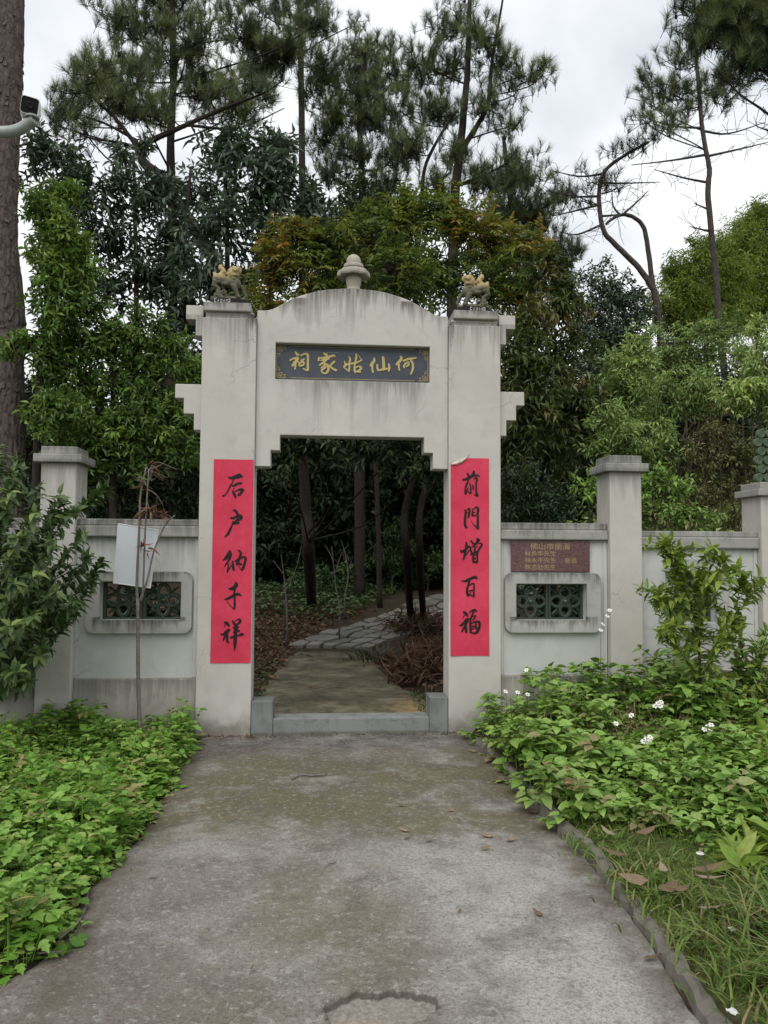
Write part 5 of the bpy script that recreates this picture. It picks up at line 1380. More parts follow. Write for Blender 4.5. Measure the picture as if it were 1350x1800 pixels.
def near_pine_trunk():
    t = thing('pine_tree', 'thick reddish pine trunk rising behind the grey camera pipe', 'pine tree', (-24.545,57.456,0), 'pine trees standing behind the gate wall')
    pts = crom([(-3.803,2.6,1.299),(-3.859,2.6,2.687),(-3.901,2.6,3.624),(-3.92,2.6,4.232),(-4.017,2.6,5.253),(-4.03,2.6,6.08),(-4.018,2.6,6.917),(-4.018,2.6,7.761),(-4.031,2.6,8.613),(-4.036,2.6,9.619)], 14)
    n = len(pts)
    m = MB()
    rad = [0.155 - 0.02 * i / n + 0.05 * max(0, 1 - abs(i / n - 0.34) * 9) * 0.4 for i in range(n)]
    cell = rng.random((60, 9))
    def bump(i, j):
        return 1 + 0.07 * (cell[(i // 3 + (j // 4) % 2) % 60, (j // 4) % 9] - 0.5) + 0.025 * math.sin(j * 2.9 + i * 0.8)
    m.tube(pts, rad, 36, bump=bump)
    obj('trunk', m, M['pinebark'], t)
    f = MB()
    for _ in range(260):
        i = int(rng.integers(1, n - 1)); a = rng.random() * 6.28
        c = pts[i]; r = rad[i] * 1.01
        o = np.array([math.cos(a), math.sin(a), 0]); s = np.array([-o[1], o[0], 0])
        hh, ww, lift = 0.03 + 0.05 * rng.random(), 0.015 + 0.025 * rng.random(), 0.006 + 0.014 * rng.random()
        b = c + o * r
        f.add([b - s * ww, b + s * ww, b + s * ww * 0.7 - np.array([0, 0, hh]) + o * lift, b - s * ww * 0.8 - np.array([0, 0, hh * 0.9]) + o * lift * 0.8,
               b - s * ww - o * 0.01, b + s * ww - o * 0.01], [np.array([(0, 3, 2, 1), (4, 5, 2, 3)])])
    obj('bark_flakes', f, M['pinebark'], t, kind='stuff')
near_pine_trunk()

# ------------------------------------------------------------------ broadleaf trees
def build_broadleaf():
    g = 'broadleaf trees crowding behind the wall'
    tree('magnolia_tree', 'thin-stemmed tree with large leathery dark leaves and sky showing through', 'tree', g,
         [([(-2.89,4.6,2.958),(-2.919,4.6,4.934),(-2.962,4.6,6.104),(-3.016,4.6,7.371)], 0.05, 0.02), ([(-2.699,4.6,2.961),(-2.437,4.6,4.95),(-2.259,4.6,6.133),(-2.197,4.6,7.156)], 0.05, 0.02)],
         [(-3.94,4.6,7.24,0.49,0.38,0.35),(-3.45,4.6,6.84,0.51,0.41,0.4),(-2.84,4.6,6.83,0.5,0.44,0.48),(-3.27,4.6,6.13,0.59,0.47,0.46),(-2.46,4.6,6.12,0.51,0.43,0.45),(-2.2,5.2,7.18,0.46,0.38,0.39),(-3.83,4.6,6.28,0.41,0.37,0.41),(-2.73,4.6,5.57,0.49,0.41,0.41),(-3.53,4.6,5.45,0.49,0.4,0.39),(-4.16,4.6,6.81,0.33,0.29,0.33),(-4.34,4.6,7.3,0.33,0.26,0.25),(-3.3,5.1,7.61,0.35,0.27,0.26),(-2.33,4.6,5.46,0.41,0.35,0.36),(-2.24,4.6,4.96,0.38,0.34,0.38),(-2.14,4.6,4.42,0.28,0.27,0.33),(-2.44,4.6,5.08,0.33,0.3,0.33)],
         M['bark'], M['lf_magnolia'], 46, 8, 0.15, 0.05, twig=0.22, droop=0.45)
    tree('magnolia_tree', 'big-leaved glossy tree just behind the lion that faces the finial', 'tree', g,
         [([(-1.527,4,2.905),(-1.57,4,5.436),(-1.625,4,6.887),(-1.618,4,7.377)], 0.045, 0.018), ([(-0.988,4,2.914),(-0.982,4,5.297),(-1.044,4,6.916)], 0.035, 0.015)],
         [(-1.56,4,7.09,0.46,0.38,0.38),(-1.28,4,6.62,0.48,0.42,0.46),(-1.7,4,6.07,0.47,0.42,0.46),(-1.05,4,7.2,0.4,0.34,0.37),(-0.76,4,6.68,0.4,0.35,0.38),(-0.95,4,5.98,0.48,0.41,0.44),(-0.44,4,6.37,0.32,0.31,0.36),(-1.88,4,5.42,0.47,0.37,0.35),(-1.34,4,5.44,0.47,0.37,0.35)],
         M['bark'], M['lf_magnolia'], 50, 8, 0.16, 0.055, twig=0.22, droop=0.45)
    tree('green_tree', 'bright green bushy tree filling the side beyond the thick pine trunk', 'tree', g,
         [([(-3.327,1.9,1.377),(-3.334,1.9,3.229),(-3.29,1.9,4.173),(-3.227,1.9,5.13)], 0.05, 0.015)],
         [(-3.28,1.9,5.35,0.26,0.23,0.25),(-3.13,1.9,5.01,0.34,0.3,0.31),(-3.22,1.9,4.78,0.25,0.27,0.34),(-3.06,1.9,4.56,0.31,0.28,0.3),(-3.22,1.9,4.14,0.3,0.29,0.34),(-2.96,1.9,4.22,0.28,0.24,0.25),(-3.2,1.9,3.7,0.29,0.27,0.31),(-3.08,1.6,3.14,0.28,0.27,0.33),(-3.15,1.9,5.55,0.19,0.16,0.16),(-3.65,1.9,3.82,0.24,0.18,0.16)],
         M['bark'], M['lf_bright'], 150, 8, 0.095, 0.036, twig=0.15)
    tree('green_tree', 'layered glossy green tree between the thick pine trunk and the gate', 'tree', g,
         [([(-2.566,2.2,1.376),(-2.61,2.2,2.657),(-2.621,2.2,3.631),(-2.604,2.2,4.222)], 0.05, 0.015)],
         [(-2.79,2.2,3.95,0.44,0.34,0.31),(-2.38,2.2,4.11,0.34,0.26,0.23),(-2.06,2.2,3.91,0.26,0.23,0.26),(-3.09,2.2,3.62,0.42,0.35,0.35),(-2.59,2.2,3.51,0.4,0.33,0.32),(-2.15,2.2,3.68,0.27,0.25,0.29),(-2.41,2.2,3.11,0.4,0.31,0.3),(-2.95,2.2,3.07,0.4,0.32,0.32),(-2.07,2.2,3.15,0.27,0.27,0.32),(-2.69,2.2,2.56,0.51,0.37,0.31),(-2.09,2.2,2.67,0.39,0.31,0.31),(-1.92,3,3.77,0.21,0.29,0.42),(-1.91,3,3.05,0.21,0.32,0.49)],
         M['bark'], M['lf_bright'], 150, 8, 0.095, 0.036, twig=0.15)
    tree('understorey_tree', 'dark low tree behind the capped pillar and big leafy shrub', 'tree', g,
         [([(-3.278,3.4,1.355),(-3.228,3.4,2.074),(-3.176,3.4,2.8)], 0.05, 0.02)],
         [(-3.88,3.4,2.79,0.58,0.45,0.43),(-3.24,3.4,2.4,0.58,0.44,0.4),(-2.6,3.4,2.37,0.51,0.41,0.4),(-2,3.4,2.82,0.37,0.43,0.59),(-1.92,3.4,2.2,0.29,0.28,0.33),(-3.85,3.4,2.07,0.5,0.42,0.43),(-2.52,3.4,1.86,0.58,0.39,0.29),(-3.5,3.4,1.71,0.57,0.39,0.29),(-2.05,3.4,3.56,0.29,0.36,0.51)],
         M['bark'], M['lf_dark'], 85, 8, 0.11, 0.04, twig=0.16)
    tree('pinnate_tree', 'twin-trunked tree with olive and rusty feathered leaves arching over the gateway', 'tree', g,
         [([(1.41,7.41,0.4)] + [(0.896,3.6,1.523),(0.87,3.6,2.13),(1.044,3.6,2.897),(1.117,3.6,4.137),(0.997,3.6,5.073)], 0.062, 0.03), ([(1.65,7.46,0.41)] + [(1.072,3.6,1.524),(1.1,3.6,2.285),(1.468,3.6,3.214),(1.937,3.6,4.159),(2.333,3.6,4.801)], 0.055, 0.03)],
         [(-0.62,3.4,5.83,0.32,0.26,0.26),(-0.28,3.4,5.58,0.39,0.33,0.35),(-0.88,3.4,5.36,0.39,0.31,0.3),(0.26,3,5.59,0.45,0.32,0.26),(0.78,3.4,5.99,0.47,0.37,0.35),(1.24,3.4,6.17,0.47,0.34,0.28),(1.7,3.4,6.01,0.44,0.35,0.34),(2.01,3.4,5.67,0.46,0.37,0.37),(2.51,3.4,5.75,0.35,0.28,0.26),(0.68,2.8,5.16,0.57,0.42,0.36),(1.39,3.4,5.41,0.47,0.35,0.3),(-0.01,3.4,5.2,0.45,0.34,0.3),(-0.31,3.4,4.89,0.37,0.3,0.3),(2.28,3.4,5.09,0.44,0.36,0.35),(-0.98,3.4,4.86,0.37,0.29,0.26),(1.51,3.4,6.27,0.26,0.19,0.17),(0.43,3.4,6.03,0.3,0.23,0.21),(1.81,3,5.05,0.44,0.33,0.29),(0.89,3.4,6.32,0.2,0.16,0.15),(-0.62,3.4,5.33,0.3,0.24,0.22)],
         M['bark'], M['lf_yellow'], 88, 12, 0.105, 0.032, mode='pinnate', twig=0.34, droop=0.3, up=0.45)
    tree('rusty_tree', 'drooping tree with rust tinged leaves beside the stepped gate brackets', 'tree', g,
         [([(2.616,3,1.389),(2.636,3,2.408),(2.589,3,3.29),(2.481,3,4.177)], 0.06, 0.02)],
         [(2.33,2.6,4.5,0.34,0.3,0.33),(2.82,3,4.67,0.31,0.28,0.31),(2.21,2.4,3.98,0.4,0.35,0.37),(2.82,3,4.15,0.38,0.34,0.37),(3.04,3,3.67,0.31,0.29,0.32),(2.3,2.5,3.48,0.42,0.37,0.4),(2.85,3,3.55,0.37,0.31,0.32),(2.18,2.6,2.97,0.34,0.32,0.36),(2.74,3,3.03,0.41,0.34,0.34),(3.11,3,3.19,0.26,0.24,0.28),(2.06,2.4,3.59,0.21,0.28,0.41),(2.64,3,5.23,0.3,0.27,0.3),(2.94,3,5.02,0.22,0.23,0.3)],
         M['bark'], M['lf_rusty'], 95, 8, 0.125, 0.04, twig=0.2, droop=0.55)
    tree('understorey_tree', 'dark tree whose leafy boughs hang into the top of the opening', 'tree', g,
         [([(-0.38,8.85,0.59)] + [(-0.412,5,1.514),(-0.462,5,2.194),(-0.523,5,3.049),(-0.568,5,3.911),(-0.629,5,4.778)], 0.10, 0.06)],
         [(-0.75,2.3,2.77,0.3,0.23,0.22),(-0.33,2.3,2.84,0.37,0.28,0.25),(0.14,2.3,2.82,0.39,0.28,0.23),(0.64,2.3,2.79,0.39,0.3,0.27),(1.06,2.3,2.73,0.28,0.26,0.3),(-0.56,2.3,3.24,0.4,0.33,0.33),(0.1,2.3,3.32,0.47,0.36,0.33),(0.77,2.3,3.27,0.4,0.33,0.34),(-0.9,2.3,3.77,0.4,0.33,0.33),(-0.3,2.3,3.78,0.4,0.33,0.33),(0.36,2.3,3.8,0.4,0.33,0.34),(1.04,2.3,3.75,0.34,0.3,0.34)],
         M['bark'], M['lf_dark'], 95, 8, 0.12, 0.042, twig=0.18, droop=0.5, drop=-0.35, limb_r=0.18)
    tree('bluish_bush', 'blue green bush just over the wall with the granite plaque', 'bush', None,
         [([(1.932,1.3,1.351),(1.946,1.3,1.772),(1.966,1.3,2.135)], 0.025, 0.01)],
         [(1.86,1.3,2.32,0.28,0.22,0.21),(2.12,1.3,2.21,0.25,0.21,0.21),(1.78,1.3,2.07,0.24,0.19,0.18),(2.27,1.3,2.05,0.22,0.17,0.16),(2.03,1.3,1.98,0.3,0.21,0.16)], M['bark'], M['lf_blue'], 190, 8, 0.065, 0.024, twig=0.12)
    tree('distant_tree', 'small dark round-topped tree in the gap below the hooked pine', 'tree', g,
         [([(5.744,9,4.139),(5.737,9,5.813),(5.774,9,7.021)], 0.08, 0.02)],
         [(5.63,9,7.11,0.62,0.53,0.55),(6.11,9,6.61,0.57,0.5,0.55),(5.35,9,6.46,0.47,0.43,0.47),(5.8,9,6.06,0.74,0.55,0.48),(6.36,9,7.04,0.31,0.28,0.31),(5.49,9,5.57,0.71,0.53,0.47),(6.23,9,5.71,0.59,0.48,0.48)], M['bark'], M['lf_magnolia'], 60, 8, 0.12, 0.05, twig=0.22)
    for i, (lab, bl) in enumerate((('feathery yellow green bamboo clump around the slim pine trunk', [(8.39,11,7.77,0.7,0.57,0.57),(9.2,11,8.49,0.82,0.66,0.65),(8.8,11,7.24,0.81,0.61,0.54),(8.07,11,8.2,0.35,0.34,0.41),(8.17,11,7.01,0.54,0.46,0.49),(7.89,11,7.48,0.54,0.49,0.54),(8.54,11,8.33,0.54,0.46,0.49),(8.9,11,8.9,0.49,0.4,0.41),(9.16,11,7.66,0.81,0.67,0.68)]),
                                   ('yellow green bamboo clump at the upper edge of the bank', [(10.65,12,9.58,0.75,0.64,0.66),(10.86,12,10.28,0.43,0.43,0.52),(10.29,12,8.17,0.86,0.74,0.79),(10.98,12,8.71,0.58,0.65,0.87),(10.15,12,8.97,0.58,0.52,0.58),(11.38,12,9.68,0.72,0.72,0.87),(10.45,12,9.05,0.86,0.71,0.72),(10.96,12,7.9,0.72,0.65,0.72),(9.98,12,7.57,0.86,0.64,0.57),(10.7,12,10.1,0.43,0.39,0.43)]))):
        c = bl[0]
        tree('bamboo_clump', lab, 'bamboo', 'bamboo clumps on the bank', [([(c[0] + 0.1, c[1], c[2] - 3.5), (c[0], c[1], c[2] - 1), (c[0], c[1], c[2])], 0.04, 0.015), ([(c[0] + 0.4, c[1], c[2] - 3.5), (c[0] + 0.5, c[1], c[2] - 1), (c[0] + 0.7, c[1], c[2] + 0.2)], 0.04, 0.015)],
             bl, M['twig'], M['lf_bamboo'], 85, 9, 0.13, 0.022, twig=0.26, droop=0.5)
    gb = 'shrubs on the bank behind the wall'
    for lab, Y, bl, mat, kw, stem in (
        ('pale green shrub below the hooked pine, on the bank', 4.6, [(4.44,4.6,4.47,0.52,0.41,0.4),(4.15,4.6,4.01,0.45,0.36,0.34),(4.64,4.6,4.04,0.34,0.29,0.31)], 'lf_bank', dict(dens=95, k=9, L=0.10, W=0.034, twig=0.2), 1105),
        ('fern-leaved shrub crowning the bank at the foot of the slim pine', 5.2, [(5.52,5.2,5,0.55,0.39,0.33),(5.92,5.2,5.23,0.48,0.33,0.26),(6.39,5.2,4.84,0.48,0.36,0.33),(5.19,5.2,4.77,0.36,0.28,0.25)], 'lf_bank', dict(dens=60, k=14, L=0.085, W=0.026, mode='pinnate', twig=0.42), 1230),
        ('mid-bank shrub of slender pale leaves above the wall pillar', 3.6, [(4.51,3.6,3.73,0.47,0.38,0.36),(4.97,3.6,3.82,0.4,0.34,0.36),(4.17,3.6,3.42,0.35,0.28,0.27)], 'lf_bank', dict(dens=100, k=9, L=0.095, W=0.03, twig=0.2), 1185),
        ('upright pale shrub high on the bank at the picture edge', 3.0, [(5.25,3,3.71,0.39,0.33,0.35),(5.57,3,4.07,0.32,0.33,0.42),(5.78,3,3.66,0.3,0.34,0.45),(5.49,3,4.42,0.23,0.2,0.23)], 'lf_bank', dict(dens=95, k=9, L=0.10, W=0.036, twig=0.2), 1320),
        ('spreading shrub behind the wall pillar beside the plaque', 2.6, [(3.52,2.6,3.01,0.43,0.31,0.27),(3.97,2.6,2.88,0.43,0.31,0.27),(3.19,2.6,2.81,0.28,0.22,0.21),(3.23,2.6,3.23,0.24,0.2,0.21)], 'lf_bank', dict(dens=105, k=9, L=0.09, W=0.032, twig=0.18), 1120),
        ('low broad-leaved bush peeping over the lower wall bay', 1.5, [(3.5,1.5,2.31,0.29,0.24,0.25),(3.39,1.5,2.01,0.26,0.19,0.16),(3.75,1.5,2.01,0.31,0.21,0.16),(3.07,1.5,2.16,0.25,0.23,0.25),(2.82,1.5,2.28,0.25,0.22,0.25)], 'lf_weed', dict(dens=150, k=7, L=0.08, W=0.036, twig=0.13), 1160),
        ('olive creeper tangled beside the dry ferns', 1.8, [(4.45,1.8,2.73,0.22,0.27,0.37),(4.15,1.8,2.16,0.34,0.26,0.24),(4.56,1.8,2.32,0.25,0.22,0.25),(4.66,1.8,2.04,0.24,0.18,0.17),(4.76,1.8,2.73,0.16,0.22,0.33),(4.14,1.8,2.66,0.22,0.22,0.26),(4.3,1.8,2.99,0.2,0.17,0.17)], 'lf_olive', dict(dens=170, k=7, L=0.055, W=0.026, twig=0.12), 1280),
        ('dark filler shrub in the shade behind the bank shrubs', 6.2, [(4.26,6.2,3.67,0.68,0.66,0.78),(5.16,6.2,3.1,0.78,0.61,0.58),(6.38,6.2,3.71,0.79,0.71,0.79),(7.3,6.2,3.14,0.59,0.62,0.79),(4.47,6.2,4.46,0.59,0.53,0.59),(5.99,6.2,4.7,0.69,0.53,0.49),(7.01,6.2,4.33,0.59,0.53,0.59)], 'lf_dark', dict(dens=55, k=8, L=0.14, W=0.06, twig=0.2), 1150)):
        b0 = bl[0]
        gz = terrain_h(b0[0], Y)
        tr = [([(b0[0], Y, gz - 0.05), (b0[0] + 0.05, Y, (gz + b0[2]) / 2), tuple(b0[:3])], 0.03, 0.01)]
        for b in bl[1:]:
            tr.append(([(b0[0] + 0.1, Y, gz - 0.05), ((b0[0] + b[0]) / 2, Y, (gz + b[2]) / 2 - 0.1), tuple(b[:3])], 0.022, 0.008))
        dens, k, L, W = (kw.pop(q) for q in ('dens', 'k', 'L', 'W'))
        tree('bank_shrub', lab, 'shrub', gb, tr, bl, M['twig'], M[mat], dens, k, L, W, **kw)
build_broadleaf()

def back_bush(lab, bl):
    b0 = bl[0]
    tr = [([(b0[0], b0[1], terrain_h(b0[0], b0[1]) - 0.05), (b0[0], b0[1], b0[2] - 0.2), tuple(b0[:3])], 0.03, 0.01)]
    tree('green_bush', lab, 'bush', 'lighter bushes at the back of the shade', tr, bl, M['twig'], M['lf_shade'], 70, 8, 0.12, 0.05, twig=0.2)  # lighter green foliage stands in for daylit gaps between the trunks

def build_wood():
    back_bush('light green bush glimpsed between the trunks beyond the stone path', [(1.37,10.5,2.14,0.28,0.26,0.3),(1.56,10.5,1.71,0.33,0.28,0.3),(1.15,10.5,1.46,0.37,0.3,0.3)])
    back_bush('light green bush low at the bend of the stone path', [(2.23,11,1.46,0.34,0.28,0.28),(2.53,11,1.27,0.31,0.26,0.26),(2.01,11,1.07,0.33,0.24,0.21)])
    back_bush('pale green bush low behind the leaf litter', [(-0.24,9.5,1.18,0.35,0.24,0.19),(0.34,9.5,1.14,0.3,0.21,0.16),(-0.71,9.5,1.1,0.28,0.2,0.16)])
    """The wood beyond, read as one mass, and the single trunks seen through the opening."""
    m, tw = MB(), MB()
    bl = []
    for _ in range(210):
        x = rng.uniform(-16, 15); y = 11.5 + 9 * rng.random()
        z0 = terrain_h(x, y)
        bl.append((x, y, z0 + rng.uniform(0.2, 4.4 if x < 4 else 3.4), 1.3, 0.8, 1.0))
    for _ in range(70):
        x = rng.uniform(-3.5, 4.5); y = 11 + 4 * rng.random()
        bl.append((x, y, terrain_h(x, y) + rng.uniform(0.3, 3.2), 0.9, 0.7, 0.8))
    for x0 in np.arange(-5.2, 4.2, 0.42):          # shade plants close behind the walls
        if abs(x0) > 1.5:
            y = rng.uniform(1.6, 3.4)
            bl.append((x0, y, terrain_h(x0, y) + rng.uniform(0.4, 1.0), 0.4, 0.35, 0.42))
    foliage(m, tw, bl, 17, 8, 0.20, 0.095, twig=0.35)
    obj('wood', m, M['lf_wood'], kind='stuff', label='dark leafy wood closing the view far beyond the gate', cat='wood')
    g = 'bare trunks in the shade beyond the opening'
    for lab, a, b, c, r in (
        ('dim trunk behind the pale saplings', (0.6,9.5,0.81), (0.5,9.5,4.83), (0.43,9.5,8.22), 0.12),
        ('slim dark trunk close behind the twin-trunked tree', (0.94,8.5,0.86), (0.76,8.5,4.64), (0.64,8.5,7.83), 0.055),
        ('distant dark trunk behind the darkest straight trunk', (-0.02,12.5,0.82), (-0.01,12.5,5.42), (-0.02,12.5,9.42), 0.10)):
        a, b, c = np.array(a, float), np.array(b, float), np.array(c, float)
        a[2] = terrain_h(a[0], a[1]) - 0.05
        t = thing('tree_trunk', lab, 'tree trunk', tuple(a), g)
        m = trunk_mesh([([a, (a + b) / 2 + np.array([0.03, 0, 0]), b, c], r, r * 0.6)])
        for _ in range(7):
            q = b + (c - b) * rng.random()
            e = q + np.array([rng.normal() * 0.7, rng.normal() * 0.4, 0.4 + 0.5 * rng.random()])
            limb(m, q, e, r * 0.2, 0.006)
        cm = MB()
        foliage(cm, m, [(c[0] + rng.normal() * 0.5, c[1], c[2] - 0.2 + rng.normal() * 0.4, 1.1, 0.8, 0.7) for _ in range(3)], 34, 8, 0.16, 0.06, twig=0.25)
        obj('trunk', m, M['bark'], t, smooth=True)
        obj('crown', cm, M['lf_dark'], t)
    for lab, pts in (('pale leafless sapling forking in the leaf litter', [[(0.083,6,0.726),(0.016,6,1.056),(-0.034,6,1.469),(-0.156,6,1.699)], [(-0.004,6,1.239),(0.103,6,1.562),(0.213,6,1.72)], [(-0.024,6,1.423),(-0.054,6,1.699)]]),
                     ('pale thin leafless sapling next to the forked one', [[(0.221,7.5,0.798),(0.279,7.5,1.207),(0.225,7.5,1.567),(0.15,7.5,1.824)], [(0.269,7.5,1.259),(0.339,7.5,1.465)]]),
                     ('wispy leafless sapling near the banner starting 后户', [[(-0.739,5.5,0.634),(-0.789,5.5,1.159),(-0.847,5.5,1.555)], [(-0.769,5.5,0.984),(-0.616,5.5,1.336),(-0.533,5.5,1.689)], [(-0.799,5.5,1.247),(-0.968,5.5,1.466)]])):
        t = thing('bare_sapling', lab, 'sapling', tuple(pts[0][0]), 'leafless saplings inside the gate')
        m = MB()
        for i, p in enumerate(pts):
            q = crom(p, 5)
            if i == 0:
                q = [np.array([q[0][0], q[0][1], terrain_h(q[0][0], q[0][1]) - 0.03])] + q
            m.tube(q, list(np.linspace(0.016 if i == 0 else 0.009, 0.004, len(q))), 5)
        obj('stem', m, M['stick'], t, smooth=True)
build_wood()

# ------------------------------------------------------------------ shaded floor inside the gate
def build_inside():
    m = MB()
    n = 5200
    x = rng.uniform(-3.6, 1.6, n); y = rng.uniform(1.6, 8.5, n)
    off = (x < -0.62 - 0.0 * y) | (x > 0.95)
    edge = np.array([(-0.9 if b < 3.5 else -0.75) if b < 5.4 else -0.75 + (b - 5.4) * 0.48 for b in y])
    keep = (x < edge + 0.06 * rng.normal(size=n)) | (rng.random(n) < 0.012) | ((x > edge + 1.75) & (rng.random(n) < 0.5))
    x, y = x[keep], y[keep]
    z = np.array([max(terrain_h(a, b) + 0.012, 0.085 if (-0.9 < a < 0.9 and b < 5.4) else -9) for a, b in zip(x, y)]) + rng.random(len(x)) * 0.03
    P = np.stack([x, y, z], 1)
    D = rng.normal(size=P.shape) * np.array([1, 1, 0.25])
    leaves(m, P, D, np.array([0, 0, 1.0]) + rng.normal(size=P.shape) * 0.35, 0.09 + 0.08 * rng.random(len(x)), 0.04, 'kite', None, 1.6)
    obj('leaf_litter', m, M['litter'], kind='stuff', label='brown leaf litter under the trees beyond the gate', cat='leaf litter')
    # low green ground plants further in
    g = MB()
    n = 2600
    x = np.concatenate([rng.uniform(-1.6, 1.4, n // 2), rng.uniform(-0.2, 4.0, n // 2)]); y = np.concatenate([rng.uniform(7.5, 11, n // 2), rng.uniform(8.2, 12.5, n // 2)])
    edge = -0.75 + (y - 5.4) * 0.48
    k = (x < edge) | (x > edge + 1.9)
    x, y = x[k], y[k]
    P = np.stack([x, y, [terrain_h(a, b) + 0.04 for a, b in zip(x, y)]], 1) + rng.random((len(x), 3)) * np.array([0, 0, 0.12])
    leaves(g, P, rng.normal(size=P.shape) * np.array([1, 1, 0.3]), np.array([0, 0, 1.0]) + rng.normal(size=P.shape) * 0.3, 0.12, 0.07)
    n = 260
    x = rng.uniform(0.55, 0.95, n); y = rng.uniform(0.3, 1.5, n)
    P = np.stack([x + 0.1 * y, y, np.full(n, 0.08) + rng.random(n) * 0.03], 1)[(x + 0.1 * y) > 0.66]
    leaves(g, P, rng.normal(size=P.shape) * np.array([1, 1, 0.6]) + np.array([0, 0, 0.5]), rng.normal(size=P.shape), 0.05, 0.012)
    n = 500
    P = np.stack([rng.uniform(-1.5, -0.84, n), rng.uniform(0.4, 4.5, n), np.full(n, 0.07) + rng.random(n) * 0.06], 1)
    leaves(g, P, rng.normal(size=P.shape) * np.array([1, 1, 0.5]), np.array([0, 0, 1.0]) + rng.normal(size=P.shape) * 0.4, 0.05, 0.025)
    obj('undergrowth', g, M['lf_shade'], kind='stuff', label='low green undergrowth on the shaded ground beyond the gate', cat='undergrowth')
    # heap of dry ferns right of the slab
    for lab, c, rx, ry, h, cnt, name in (('heap of dry brown fern stems beside the slab, against the opening edge', (0.99,2.55,0.1), 0.34, 0.55, 0.48, 1050, 'dry_ferns'),
                                        ('brown withered ferns under the twin-trunked tree', (1.44,6.63,0.26), 0.45, 0.5, 0.36, 600, 'dry_ferns')):
        f = MB()
        P = np.array(c) + rng.normal(size=(cnt, 3)) * np.array([rx * 0.55, ry * 0.55, 0])
        P = P[P[:, 0] > -0.35 + 0.1 + (c[0] - 0.55)]
        P[:, 2] = [terrain_h(a, b) for a, b in P[:, :2]] + rng.random(len(P)) * h * 0.55
        D = rng.normal(size=P.shape) * np.array([0.8, 0.8, 0.45]) + np.array([0, 0, 0.35])
        leaves(f, P, D, rng.normal(size=P.shape), 0.12 + 0.22 * rng.random(len(P)), 0.012 + 0.016 * rng.random(len(P)), 'strap', None, 1.5)
        t = thing(name, lab, 'dry ferns', c)
        obj('fronds', f, M['straw'], t)
    t = thing('dry_ferns', 'dull brown dead ferns hanging on the bank above the lower wall bay', 'dry ferns', (4.5,2.3,2.37))
    f = MB()
    c = np.array((4.47,2.3,2.89))
    Q = c + rng.normal(size=(800, 3)) * np.array([0.13, 0.2, 0.19])
    leaves(f, Q, rng.normal(size=Q.shape) * np.array([0.5, 0.5, 0.4]) + np.array([0, 0, -0.7]), rng.normal(size=Q.shape), 0.14 + 0.2 * rng.random(len(Q)), 0.012, 'strap', None, 1.0)
    obj('fronds', f, M['bankstraw'], t)
    # strap-leaved clump on the slab's edge
    c = np.array((0.51,4.49,0.02))
    t = thing('strap_plant', 'dark strap-leaved clump arching over the edge of the slab', 'plant', tuple(c))
    f = MB()
    n = 70
    a = rng.random(n) * 6.28
    Q = c + np.stack([np.cos(a) * 0.12, np.sin(a) * 0.16, np.zeros(n)], 1) + rng.normal(size=(n, 3)) * np.array([0.12, 0.1, 0.0])
    leaves(f, Q, np.stack([np.cos(a), np.sin(a), 0.9 + 0.5 * rng.random(n)], 1), np.stack([-np.cos(a), -np.sin(a), np.ones(n)], 1), 0.32 + 0.22 * rng.random(n), 0.02, 'strap', None, 1.5)
    obj('blades', f, M['strap'], t)
build_inside()

# ------------------------------------------------------------------ ground cover and grass in front
def ground_cover(name, label, pts, h0, h1, size, kind, mat, per=5, tilt=0.5):
    """Leafy sprigs: a whorl of leaves at the top of each stem and a few lower down; h is picked per point."""
    m = MB()
    P = np.asarray(pts, float)
    n = len(P)
    h = h0 + (h1 - h0) * rng.random(n)
    lumps = 0.5 + 0.35 * np.sin(3.1 * P[:, 0] + 1.3 * P[:, 1]) * np.sin(2.3 * P[:, 1] - 1.7 * P[:, 0] + 1) + 0.22 * np.sin(7.3 * P[:, 0] + 5.1 * P[:, 1])
    h = h * np.clip(0.45 + 1.05 * lumps, 0.35, 1.6)
    top = P + np.stack([rng.normal(size=n) * 0.03, rng.normal(size=n) * 0.03, h], 1)
    sticks(m, P, top, 0.0025, 0.0015, 0.3)
    base = rng.random(n) ** 1.2 * 0.72
    base = np.where(rng.random(n) < 0.03, 0.95, base)
    for q in range(per):
        a = q * 2.4 + rng.random(n) * 0.9 + P[:, 0] * 9
        lvl = 1 - 0.35 * (q / per) * rng.random(n)
        pos = P + (top - P) * lvl[:, None]
        el = 0.15 + tilt * rng.normal(size=n) * 0.5
        D = np.stack([np.cos(a), np.sin(a), el], 1)
        Nn = np.array([0, 0, 1.0]) + rng.normal(size=(n, 3)) * 0.28
        s = size * (0.50 + 0.85 * rng.random(n)) * (0.8 + 0.4 * lumps)
        leaves(m, pos + D * 0.012, D, Nn, s, s * 0.72, kind, np.clip(base + rng.random(n) * 0.3, 0, 1), 1.0)
    return obj(name, m, M[mat], kind='stuff', label=label, cat='ground cover')

def scatter(x0, x1, y0, y1, n, ok):
    x, y = rng.uniform(x0, x1, n), rng.uniform(y0, y1, n)
    return [(a, b, terrain_h(a, b)) for a, b in zip(x, y) if ok(a, b)]

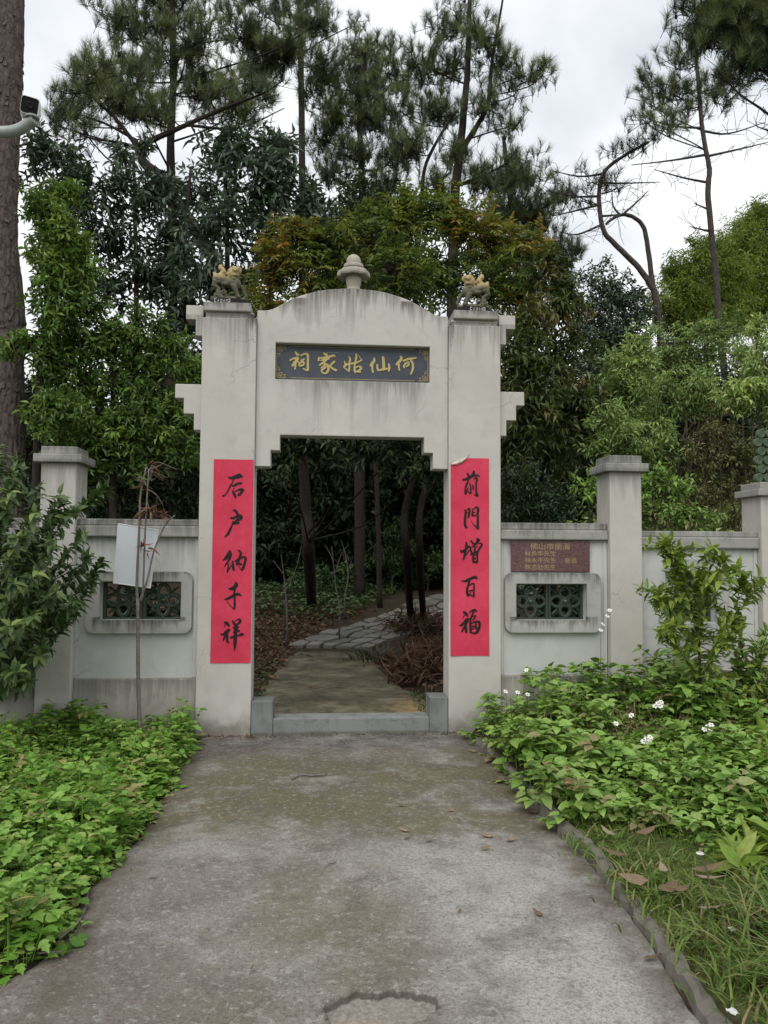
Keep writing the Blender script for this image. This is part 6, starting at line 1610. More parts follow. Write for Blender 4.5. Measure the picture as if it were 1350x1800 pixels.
def build_cover():
    L = lambda a, b: a < left_edge(b) + 0.0 + 0.06 * wob(b * 2.2 + a) - 0.05 * max(0, -3.5 - b) and (-3.86 - 0.05 * (a + 1.4) < b < -0.06)
    Le = lambda a, b: left_edge(b) - 0.22 < a < left_edge(b) + 0.05 + 0.05 * wob(b * 3.2) - 0.04 * max(0, -3.6 - b)
    ground_cover('ground_cover', 'fresh green lobed ground cover along the left of the concrete path', scatter(-4.6, -1.2, -4.3, -0.05, 5200, L), 0.06, 0.21, 0.066, 'lobed', 'lf_cover')
    ground_cover('ground_cover', 'small ovate leaves mixed into the green bed left of the path', scatter(-4.6, -1.2, -4.3, -0.05, 2300, L), 0.08, 0.27, 0.050, 'ovate', 'lf_cover', 6)
    ground_cover('ground_cover', 'low trailing leaves creeping over the left edge of the path', scatter(-1.8, -1.1, -4.0, -0.05, 1900, Le), 0.02, 0.10, 0.050, 'lobed', 'lf_cover', 4)
    def R(a, b):
        if a < right_edge(b) + 0.05 - 0.12 * rng.random() or b > -0.06:
            return False
        e = -2.62 - 0.42 * (a - 1.1) + 0.14 * wob(a * 5)
        return b > e
    pts = scatter(0.9, 5.2, -3.9, -0.05, 4700, R)
    near = [p for p in pts if p[1] < -0.9 or rng.random() < 0.55]
    tall = [p for p in pts if p[1] >= -1.2 and p[0] > 1.55 and rng.random() < 0.75]
    ground_cover('ground_cover', 'trailing green weeds spilling over the kerb right of the path', near, 0.06, 0.24, 0.076, 'ovate', 'lf_weed', 6)
    ground_cover('ground_cover', 'taller pointed weeds against the foot of the wall right of the gate', tall, 0.15, 0.48, 0.085, 'ovate', 'lf_weed', 8)
    ground_cover('ground_cover', 'low creeping weeds around the fallen leaves by the kerb', scatter(1.3, 3.2, -3.6, -2.4, 700, lambda a, b: a > 1.45 + 0.25 * (-2.4 - b)), 0.02, 0.06, 0.035, 'ovate', 'lf_weed', 4)
    m = MB()
    n = 420
    P = np.stack([1.95 + rng.normal(size=n) * 0.30, -1.0 + rng.normal(size=n) * 0.22, np.zeros(n)], 1)
    P[:, 2] = [terrain_h(x, y) + 0.05 for x, y in P[:, :2]]
    P[:, 2] += rng.random(n) * 0.16
    leaves(m, P, rng.normal(size=P.shape) * np.array([0.8, 0.6, 0.4]) + np.array([0, 0, 0.6]), rng.normal(size=P.shape), 0.10 + 0.16 * rng.random(n), 0.007, 'strap', None, 1.2)
    obj('dry_stems', m, M['drystem'], kind='stuff', label='tangle of dry buff stems in the weeds under the sapling', cat='dry stems')
    # grass: short turf by the kerb, long tufts near the viewer
    m = MB()
    T = scatter(1.05, 3.6, -5.4, -2.3, 17000, lambda a, b: b < -2.35 - 0.15 * (a - 1.1) + 0.1 * wob(a * 4))
    P = np.array(T)
    D = rng.normal(size=P.shape) * np.array([0.6, 0.6, 0.2]) + np.array([0, 0, 0.7])
    leaves(m, P, D, rng.normal(size=P.shape), 0.03 + 0.055 * rng.random(len(P)), 0.004, 'strap', np.clip(0.2 + 0.5 * rng.random(len(P)), 0, 1), 1.2)
    T = []
    clumps = [(1.42, -4.1, 1), (1.55, -4.3, 1), (1.66, -4.05, 1), (1.8, -3.8, 1), (1.7, -3.72, 0.8), (1.98, -3.9, 1), (1.55, -3.85, 0.8), (1.36, -3.85, 0.7), (1.85, -4.3, 1), (1.45, -4.5, 1), (2.1, -3.55, 0.9), (1.7, -4.55, 1), (1.27, -4.3, 0.8),
              (1.14, -3.35, 0.35), (1.17, -3.6, 0.4), (1.13, -4.0, 0.4), (1.12, -2.95, 0.3), (1.18, -4.6, 0.5), (1.3, -3.2, 0.3), (1.22, -2.8, 0.3), (2.2, -3.9, 1), (1.15, -4.3, 0.45), (1.26, -3.5, 0.4)]
    S = []
    for cx, cy, sc in clumps:
        for _ in range(75):
            S.append(sc)
            T.append((cx + rng.normal() * 0.09, cy + rng.normal() * 0.09, terrain_h(cx, cy)))
    P = np.array(T)
    a = rng.random(len(P)) * 6.28
    D = np.stack([np.cos(a) * 0.6, np.sin(a) * 0.6, 0.7 + 0.5 * rng.random(len(P))], 1)
    leaves(m, P, D, np.stack([-np.cos(a), -np.sin(a), np.full(len(P), 1.0)], 1) + rng.normal(size=P.shape) * 0.3, (0.14 + 0.22 * rng.random(len(P))) * np.array(S), 0.006 + 0.004 * rng.random(len(P)), 'strap', None, 1.6)
    obj('grass', m, M['grass'], kind='stuff', label='long and short grass along the kerb at the near corner', cat='grass')
    # a little moss and dirt along the joint of gate and path
    m = MB()
    P = np.stack([rng.uniform(-1.33, 1.05, 500), -0.02 - np.abs(rng.normal(size=500)) * 0.05, np.full(500, 0.004)], 1)
    P = P[(np.abs(P[:, 0]) > 0.78) | (rng.random(500) < 0.25)]
    leaves(m, P, rng.normal(size=P.shape) * np.array([1, 1, 0.35]), np.array([0, 0, 1.0]) + rng.normal(size=P.shape) * 0.3, 0.018 + 0.02 * rng.random(len(P)), 0.01, 'kite', None)
    obj('leaf_crumbs', m, M['litter'], kind='stuff', label='crumbs of dead leaf gathered at the foot of the gate', cat='debris')
    m = MB()
    n = 9000
    P = np.stack([rng.uniform(4.2, 13, n), rng.uniform(0.6, 11, n), np.zeros(n)], 1)
    P[:, 2] = [terrain_h(x, y) for x, y in P[:, :2]]
    P[:, 2] += rng.random(n) ** 2 * 0.8
    leaves(m, P, rng.normal(size=P.shape) * np.array([1, 1, 0.4]), np.array([0, 0, 1.0]) + rng.normal(size=P.shape) * 0.4, 0.18, 0.08)
    obj('bank_cover', m, M['lf_bank'], kind='stuff', label='green ground plants over the bank past the wall', cat='ground cover')
build_cover()

# ------------------------------------------------------------------ shrubs whose leaves can be told apart
def leaf_mesh(name, kind, L, W, mat, curl=1.0):
    m = MB()
    leaves(m, [(0, 0, 0)], [(0, 1, 0)], np.array([(0, 0, 1.0)]), L, W, kind, np.array([0.5]), curl)
    me = m.mesh(name)
    me.materials.append(mat)
    return me

def frame(p, d, n, s=1.0):
    d = Vector(d).normalized()
    x = d.cross(Vector(n)).normalized()
    z = x.cross(d)
    return Matrix(((x.x * s, d.x * s, z.x * s, p[0]), (x.y * s, d.y * s, z.y * s, p[1]), (x.z * s, d.z * s, z.z * s, p[2]), (0, 0, 0, 1)))

def leafy_shrub(t, stems, leaf, r0, per_m, whorl=3, limit=290, inner=None, inner_mat=None, lift=0.35, skip=0.25, tip=None, tip_n=0, stem_mat='twig'):
    tm = MB()
    cand, tips = [], []
    for q, r in stems:
        c = crom(q, 7)
        tm.tube(c, list(np.linspace(r, 0.0025, len(c))), 6)
        n = len(c)
        ln = sum(np.linalg.norm(c[i + 1] - c[i]) for i in range(n - 1))
        for k in range(int(per_m * ln)):
            f = skip + (1 - skip) * (k + rng.random()) / max(1, int(per_m * ln))
            i = min(n - 2, int(f * (n - 1)))
            p = c[i] + (c[i + 1] - c[i]) * (f * (n - 1) - i)
            ax = unit(c[i + 1] - c[i])
            a0 = rng.random() * 6.28
            for w in range(whorl):
                a = a0 + w * 6.28 / whorl + rng.normal() * 0.3
                ref = np.array([0, 0, 1.0]) if abs(ax[2]) < 0.8 else np.array([1.0, 0, 0])
                u = unit(np.cross(ax, ref)); v = np.cross(ax, u)
                d = unit(u * math.cos(a) + v * math.sin(a) + ax * (0.35 + 0.5 * rng.random()) + np.array([0, 0, lift * rng.normal() - 0.12]))
                cand.append((p, d, unit(np.array([0, 0, 1.0]) + rng.normal(size=3) * 0.35 + ax * 0.3), 0.65 + 0.55 * rng.random()))
        if tip is not None:
            for w in range(tip_n):
                a = w * 2.4
                u = np.array([math.cos(a), math.sin(a), 0.35 + 0.5 * rng.random() - 0.1 * w / tip_n])
                tips.append((c[-1] - np.array([0, 0, 0.012 * w]), u, np.array([-0.5 * math.cos(a), -0.5 * math.sin(a), 1.0]), 0.6 + 0.5 * rng.random()))
    obj('stem', tm, M[stem_mat], t, smooth=True)
    cand.sort(key=lambda e: e[0][1])            # the nearest leaves are the ones that can be told apart
    room = limit - len(tips)
    for p, d, nn, s in cand[:room]:
        part_copy(leaf, 'leaf', t, frame(p, d, nn, s))
    for p, d, nn, s in tips:
        part_copy(tip, 'leaf', t, frame(p, d, nn, s))
    rest = cand[room:]
    if rest and inner:
        m = MB()
        leaves(m, [e[0] for e in rest], [e[1] for e in rest], np.array([e[2] for e in rest]), np.array([inner[0] * e[3] for e in rest]), np.array([inner[1] * e[3] for e in rest]), 'ovate')
        obj('inner_leaves', m, M[inner_mat], t, kind='stuff')

def build_shrubs():
    # the big shrub in front of the left-hand bays
    t = thing('leafy_shrub', 'big glossy green shrub in front of the wall pillar, cut by the picture edge', 'shrub', (-3.277,1.02,-0.03))
    base = np.array((-3.277,1.02,-0.03))
    lm = leaf_mesh('shrub_leaf', 'ovate', 0.090, 0.046, M['lf_shrub'])
    stems = []
    ends = [(-2.42,-1.2,2.21), (-2.28,-1.15,2.03), (-2.18,-1,1.97), (-2.4,-1.35,1.97), (-2.09,-1.1,1.82), (-2.22,-1.4,1.82), (-1.98,-1.05,1.7), (-2.1,-1.35,1.63), (-2.3,-1.5,1.66), (-2.16,-1.5,1.43),
            (-2.09,-1.3,1.28), (-2.27,-1.6,1.36), (-2.01,-1.1,1.21), (-2.17,-1.5,1.13), (-2.28,-1.6,1.07), (-2.16,-1.35,0.85), (-2.29,-1.45,0.75), (-2.65,-1.2,2.1), (-2.59,-1.3,1.7), (-2.62,-1.3,1.31), (-2.6,-1.05,2.33), (-2.26,-1.3,0.66), (-2.45,-1.4,0.86), (-2.41,-1,1.55), (-2.28,-0.9,1.4)]
    for e in ends:
        e = np.array(e)
        b = base + np.array([rng.normal() * 0.06, rng.normal() * 0.06, 0])
        mid = b + (e - b) * 0.5 + np.array([-0.10 - 0.1 * rng.random(), rng.normal() * 0.08, 0.12])
        stems.append(([b, mid, e], 0.013))
        for _ in range(3):
            f = 0.55 + 0.4 * rng.random()
            s = b + (e - b) * f
            e2 = s + np.array([rng.normal() * 0.16, rng.normal() * 0.14, 0.10 + rng.random() * 0.14])
            stems.append(([mid + (e - mid) * (f - 0.5) * 1.6, (s + e2) / 2, e2], 0.005))
    # two long thin shoots reaching across the wall
    stems.append(([base, np.array((-2.28,-0.8,0.87)), np.array((-2.09,-0.75,1.17)), np.array((-1.95,-0.7,1.49))], 0.008))
    stems.append(([base, np.array((-2.34,-0.8,1.59)), np.array((-2.07,-0.75,1.9)), np.array((-1.92,-0.7,2.04))], 0.008))
    leafy_shrub(t, stems, lm, 0.013, 19, 3, 290, (0.090, 0.046), 'lf_shrub_many', skip=0.3)
    # sapling before the lower bay
    t = thing('sapling', 'young sapling with lime green leaf tips in front of the lower wall bay', 'sapling', (2.71,-0.9,0.23))
    lm = leaf_mesh('sapling_leaf', 'ovate', 0.098, 0.044, M['lf_sapling'])
    tp = leaf_mesh('tip_leaf', 'ovate', 0.088, 0.036, M['lf_lime'])
    B = np.array((2.71,-0.9,0.23)); K = np.array((2.7,-0.9,0.73))
    stems = [([B, K, np.array((2.65,-0.9,1.11)), np.array((2.46,-0.95,1.51)), np.array((2.39,-0.95,1.64))], 0.014)]
    for b0, c0, e0 in (((2.69,-0.9,0.82), (2.7,-1,1.19), (2.87,-1,1.55)), ((2.68,-0.9,0.96), (2.71,-0.8,1.26), (2.8,-0.8,1.39)), ((2.7,-0.9,0.65), (2.96,-0.9,0.96), (3.05,-0.9,1.4)),
                       ((2.67,-0.9,1.05), (2.5,-1,1.23), (2.34,-1,1.15)), ((2.64,-0.9,1.16), (2.52,-0.9,1.36), (2.54,-0.9,1.59)), ((2.71,-0.9,0.56), (2.51,-1,0.79), (2.39,-1,0.92)),
                       ((2.7,-1,1.1), (2.75,-1.05,1.23), (2.78,-1.05,1.32)), ((2.99,-0.9,1.09), (3.09,-0.9,1.18), (3.12,-0.9,1.25)), ((2.71,-0.9,0.6), (2.77,-1.05,0.8), (2.9,-1.05,0.93)), ((2.68,-0.9,0.91), (2.52,-0.8,1.06), (2.38,-0.8,1.22))):
        stems.append(([np.array(b0), np.array(c0), np.array(e0)], 0.006))
    for q, _ in list(stems):
        for _k in range(3):
            s = q[1] + (q[-1] - q[1]) * rng.random()
            stems.append(([s, s + np.array([rng.normal() * 0.06, rng.normal() * 0.05, 0.06]), s + np.array([rng.normal() * 0.13, rng.normal() * 0.10, 0.14])], 0.004))
    leafy_shrub(t, stems, lm, 0.014, 30, 3, 290, (0.085, 0.038), 'lf_weed', skip=0.12, tip=tp, tip_n=8)
    # dark leafy shrub low beside it
    t = thing('leafy_shrub', 'dense mid-green shrub at the foot of the sapling, by the lower wall bay', 'shrub', (3.05,-0.75,0.12))
    lm = leaf_mesh('weed_leaf', 'ovate', 0.095, 0.042, M['lf_sapling'])
    B = np.array((3.05,-0.75,0.12))
    stems = []
    for e in ((2.58,-0.7,0.62), (2.6,-0.8,0.43), (2.82,-0.6,0.67), (2.84,-0.9,0.6), (3.14,-0.7,0.75), (3.19,-0.85,0.68), (3.38,-0.7,0.8), (3.09,-0.95,0.5), (2.83,-1,0.44), (3.3,-0.9,0.46), (2.71,-0.95,0.37), (3.49,-0.8,0.63), (3.48,-0.5,0.92), (3.25,-0.5,0.87), (3.1,-1,0.31), (2.55,-0.5,0.52), (2.52,-0.4,0.62)):
        e = np.array(e)
        stems.append(([B + rng.normal(size=3) * np.array([0.06, 0.05, 0]), (B + e) / 2 + np.array([0, 0, 0.08]), e], 0.007))
        for _ in range(2):
            s = B + (e - B) * (0.5 + 0.4 * rng.random())
            stems.append(([s, s + rng.normal(size=3) * 0.04 + np.array([0, 0, 0.06]), s + rng.normal(size=3) * 0.11 + np.array([0, 0, 0.12])], 0.004))
    leafy_shrub(t, stems, lm, 0.007, 21, 3, 290, (0.095, 0.042), 'lf_weed', skip=0.25)
    # lime seedlings at the near right edge
    tp = leaf_mesh('seedling_leaf', 'ovate', 0.155, 0.056, M['lf_lime'])
    for lab, b, tips in (('lime green seedling with drooping leaf rosettes, nearest the fallen leaves', (1.364,-3.993,0.1), [(1.85,-2.95,-0.02), (1.82,-2.85,0.06), (1.91,-3,-0.09), (1.96,-2.8,0.07)]),
                         ('lime green seedling clump at the picture edge above the long grass', (1.586,-3.913,0.1), [(2.06,-2.85,0.1), (2.04,-3,0.02), (2.18,-2.6,0.16), (1.97,-3.05,-0.07)]),
                         ('taller lime green seedling behind the others, below the mid-green shrub', (2.124,-2.775,0.12), [(2.35,-2.1,0.07), (2.61,-1.9,0.31), (2.48,-2,0.2), (2.6,-2,0.15)]),
                         ('lime green seedling half out of frame beside the mid-green shrub', (2.545,-2.389,0.12), [(2.74,-1.8,0.36), (2.8,-1.9,0.23), (2.72,-1.7,0.35)])):
        t = thing('seedling', lab, 'seedling', b, 'lime green seedlings at the near edge')
        stems = [([np.array(b), (np.array(b) + np.array(e)) / 2 + np.array([0.03, 0, 0.05]), np.array(e)], 0.005) for e in tips]
        leafy_shrub(t, stems, tp, 0.005, 16, 3, 200, None, None, skip=0.45, tip=tp, tip_n=13)
build_shrubs()

# ------------------------------------------------------------------ dead sapling, board, camera
def build_dead_sapling():
    b = np.array((-1.7,-0.34,0.02)); b[2] = terrain_h(b[0], b[1]) - 0.03
    t = thing('dead_sapling', 'dead grey forked sapling stick with withered red brown leaves', 'sapling', tuple(b))
    K = (-1.75,-0.34,1.18)
    def st(name, pts, r0, r1):
        q = crom([np.array(p, float) for p in pts], 6)
        m = MB().tube(q, [r * (1 + 0.10 * math.sin(i * 2.7)) for i, r in enumerate(np.linspace(r0, r1, len(q)))], 8)
        return obj(name, m, M['stick'], t, smooth=True)
    st('stem', [b, (-1.73,-0.34,0.5), K], 0.017, 0.0145)
    st('branch', [(-1.75,-0.34,1.13), (-1.76,-0.34,1.33), (-1.75,-0.34,1.81), (-1.75,-0.33,2.02), (-1.71,-0.33,2.25)], 0.013, 0.006)
    st('branch', [(-1.73,-0.34,1.16), (-1.71,-0.35,1.23), (-1.7,-0.36,1.7), (-1.69,-0.37,1.97), (-1.68,-0.37,2.23)], 0.010, 0.005)
    st('branch', [(-1.73,-0.34,1.17), (-1.68,-0.33,1.33), (-1.63,-0.33,1.57), (-1.55,-0.33,1.77), (-1.47,-0.33,1.86)], 0.009, 0.005)
    for a in ([(-1.75,-0.33,2.02), (-1.74,-0.33,2.12), (-1.77,-0.33,2.17)], [(-1.69,-0.37,1.97), (-1.64,-0.37,1.86), (-1.5,-0.37,1.83)], [(-1.68,-0.37,2.21), (-1.62,-0.37,2.29), (-1.45,-0.37,2.23)],
              [(-1.69,-0.37,2.07), (-1.61,-0.4,2.02), (-1.55,-0.4,1.93)], [(-1.68,-0.37,2.23), (-1.6,-0.36,2.26), (-1.53,-0.36,2.32)]):
        st('twig', a, 0.004, 0.002)
    for _ in range(16):
        s = np.array(random.choice([(-1.74,-0.33,2.12), (-1.69,-0.37,2.09), (-1.68,-0.37,2.22), (-1.64,-0.37,1.9), (-1.67,-0.35,1.56), (-1.74,-0.34,1.65)]))
        e = s + rng.normal(size=3) * np.array([0.075, 0.04, 0.06]) + np.array([0.02, 0, 0.02])
        st('twig', [s, (s + e) / 2 + rng.normal(size=3) * 0.012, e], 0.0028, 0.0014)
    lf = MB()
    leaves(lf, [(0, 0, 0)], [(0, 1, 0)], np.array([(0, 0, 1.0)]), 0.12, 0.017, 'strap', np.array([0.5]), 1.5)
    me = lf.mesh('withered_leaf'); me.materials.append(M['dead_obj'])
    for p, n in (((-1.64,-0.37,1.9), 16), ((-1.56,-0.38,1.87), 12), ((-1.69,-0.36,1.9), 9), ((-1.74,-0.36,1.6), 5), ((-1.67,-0.36,1.58), 4), ((-1.74,-0.33,2.12), 6), ((-1.64,-0.36,2.28), 6)):
        for _ in range(n):
            q = np.array(p) + rng.normal(size=3) * 0.018
            d = rng.normal(size=3) * np.array([0.9, 0.5, 0.5]) + np.array([0, 0, -0.55])
            part_copy(me, 'withered_leaf', t, frame(q, d, rng.normal(size=3), 0.5 + 0.6 * rng.random()))
    # the blank board hung behind the stems
    pts = [np.array(q) for q in ((-1.96,-0.29,1.3), (-1.66,-0.3,1.26), (-1.61,-0.27,1.74), (-1.94,-0.26,1.79))]
    bt = thing('blank_board', 'blank white board hanging crooked behind the dead sapling stems', 'board', tuple((pts[0] + pts[1]) / 2))
    nrm = np.cross(pts[1] - pts[0], pts[3] - pts[0]); nrm /= np.linalg.norm(nrm)
    V = pts + [p - nrm * 0.006 for p in pts]
    m = MB().add(V, np.array([(0, 1, 2, 3), (7, 6, 5, 4), (0, 4, 5, 1), (1, 5, 6, 2), (2, 6, 7, 3), (3, 7, 4, 0)]))
    obj('sheet', m, M['whiteboard'], bt, bevel=0.002)
    e = MB()
    c = sum(pts) / 4
    for i in range(4):
        a, d = pts[i], pts[(i + 1) % 4]
        a, d = a + (c - a) * 0.01, d + (c - d) * 0.01
        e.tube([a, d], 0.0042, 4)
    obj('rim', e, M['camwhite'], bt)
    w = MB().tube(crom([pts[2] * 0.6 + pts[3] * 0.4, np.array((-1.74,-0.35,1.75)), pts[2] * 0.5 + pts[3] * 0.5], 4), 0.002, 4)
    obj('tie_wire', w, M['black'], bt)
M['dead_obj'] = leaf_mat('withered curled leaf', [(0.10, 0.04, 0.028), (0.19, 0.058, 0.030), (0.17, 0.13, 0.095), (0.12, 0.06, 0.04)], 0.7, 0.2, 0.1, True)
build_dead_sapling()

def build_security_camera():
    t = thing('security_camera', 'black fronted security camera on a bent grey pipe arm beside the pine trunk', 'security camera', (-2.83,-1,0.41))
    Y = -1.0
    A = [np.array(q) for q in ((-2.97,-1,4.63), (-2.77,-1,4.66), (-2.62,-1,4.67), (-2.53,-1.02,4.69), (-2.47,-1.04,4.72), (-2.42,-1.06,4.74))]
    q = crom(A, 5)
    obj('pipe_arm', MB().tube(q, 0.042, 20), M['steel'], t, smooth=True)
    b = (-2.83,-1,0.41)
    top = (-2.99,-1,5.05)
    obj('pole', MB().tube([(b[0], b[1], -0.1), (b[0], b[1], top[2])], 0.06, 16), M['steel'], t, smooth=True)
    c = np.array((-2.45,-1.08,4.83))
    obj('mount_plate', MB().lathe([(0.0, 0), (0.052, 0), (0.052, 0.012), (0.0, 0.012)], tuple(np.array((-2.44,-1.06,4.75))), 20), M['steel'], t)
    for dx in (-0.025, 0.025):
        p = np.array((-2.45,-1.06,4.76)) + np.array([dx, 0, -0.01])
        obj('bracket_leg', MB().tube([p, p + np.array([0, 0.0, 0.075])], 0.006, 6), M['camwhite'], t)
    # housing: rounded box pointing at the path, its dark face slightly turned
    h = MB().ring(rrect(-0.072, 0.074, -0.072, 0.068, 0.026), rrect(-0.069, 0.064, -0.068, 0.063, 0.024), -0.03, 0.20)
    f = MB().prism([(x, z) for x, z in rrect(-0.0685, 0.0635, -0.0675, 0.0625, 0.024)], -0.022, 0.19)
    R = Matrix.Rotation(math.radians(17), 3, 'Z') @ Matrix.Rotation(math.radians(14), 3, 'X') @ Matrix.Rotation(math.radians(6), 3, 'Y')
    for mm in (h, f):
        mm.V = [np.array([tuple(R @ (Vector(v) * 0.88)) for v in a]) + c for a in mm.V]
    obj('housing', h, M['camwhite'], t, bevel=0.003)
    fo = obj('front_glass', f, M['black'], t, bevel=0.002)
    l = MB().lathe([(0.0, 0.0), (0.028, 0.0), (0.03, 0.006), (0.022, 0.008), (0.0, 0.004)], (0, 0, 0), 20)
    l.V = [np.array([tuple(R @ (Vector((v[0], -v[2] - 0.0225, v[1])) * 0.88)) for v in a]) + c for a in l.V]
    obj('lens_ring', l, M['black'], fo)
build_security_camera()

# ------------------------------------------------------------------ flowers, fallen leaves, twigs, scraps
def build_small():
    g = 'white flowered weeds along the wall'
    fl = [((2.14,-0.25,0.91), 'white daisy-like weed, tallest, in front of the wall pillar beside the plaque'), ((2.2,-0.25,1.03), 'thin white bud stalk reaching highest beside the tallest flower'), ((1.47,-0.3,0.58), 'single white flower low on the wall bay under the plaque'),
          ((1.28,-0.35,0.41), 'small white flower closest to the banner pillar foot'), ((1.37,-0.4,0.41), 'white flower in the middle of the three by the gate pillar foot'), ((1.46,-0.38,0.39), 'white flower over the weeds just under the low single flower'),
          ((2.4,-0.8,0.36), 'bright cluster of white flowers beneath the sapling'), ((1.94,-1.1,0.27), 'white flower in the tangle of dry stems'), ((2.12,-0.95,0.3), 'small white flower between the tangle and the sapling'), ((2.58,-1.25,0.27), 'large white flower cluster at the foot of the sapling trunk'),
          ((2.07,-1.35,0.21), 'paired white flowers standing up mid-bed'), ((1.54,-1.25,0.04), 'white flower pair closest to the kerb edge mid-way'), ((1.99,-1.75,0.15), 'white flower tilted over lime green weeds'), ((1.87,-2,0.09), 'white flower lowest over the broad weed leaves'),
          ((1.59,-1.75,0.01), 'small white flower hidden low in the kerbside weeds'), ((1.13,-0.55,0.02), 'white flower head fallen by the gate pillar corner'), ((1.18,-0.65,-0.02), 'white flower tucked at the tip of the weed bed')]
    for p, lab in fl:
        p = np.array(p)
        if p[1] < -0.7:                     # stand clear of the leaves around it
            p = p + (np.array(cam_o.location) - p) * 0.05 + np.array([0, 0, 0.02])
        b = np.array([p[0] + rng.normal() * 0.03, p[1] + 0.03, terrain_h(p[0], p[1])])
        t = thing('white_flower', lab, 'flower', tuple(b), g)
        m = MB().tube(crom([b, (b + p) / 2 + rng.normal(size=3) * 0.012, p], 4), [0.0022] * 8 + [0.0014], 4)
        obj('stem', m, M['twig'], t)
        big = 'cluster' in lab or 'pair' in lab
        heads = [p] + ([p + np.array([0.025, 0.0, 0.012]), p + np.array([-0.018, 0.01, -0.02]), p + np.array([0.012, -0.01, -0.018])] if big else [])
        if 'bud' in lab or 'tallest' in lab:
            heads = [p, p + np.array([0.02, 0, 0.05])]
        for hp in heads:
            f = MB()
            nrm = unit(np.array([rng.normal() * 0.5, -0.7, 0.9]))
            u = unit(np.cross(nrm, [0, 0, 1.0])); v = np.cross(nrm, u)
            a = np.arange(6) * 6.283 / 6 + rng.random()
            D = u * np.cos(a)[:, None] + v * np.sin(a)[:, None] + nrm * 0.12
            leaves(f, np.repeat(hp[None], 6, 0), D, np.repeat(nrm[None], 6, 0), 0.024, 0.020, 'ovate', None, 0.7)
            h = obj('petals', f, M['petal'], t)
            d = MB().ball(hp + nrm * 0.002, 0.006, 8, 5)
            obj('centre', d, M['pollen'], h)
        n = 5
        P0 = b + (p - b) * (0.15 + 0.5 * rng.random((n, 1)))
        lm = MB()
        a = rng.random(n) * 6.28
        leaves(lm, P0, np.stack([np.cos(a), np.sin(a), 0.5 * np.ones(n)], 1), np.tile([0, 0, 1.0], (n, 1)), 0.06, 0.022, 'ovate')
        obj('foliage', lm, M['lf_weed'], t)
    # fallen leaves
    def fallen(lab, p, L, W, ang, group, curl=2.0):
        L, W = L * 0.88, W * 0.9
        m = MB()
        p = np.array(p)
        d = np.array([math.cos(math.radians(ang)), math.sin(math.radians(ang)), 0.02])
        leaves(m, [p + np.array([0, 0, 0.008])], [d], np.array([(0.15 * rng.normal(), 0.15 * rng.normal(), 1.0)]), L, W, 'ovate', np.array([0.5]), -curl * 0.28)
        me = m.mesh('leaf', p)
        o = obj('fallen_leaf', me, M['fallen'])
        o.location = p
        tag(o, lab, 'fallen leaf', group)
        sd = o.modifiers.new('thickness', 'SOLIDIFY'); sd.thickness = 0.0012
    g = 'dry leaves fallen on the grass by the kerb'
    for lab, p, L, W, a in (('broad tan leaf, topmost on the grass by the weed bed', (1.329,-2.953,0.12), 0.16, 0.07, 20), ('pale curled leaf beside the topmost tan leaf', (1.211,-2.978,0.12), 0.13, 0.06, 110), ('orange brown folded leaf near the kerb', (1.182,-3.22,0.11), 0.16, 0.075, 150),
                            ('orange leaf lying straight beside the white seed head', (1.388,-3.434,0.12), 0.19, 0.07, 5), ('broken orange leaf under the straight orange one', (1.375,-3.498,0.12), 0.15, 0.06, -30), ('grey brown leaf with ragged edge mid-grass', (1.152,-3.519,0.11), 0.15, 0.09, 160),
                            ('crumpled grey leaf lowest of the ragged group', (1.156,-3.627,0.11), 0.14, 0.09, 30), ('pale grey leaf scrap beside the crumpled one', (1.214,-3.62,0.11), 0.10, 0.06, 10), ('small brown leaf between ragged and orange leaves', (1.257,-3.457,0.12), 0.10, 0.05, 80), ('brown leaf low in the long grass', (1.226,-3.816,0.12), 0.13, 0.05, -10)):
        fallen(lab, p, L, W, a, g)
    g = 'dry leaves fallen on the concrete path'
    for lab, p, L, a in (('dry leaf lying on the path in line with the threshold middle', (0.484,-2.162,0.006), 0.085, 10), ('brown curled leaf on the path in front of the opening', (0.255,-2.036,0.006), 0.10, 170), ('thin brown leaf fragment by the mossy patch', (-0.067,-1.492,0.006), 0.07, 20),
                         ('pale round chip of leaf near the left bed', (-1.093,-3.05,0.006), 0.08, 0), ('flattened grey leaf on the mossy patch', (0.217,-2.503,0.006), 0.11, 150), ('dark little leaf on the mossy patch edge', (0.173,-2.616,0.006), 0.08, 20), ('pale grey leaf beside the dark little leaf', (0.283,-2.667,0.006), 0.09, 30),
                         ('brown leaf against the kerb by the yellow moss', (1.032,-2.22,0.006), 0.12, 175), ('crushed brown leaves by the kerb', (0.666,-2.615,0.006), 0.13, 160), ('second crushed brown leaf beside the kerbside heap', (0.72,-2.68,0.006), 0.12, 20), ('dark thin leaf below the crushed ones', (0.556,-2.795,0.006), 0.09, 10),
                         ('dark feather-like leaf on the pale concrete', (0.659,-3.59,0.006), 0.10, 120), ('tiny dark leaf near the centre of the pale concrete', (0.306,-3.532,0.006), 0.05, 60), ('small dark leaf beside the mossy front patch', (-0.54,-3.946,0.006), 0.05, 80), ('grey green leaf near the lower kerb', (0.936,-3.967,0.006), 0.12, 5),
                         ('brown leaf heap at the corner of the banner pillar', (0.956,-0.73,0.006), 0.12, 140), ('dark leaf beside the banner pillar corner', (1.026,-0.66,0.006), 0.10, 40), ('tan chip on the path under the left bed', (-1.253,-1.891,0.006), 0.09, 10)):
        fallen(lab, p, L * 0.72, L * 0.33, a, g)
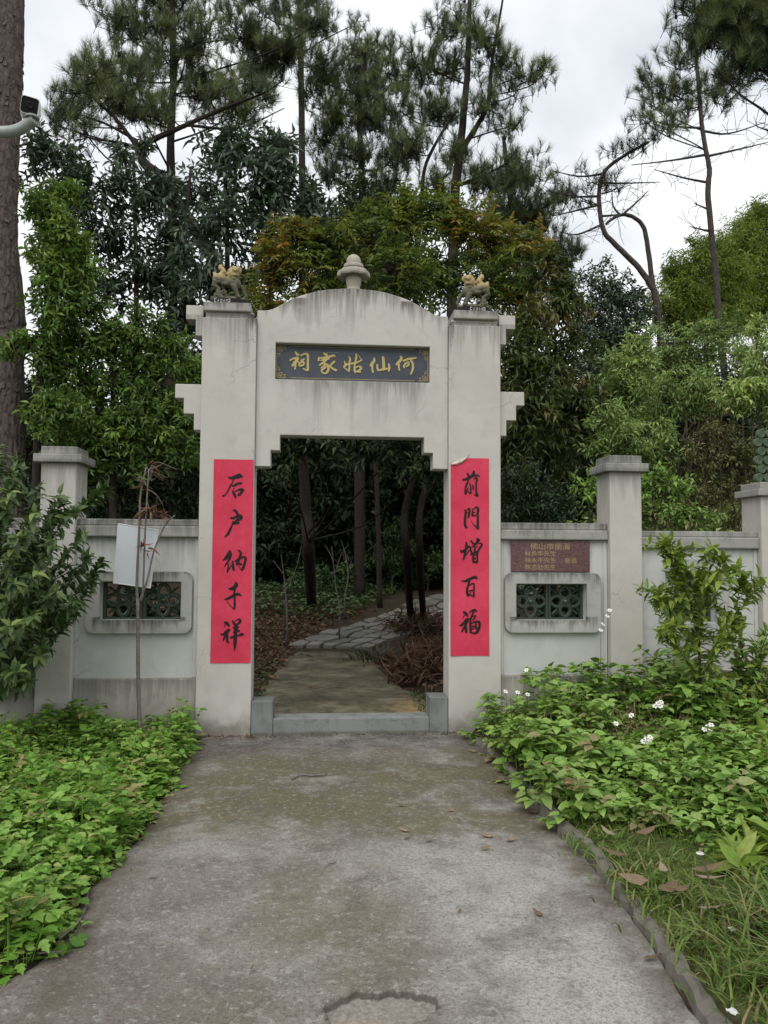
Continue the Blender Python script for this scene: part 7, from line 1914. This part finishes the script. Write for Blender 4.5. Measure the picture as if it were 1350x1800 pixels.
    # twigs
    for lab, pts, r in (('long thin curved dead twig lying along the left bed', [(-1.419,-3.096,0.02), (-1.342,-3.171,0.012), (-1.295,-3.348,0.01), (-1.284,-3.511,0.01), (-1.315,-3.648,0.01)], 0.006),
                        ('short dark twig lying on the path before the threshold', [(-0.467,-1.419,0.012), (-0.399,-1.323,0.012), (-0.32,-1.343,0.012), (-0.226,-1.32,0.012)], 0.006),
                        ('pale straight twig at the lower edge of the left bed', [(-1.358,-3.767,0.012), (-1.32,-3.761,0.012), (-1.272,-3.76,0.012)], 0.004),
                        ('thin straw lying on the mossy path', [(-0.261,-2.985,0.012), (-0.232,-2.95,0.012), (-0.204,-2.937,0.012)], 0.003),
                        ('green diagonal stalk leaning over the tangle under the sapling', [(2.38,-1.05,0.17), (2.53,-1,0.36), (2.73,-0.9,0.54)], 0.005)):
        m = MB().tube(crom([np.array(p, float) for p in pts], 6), r, 6)
        tag(obj('twig', m, M['stick'] if 'green' not in lab else M['twig'], origin=pts[0], smooth=True), lab, 'twig')
    # lost white scraps and the seed head
    for lab, p, s in (('crumpled white paper scrap in the grass at the bottom corner', (1.004,-4.502,0.1), 0.024), ('small white scrap among the long grass', (1.275,-4.002,0.12), 0.02), ('white shell-like chip at the gate pillar corner', (1.145,-0.495,0.02), 0.04)):
        m = MB()
        k = 4
        V = [(p[0] + s * (i / k - 0.5) * 2 * 0.6, p[1] + s * (j / k - 0.5) * 1.4, p[2] + s * 0.35 * rng.random()) for j in range(k + 1) for i in range(k + 1)]
        m.add(V, np.array([(j * 5 + i, j * 5 + i + 1, (j + 1) * 5 + i + 1, (j + 1) * 5 + i) for j in range(k) for i in range(k)]))
        o = obj('paper_scrap', m, M['scrap'], origin=p)
        sd = o.modifiers.new('thickness', 'SOLIDIFY'); sd.thickness = 0.001
        tag(o, lab, 'litter')
    p = np.array((1.493,-3.309,0.14))
    b = np.array((1.339,-3.74,0.1))
    t = thing('seed_head', 'pale round seed head on a bent green stalk over the orange leaf', 'seed head', tuple(b))
    obj('stalk', MB().tube(crom([b, (b + p) / 2 + np.array([0, 0, 0.03]), p], 5), 0.0035, 5), M['twig'], t, smooth=True)
    m = MB().lathe([(0.0, 0.0), (0.016, 0.003), (0.02, 0.008), (0.015, 0.012), (0.004, 0.011)], (p[0], p[1], p[2]), 14)
    obj('disc', m, M['scrap'], t)
build_small()
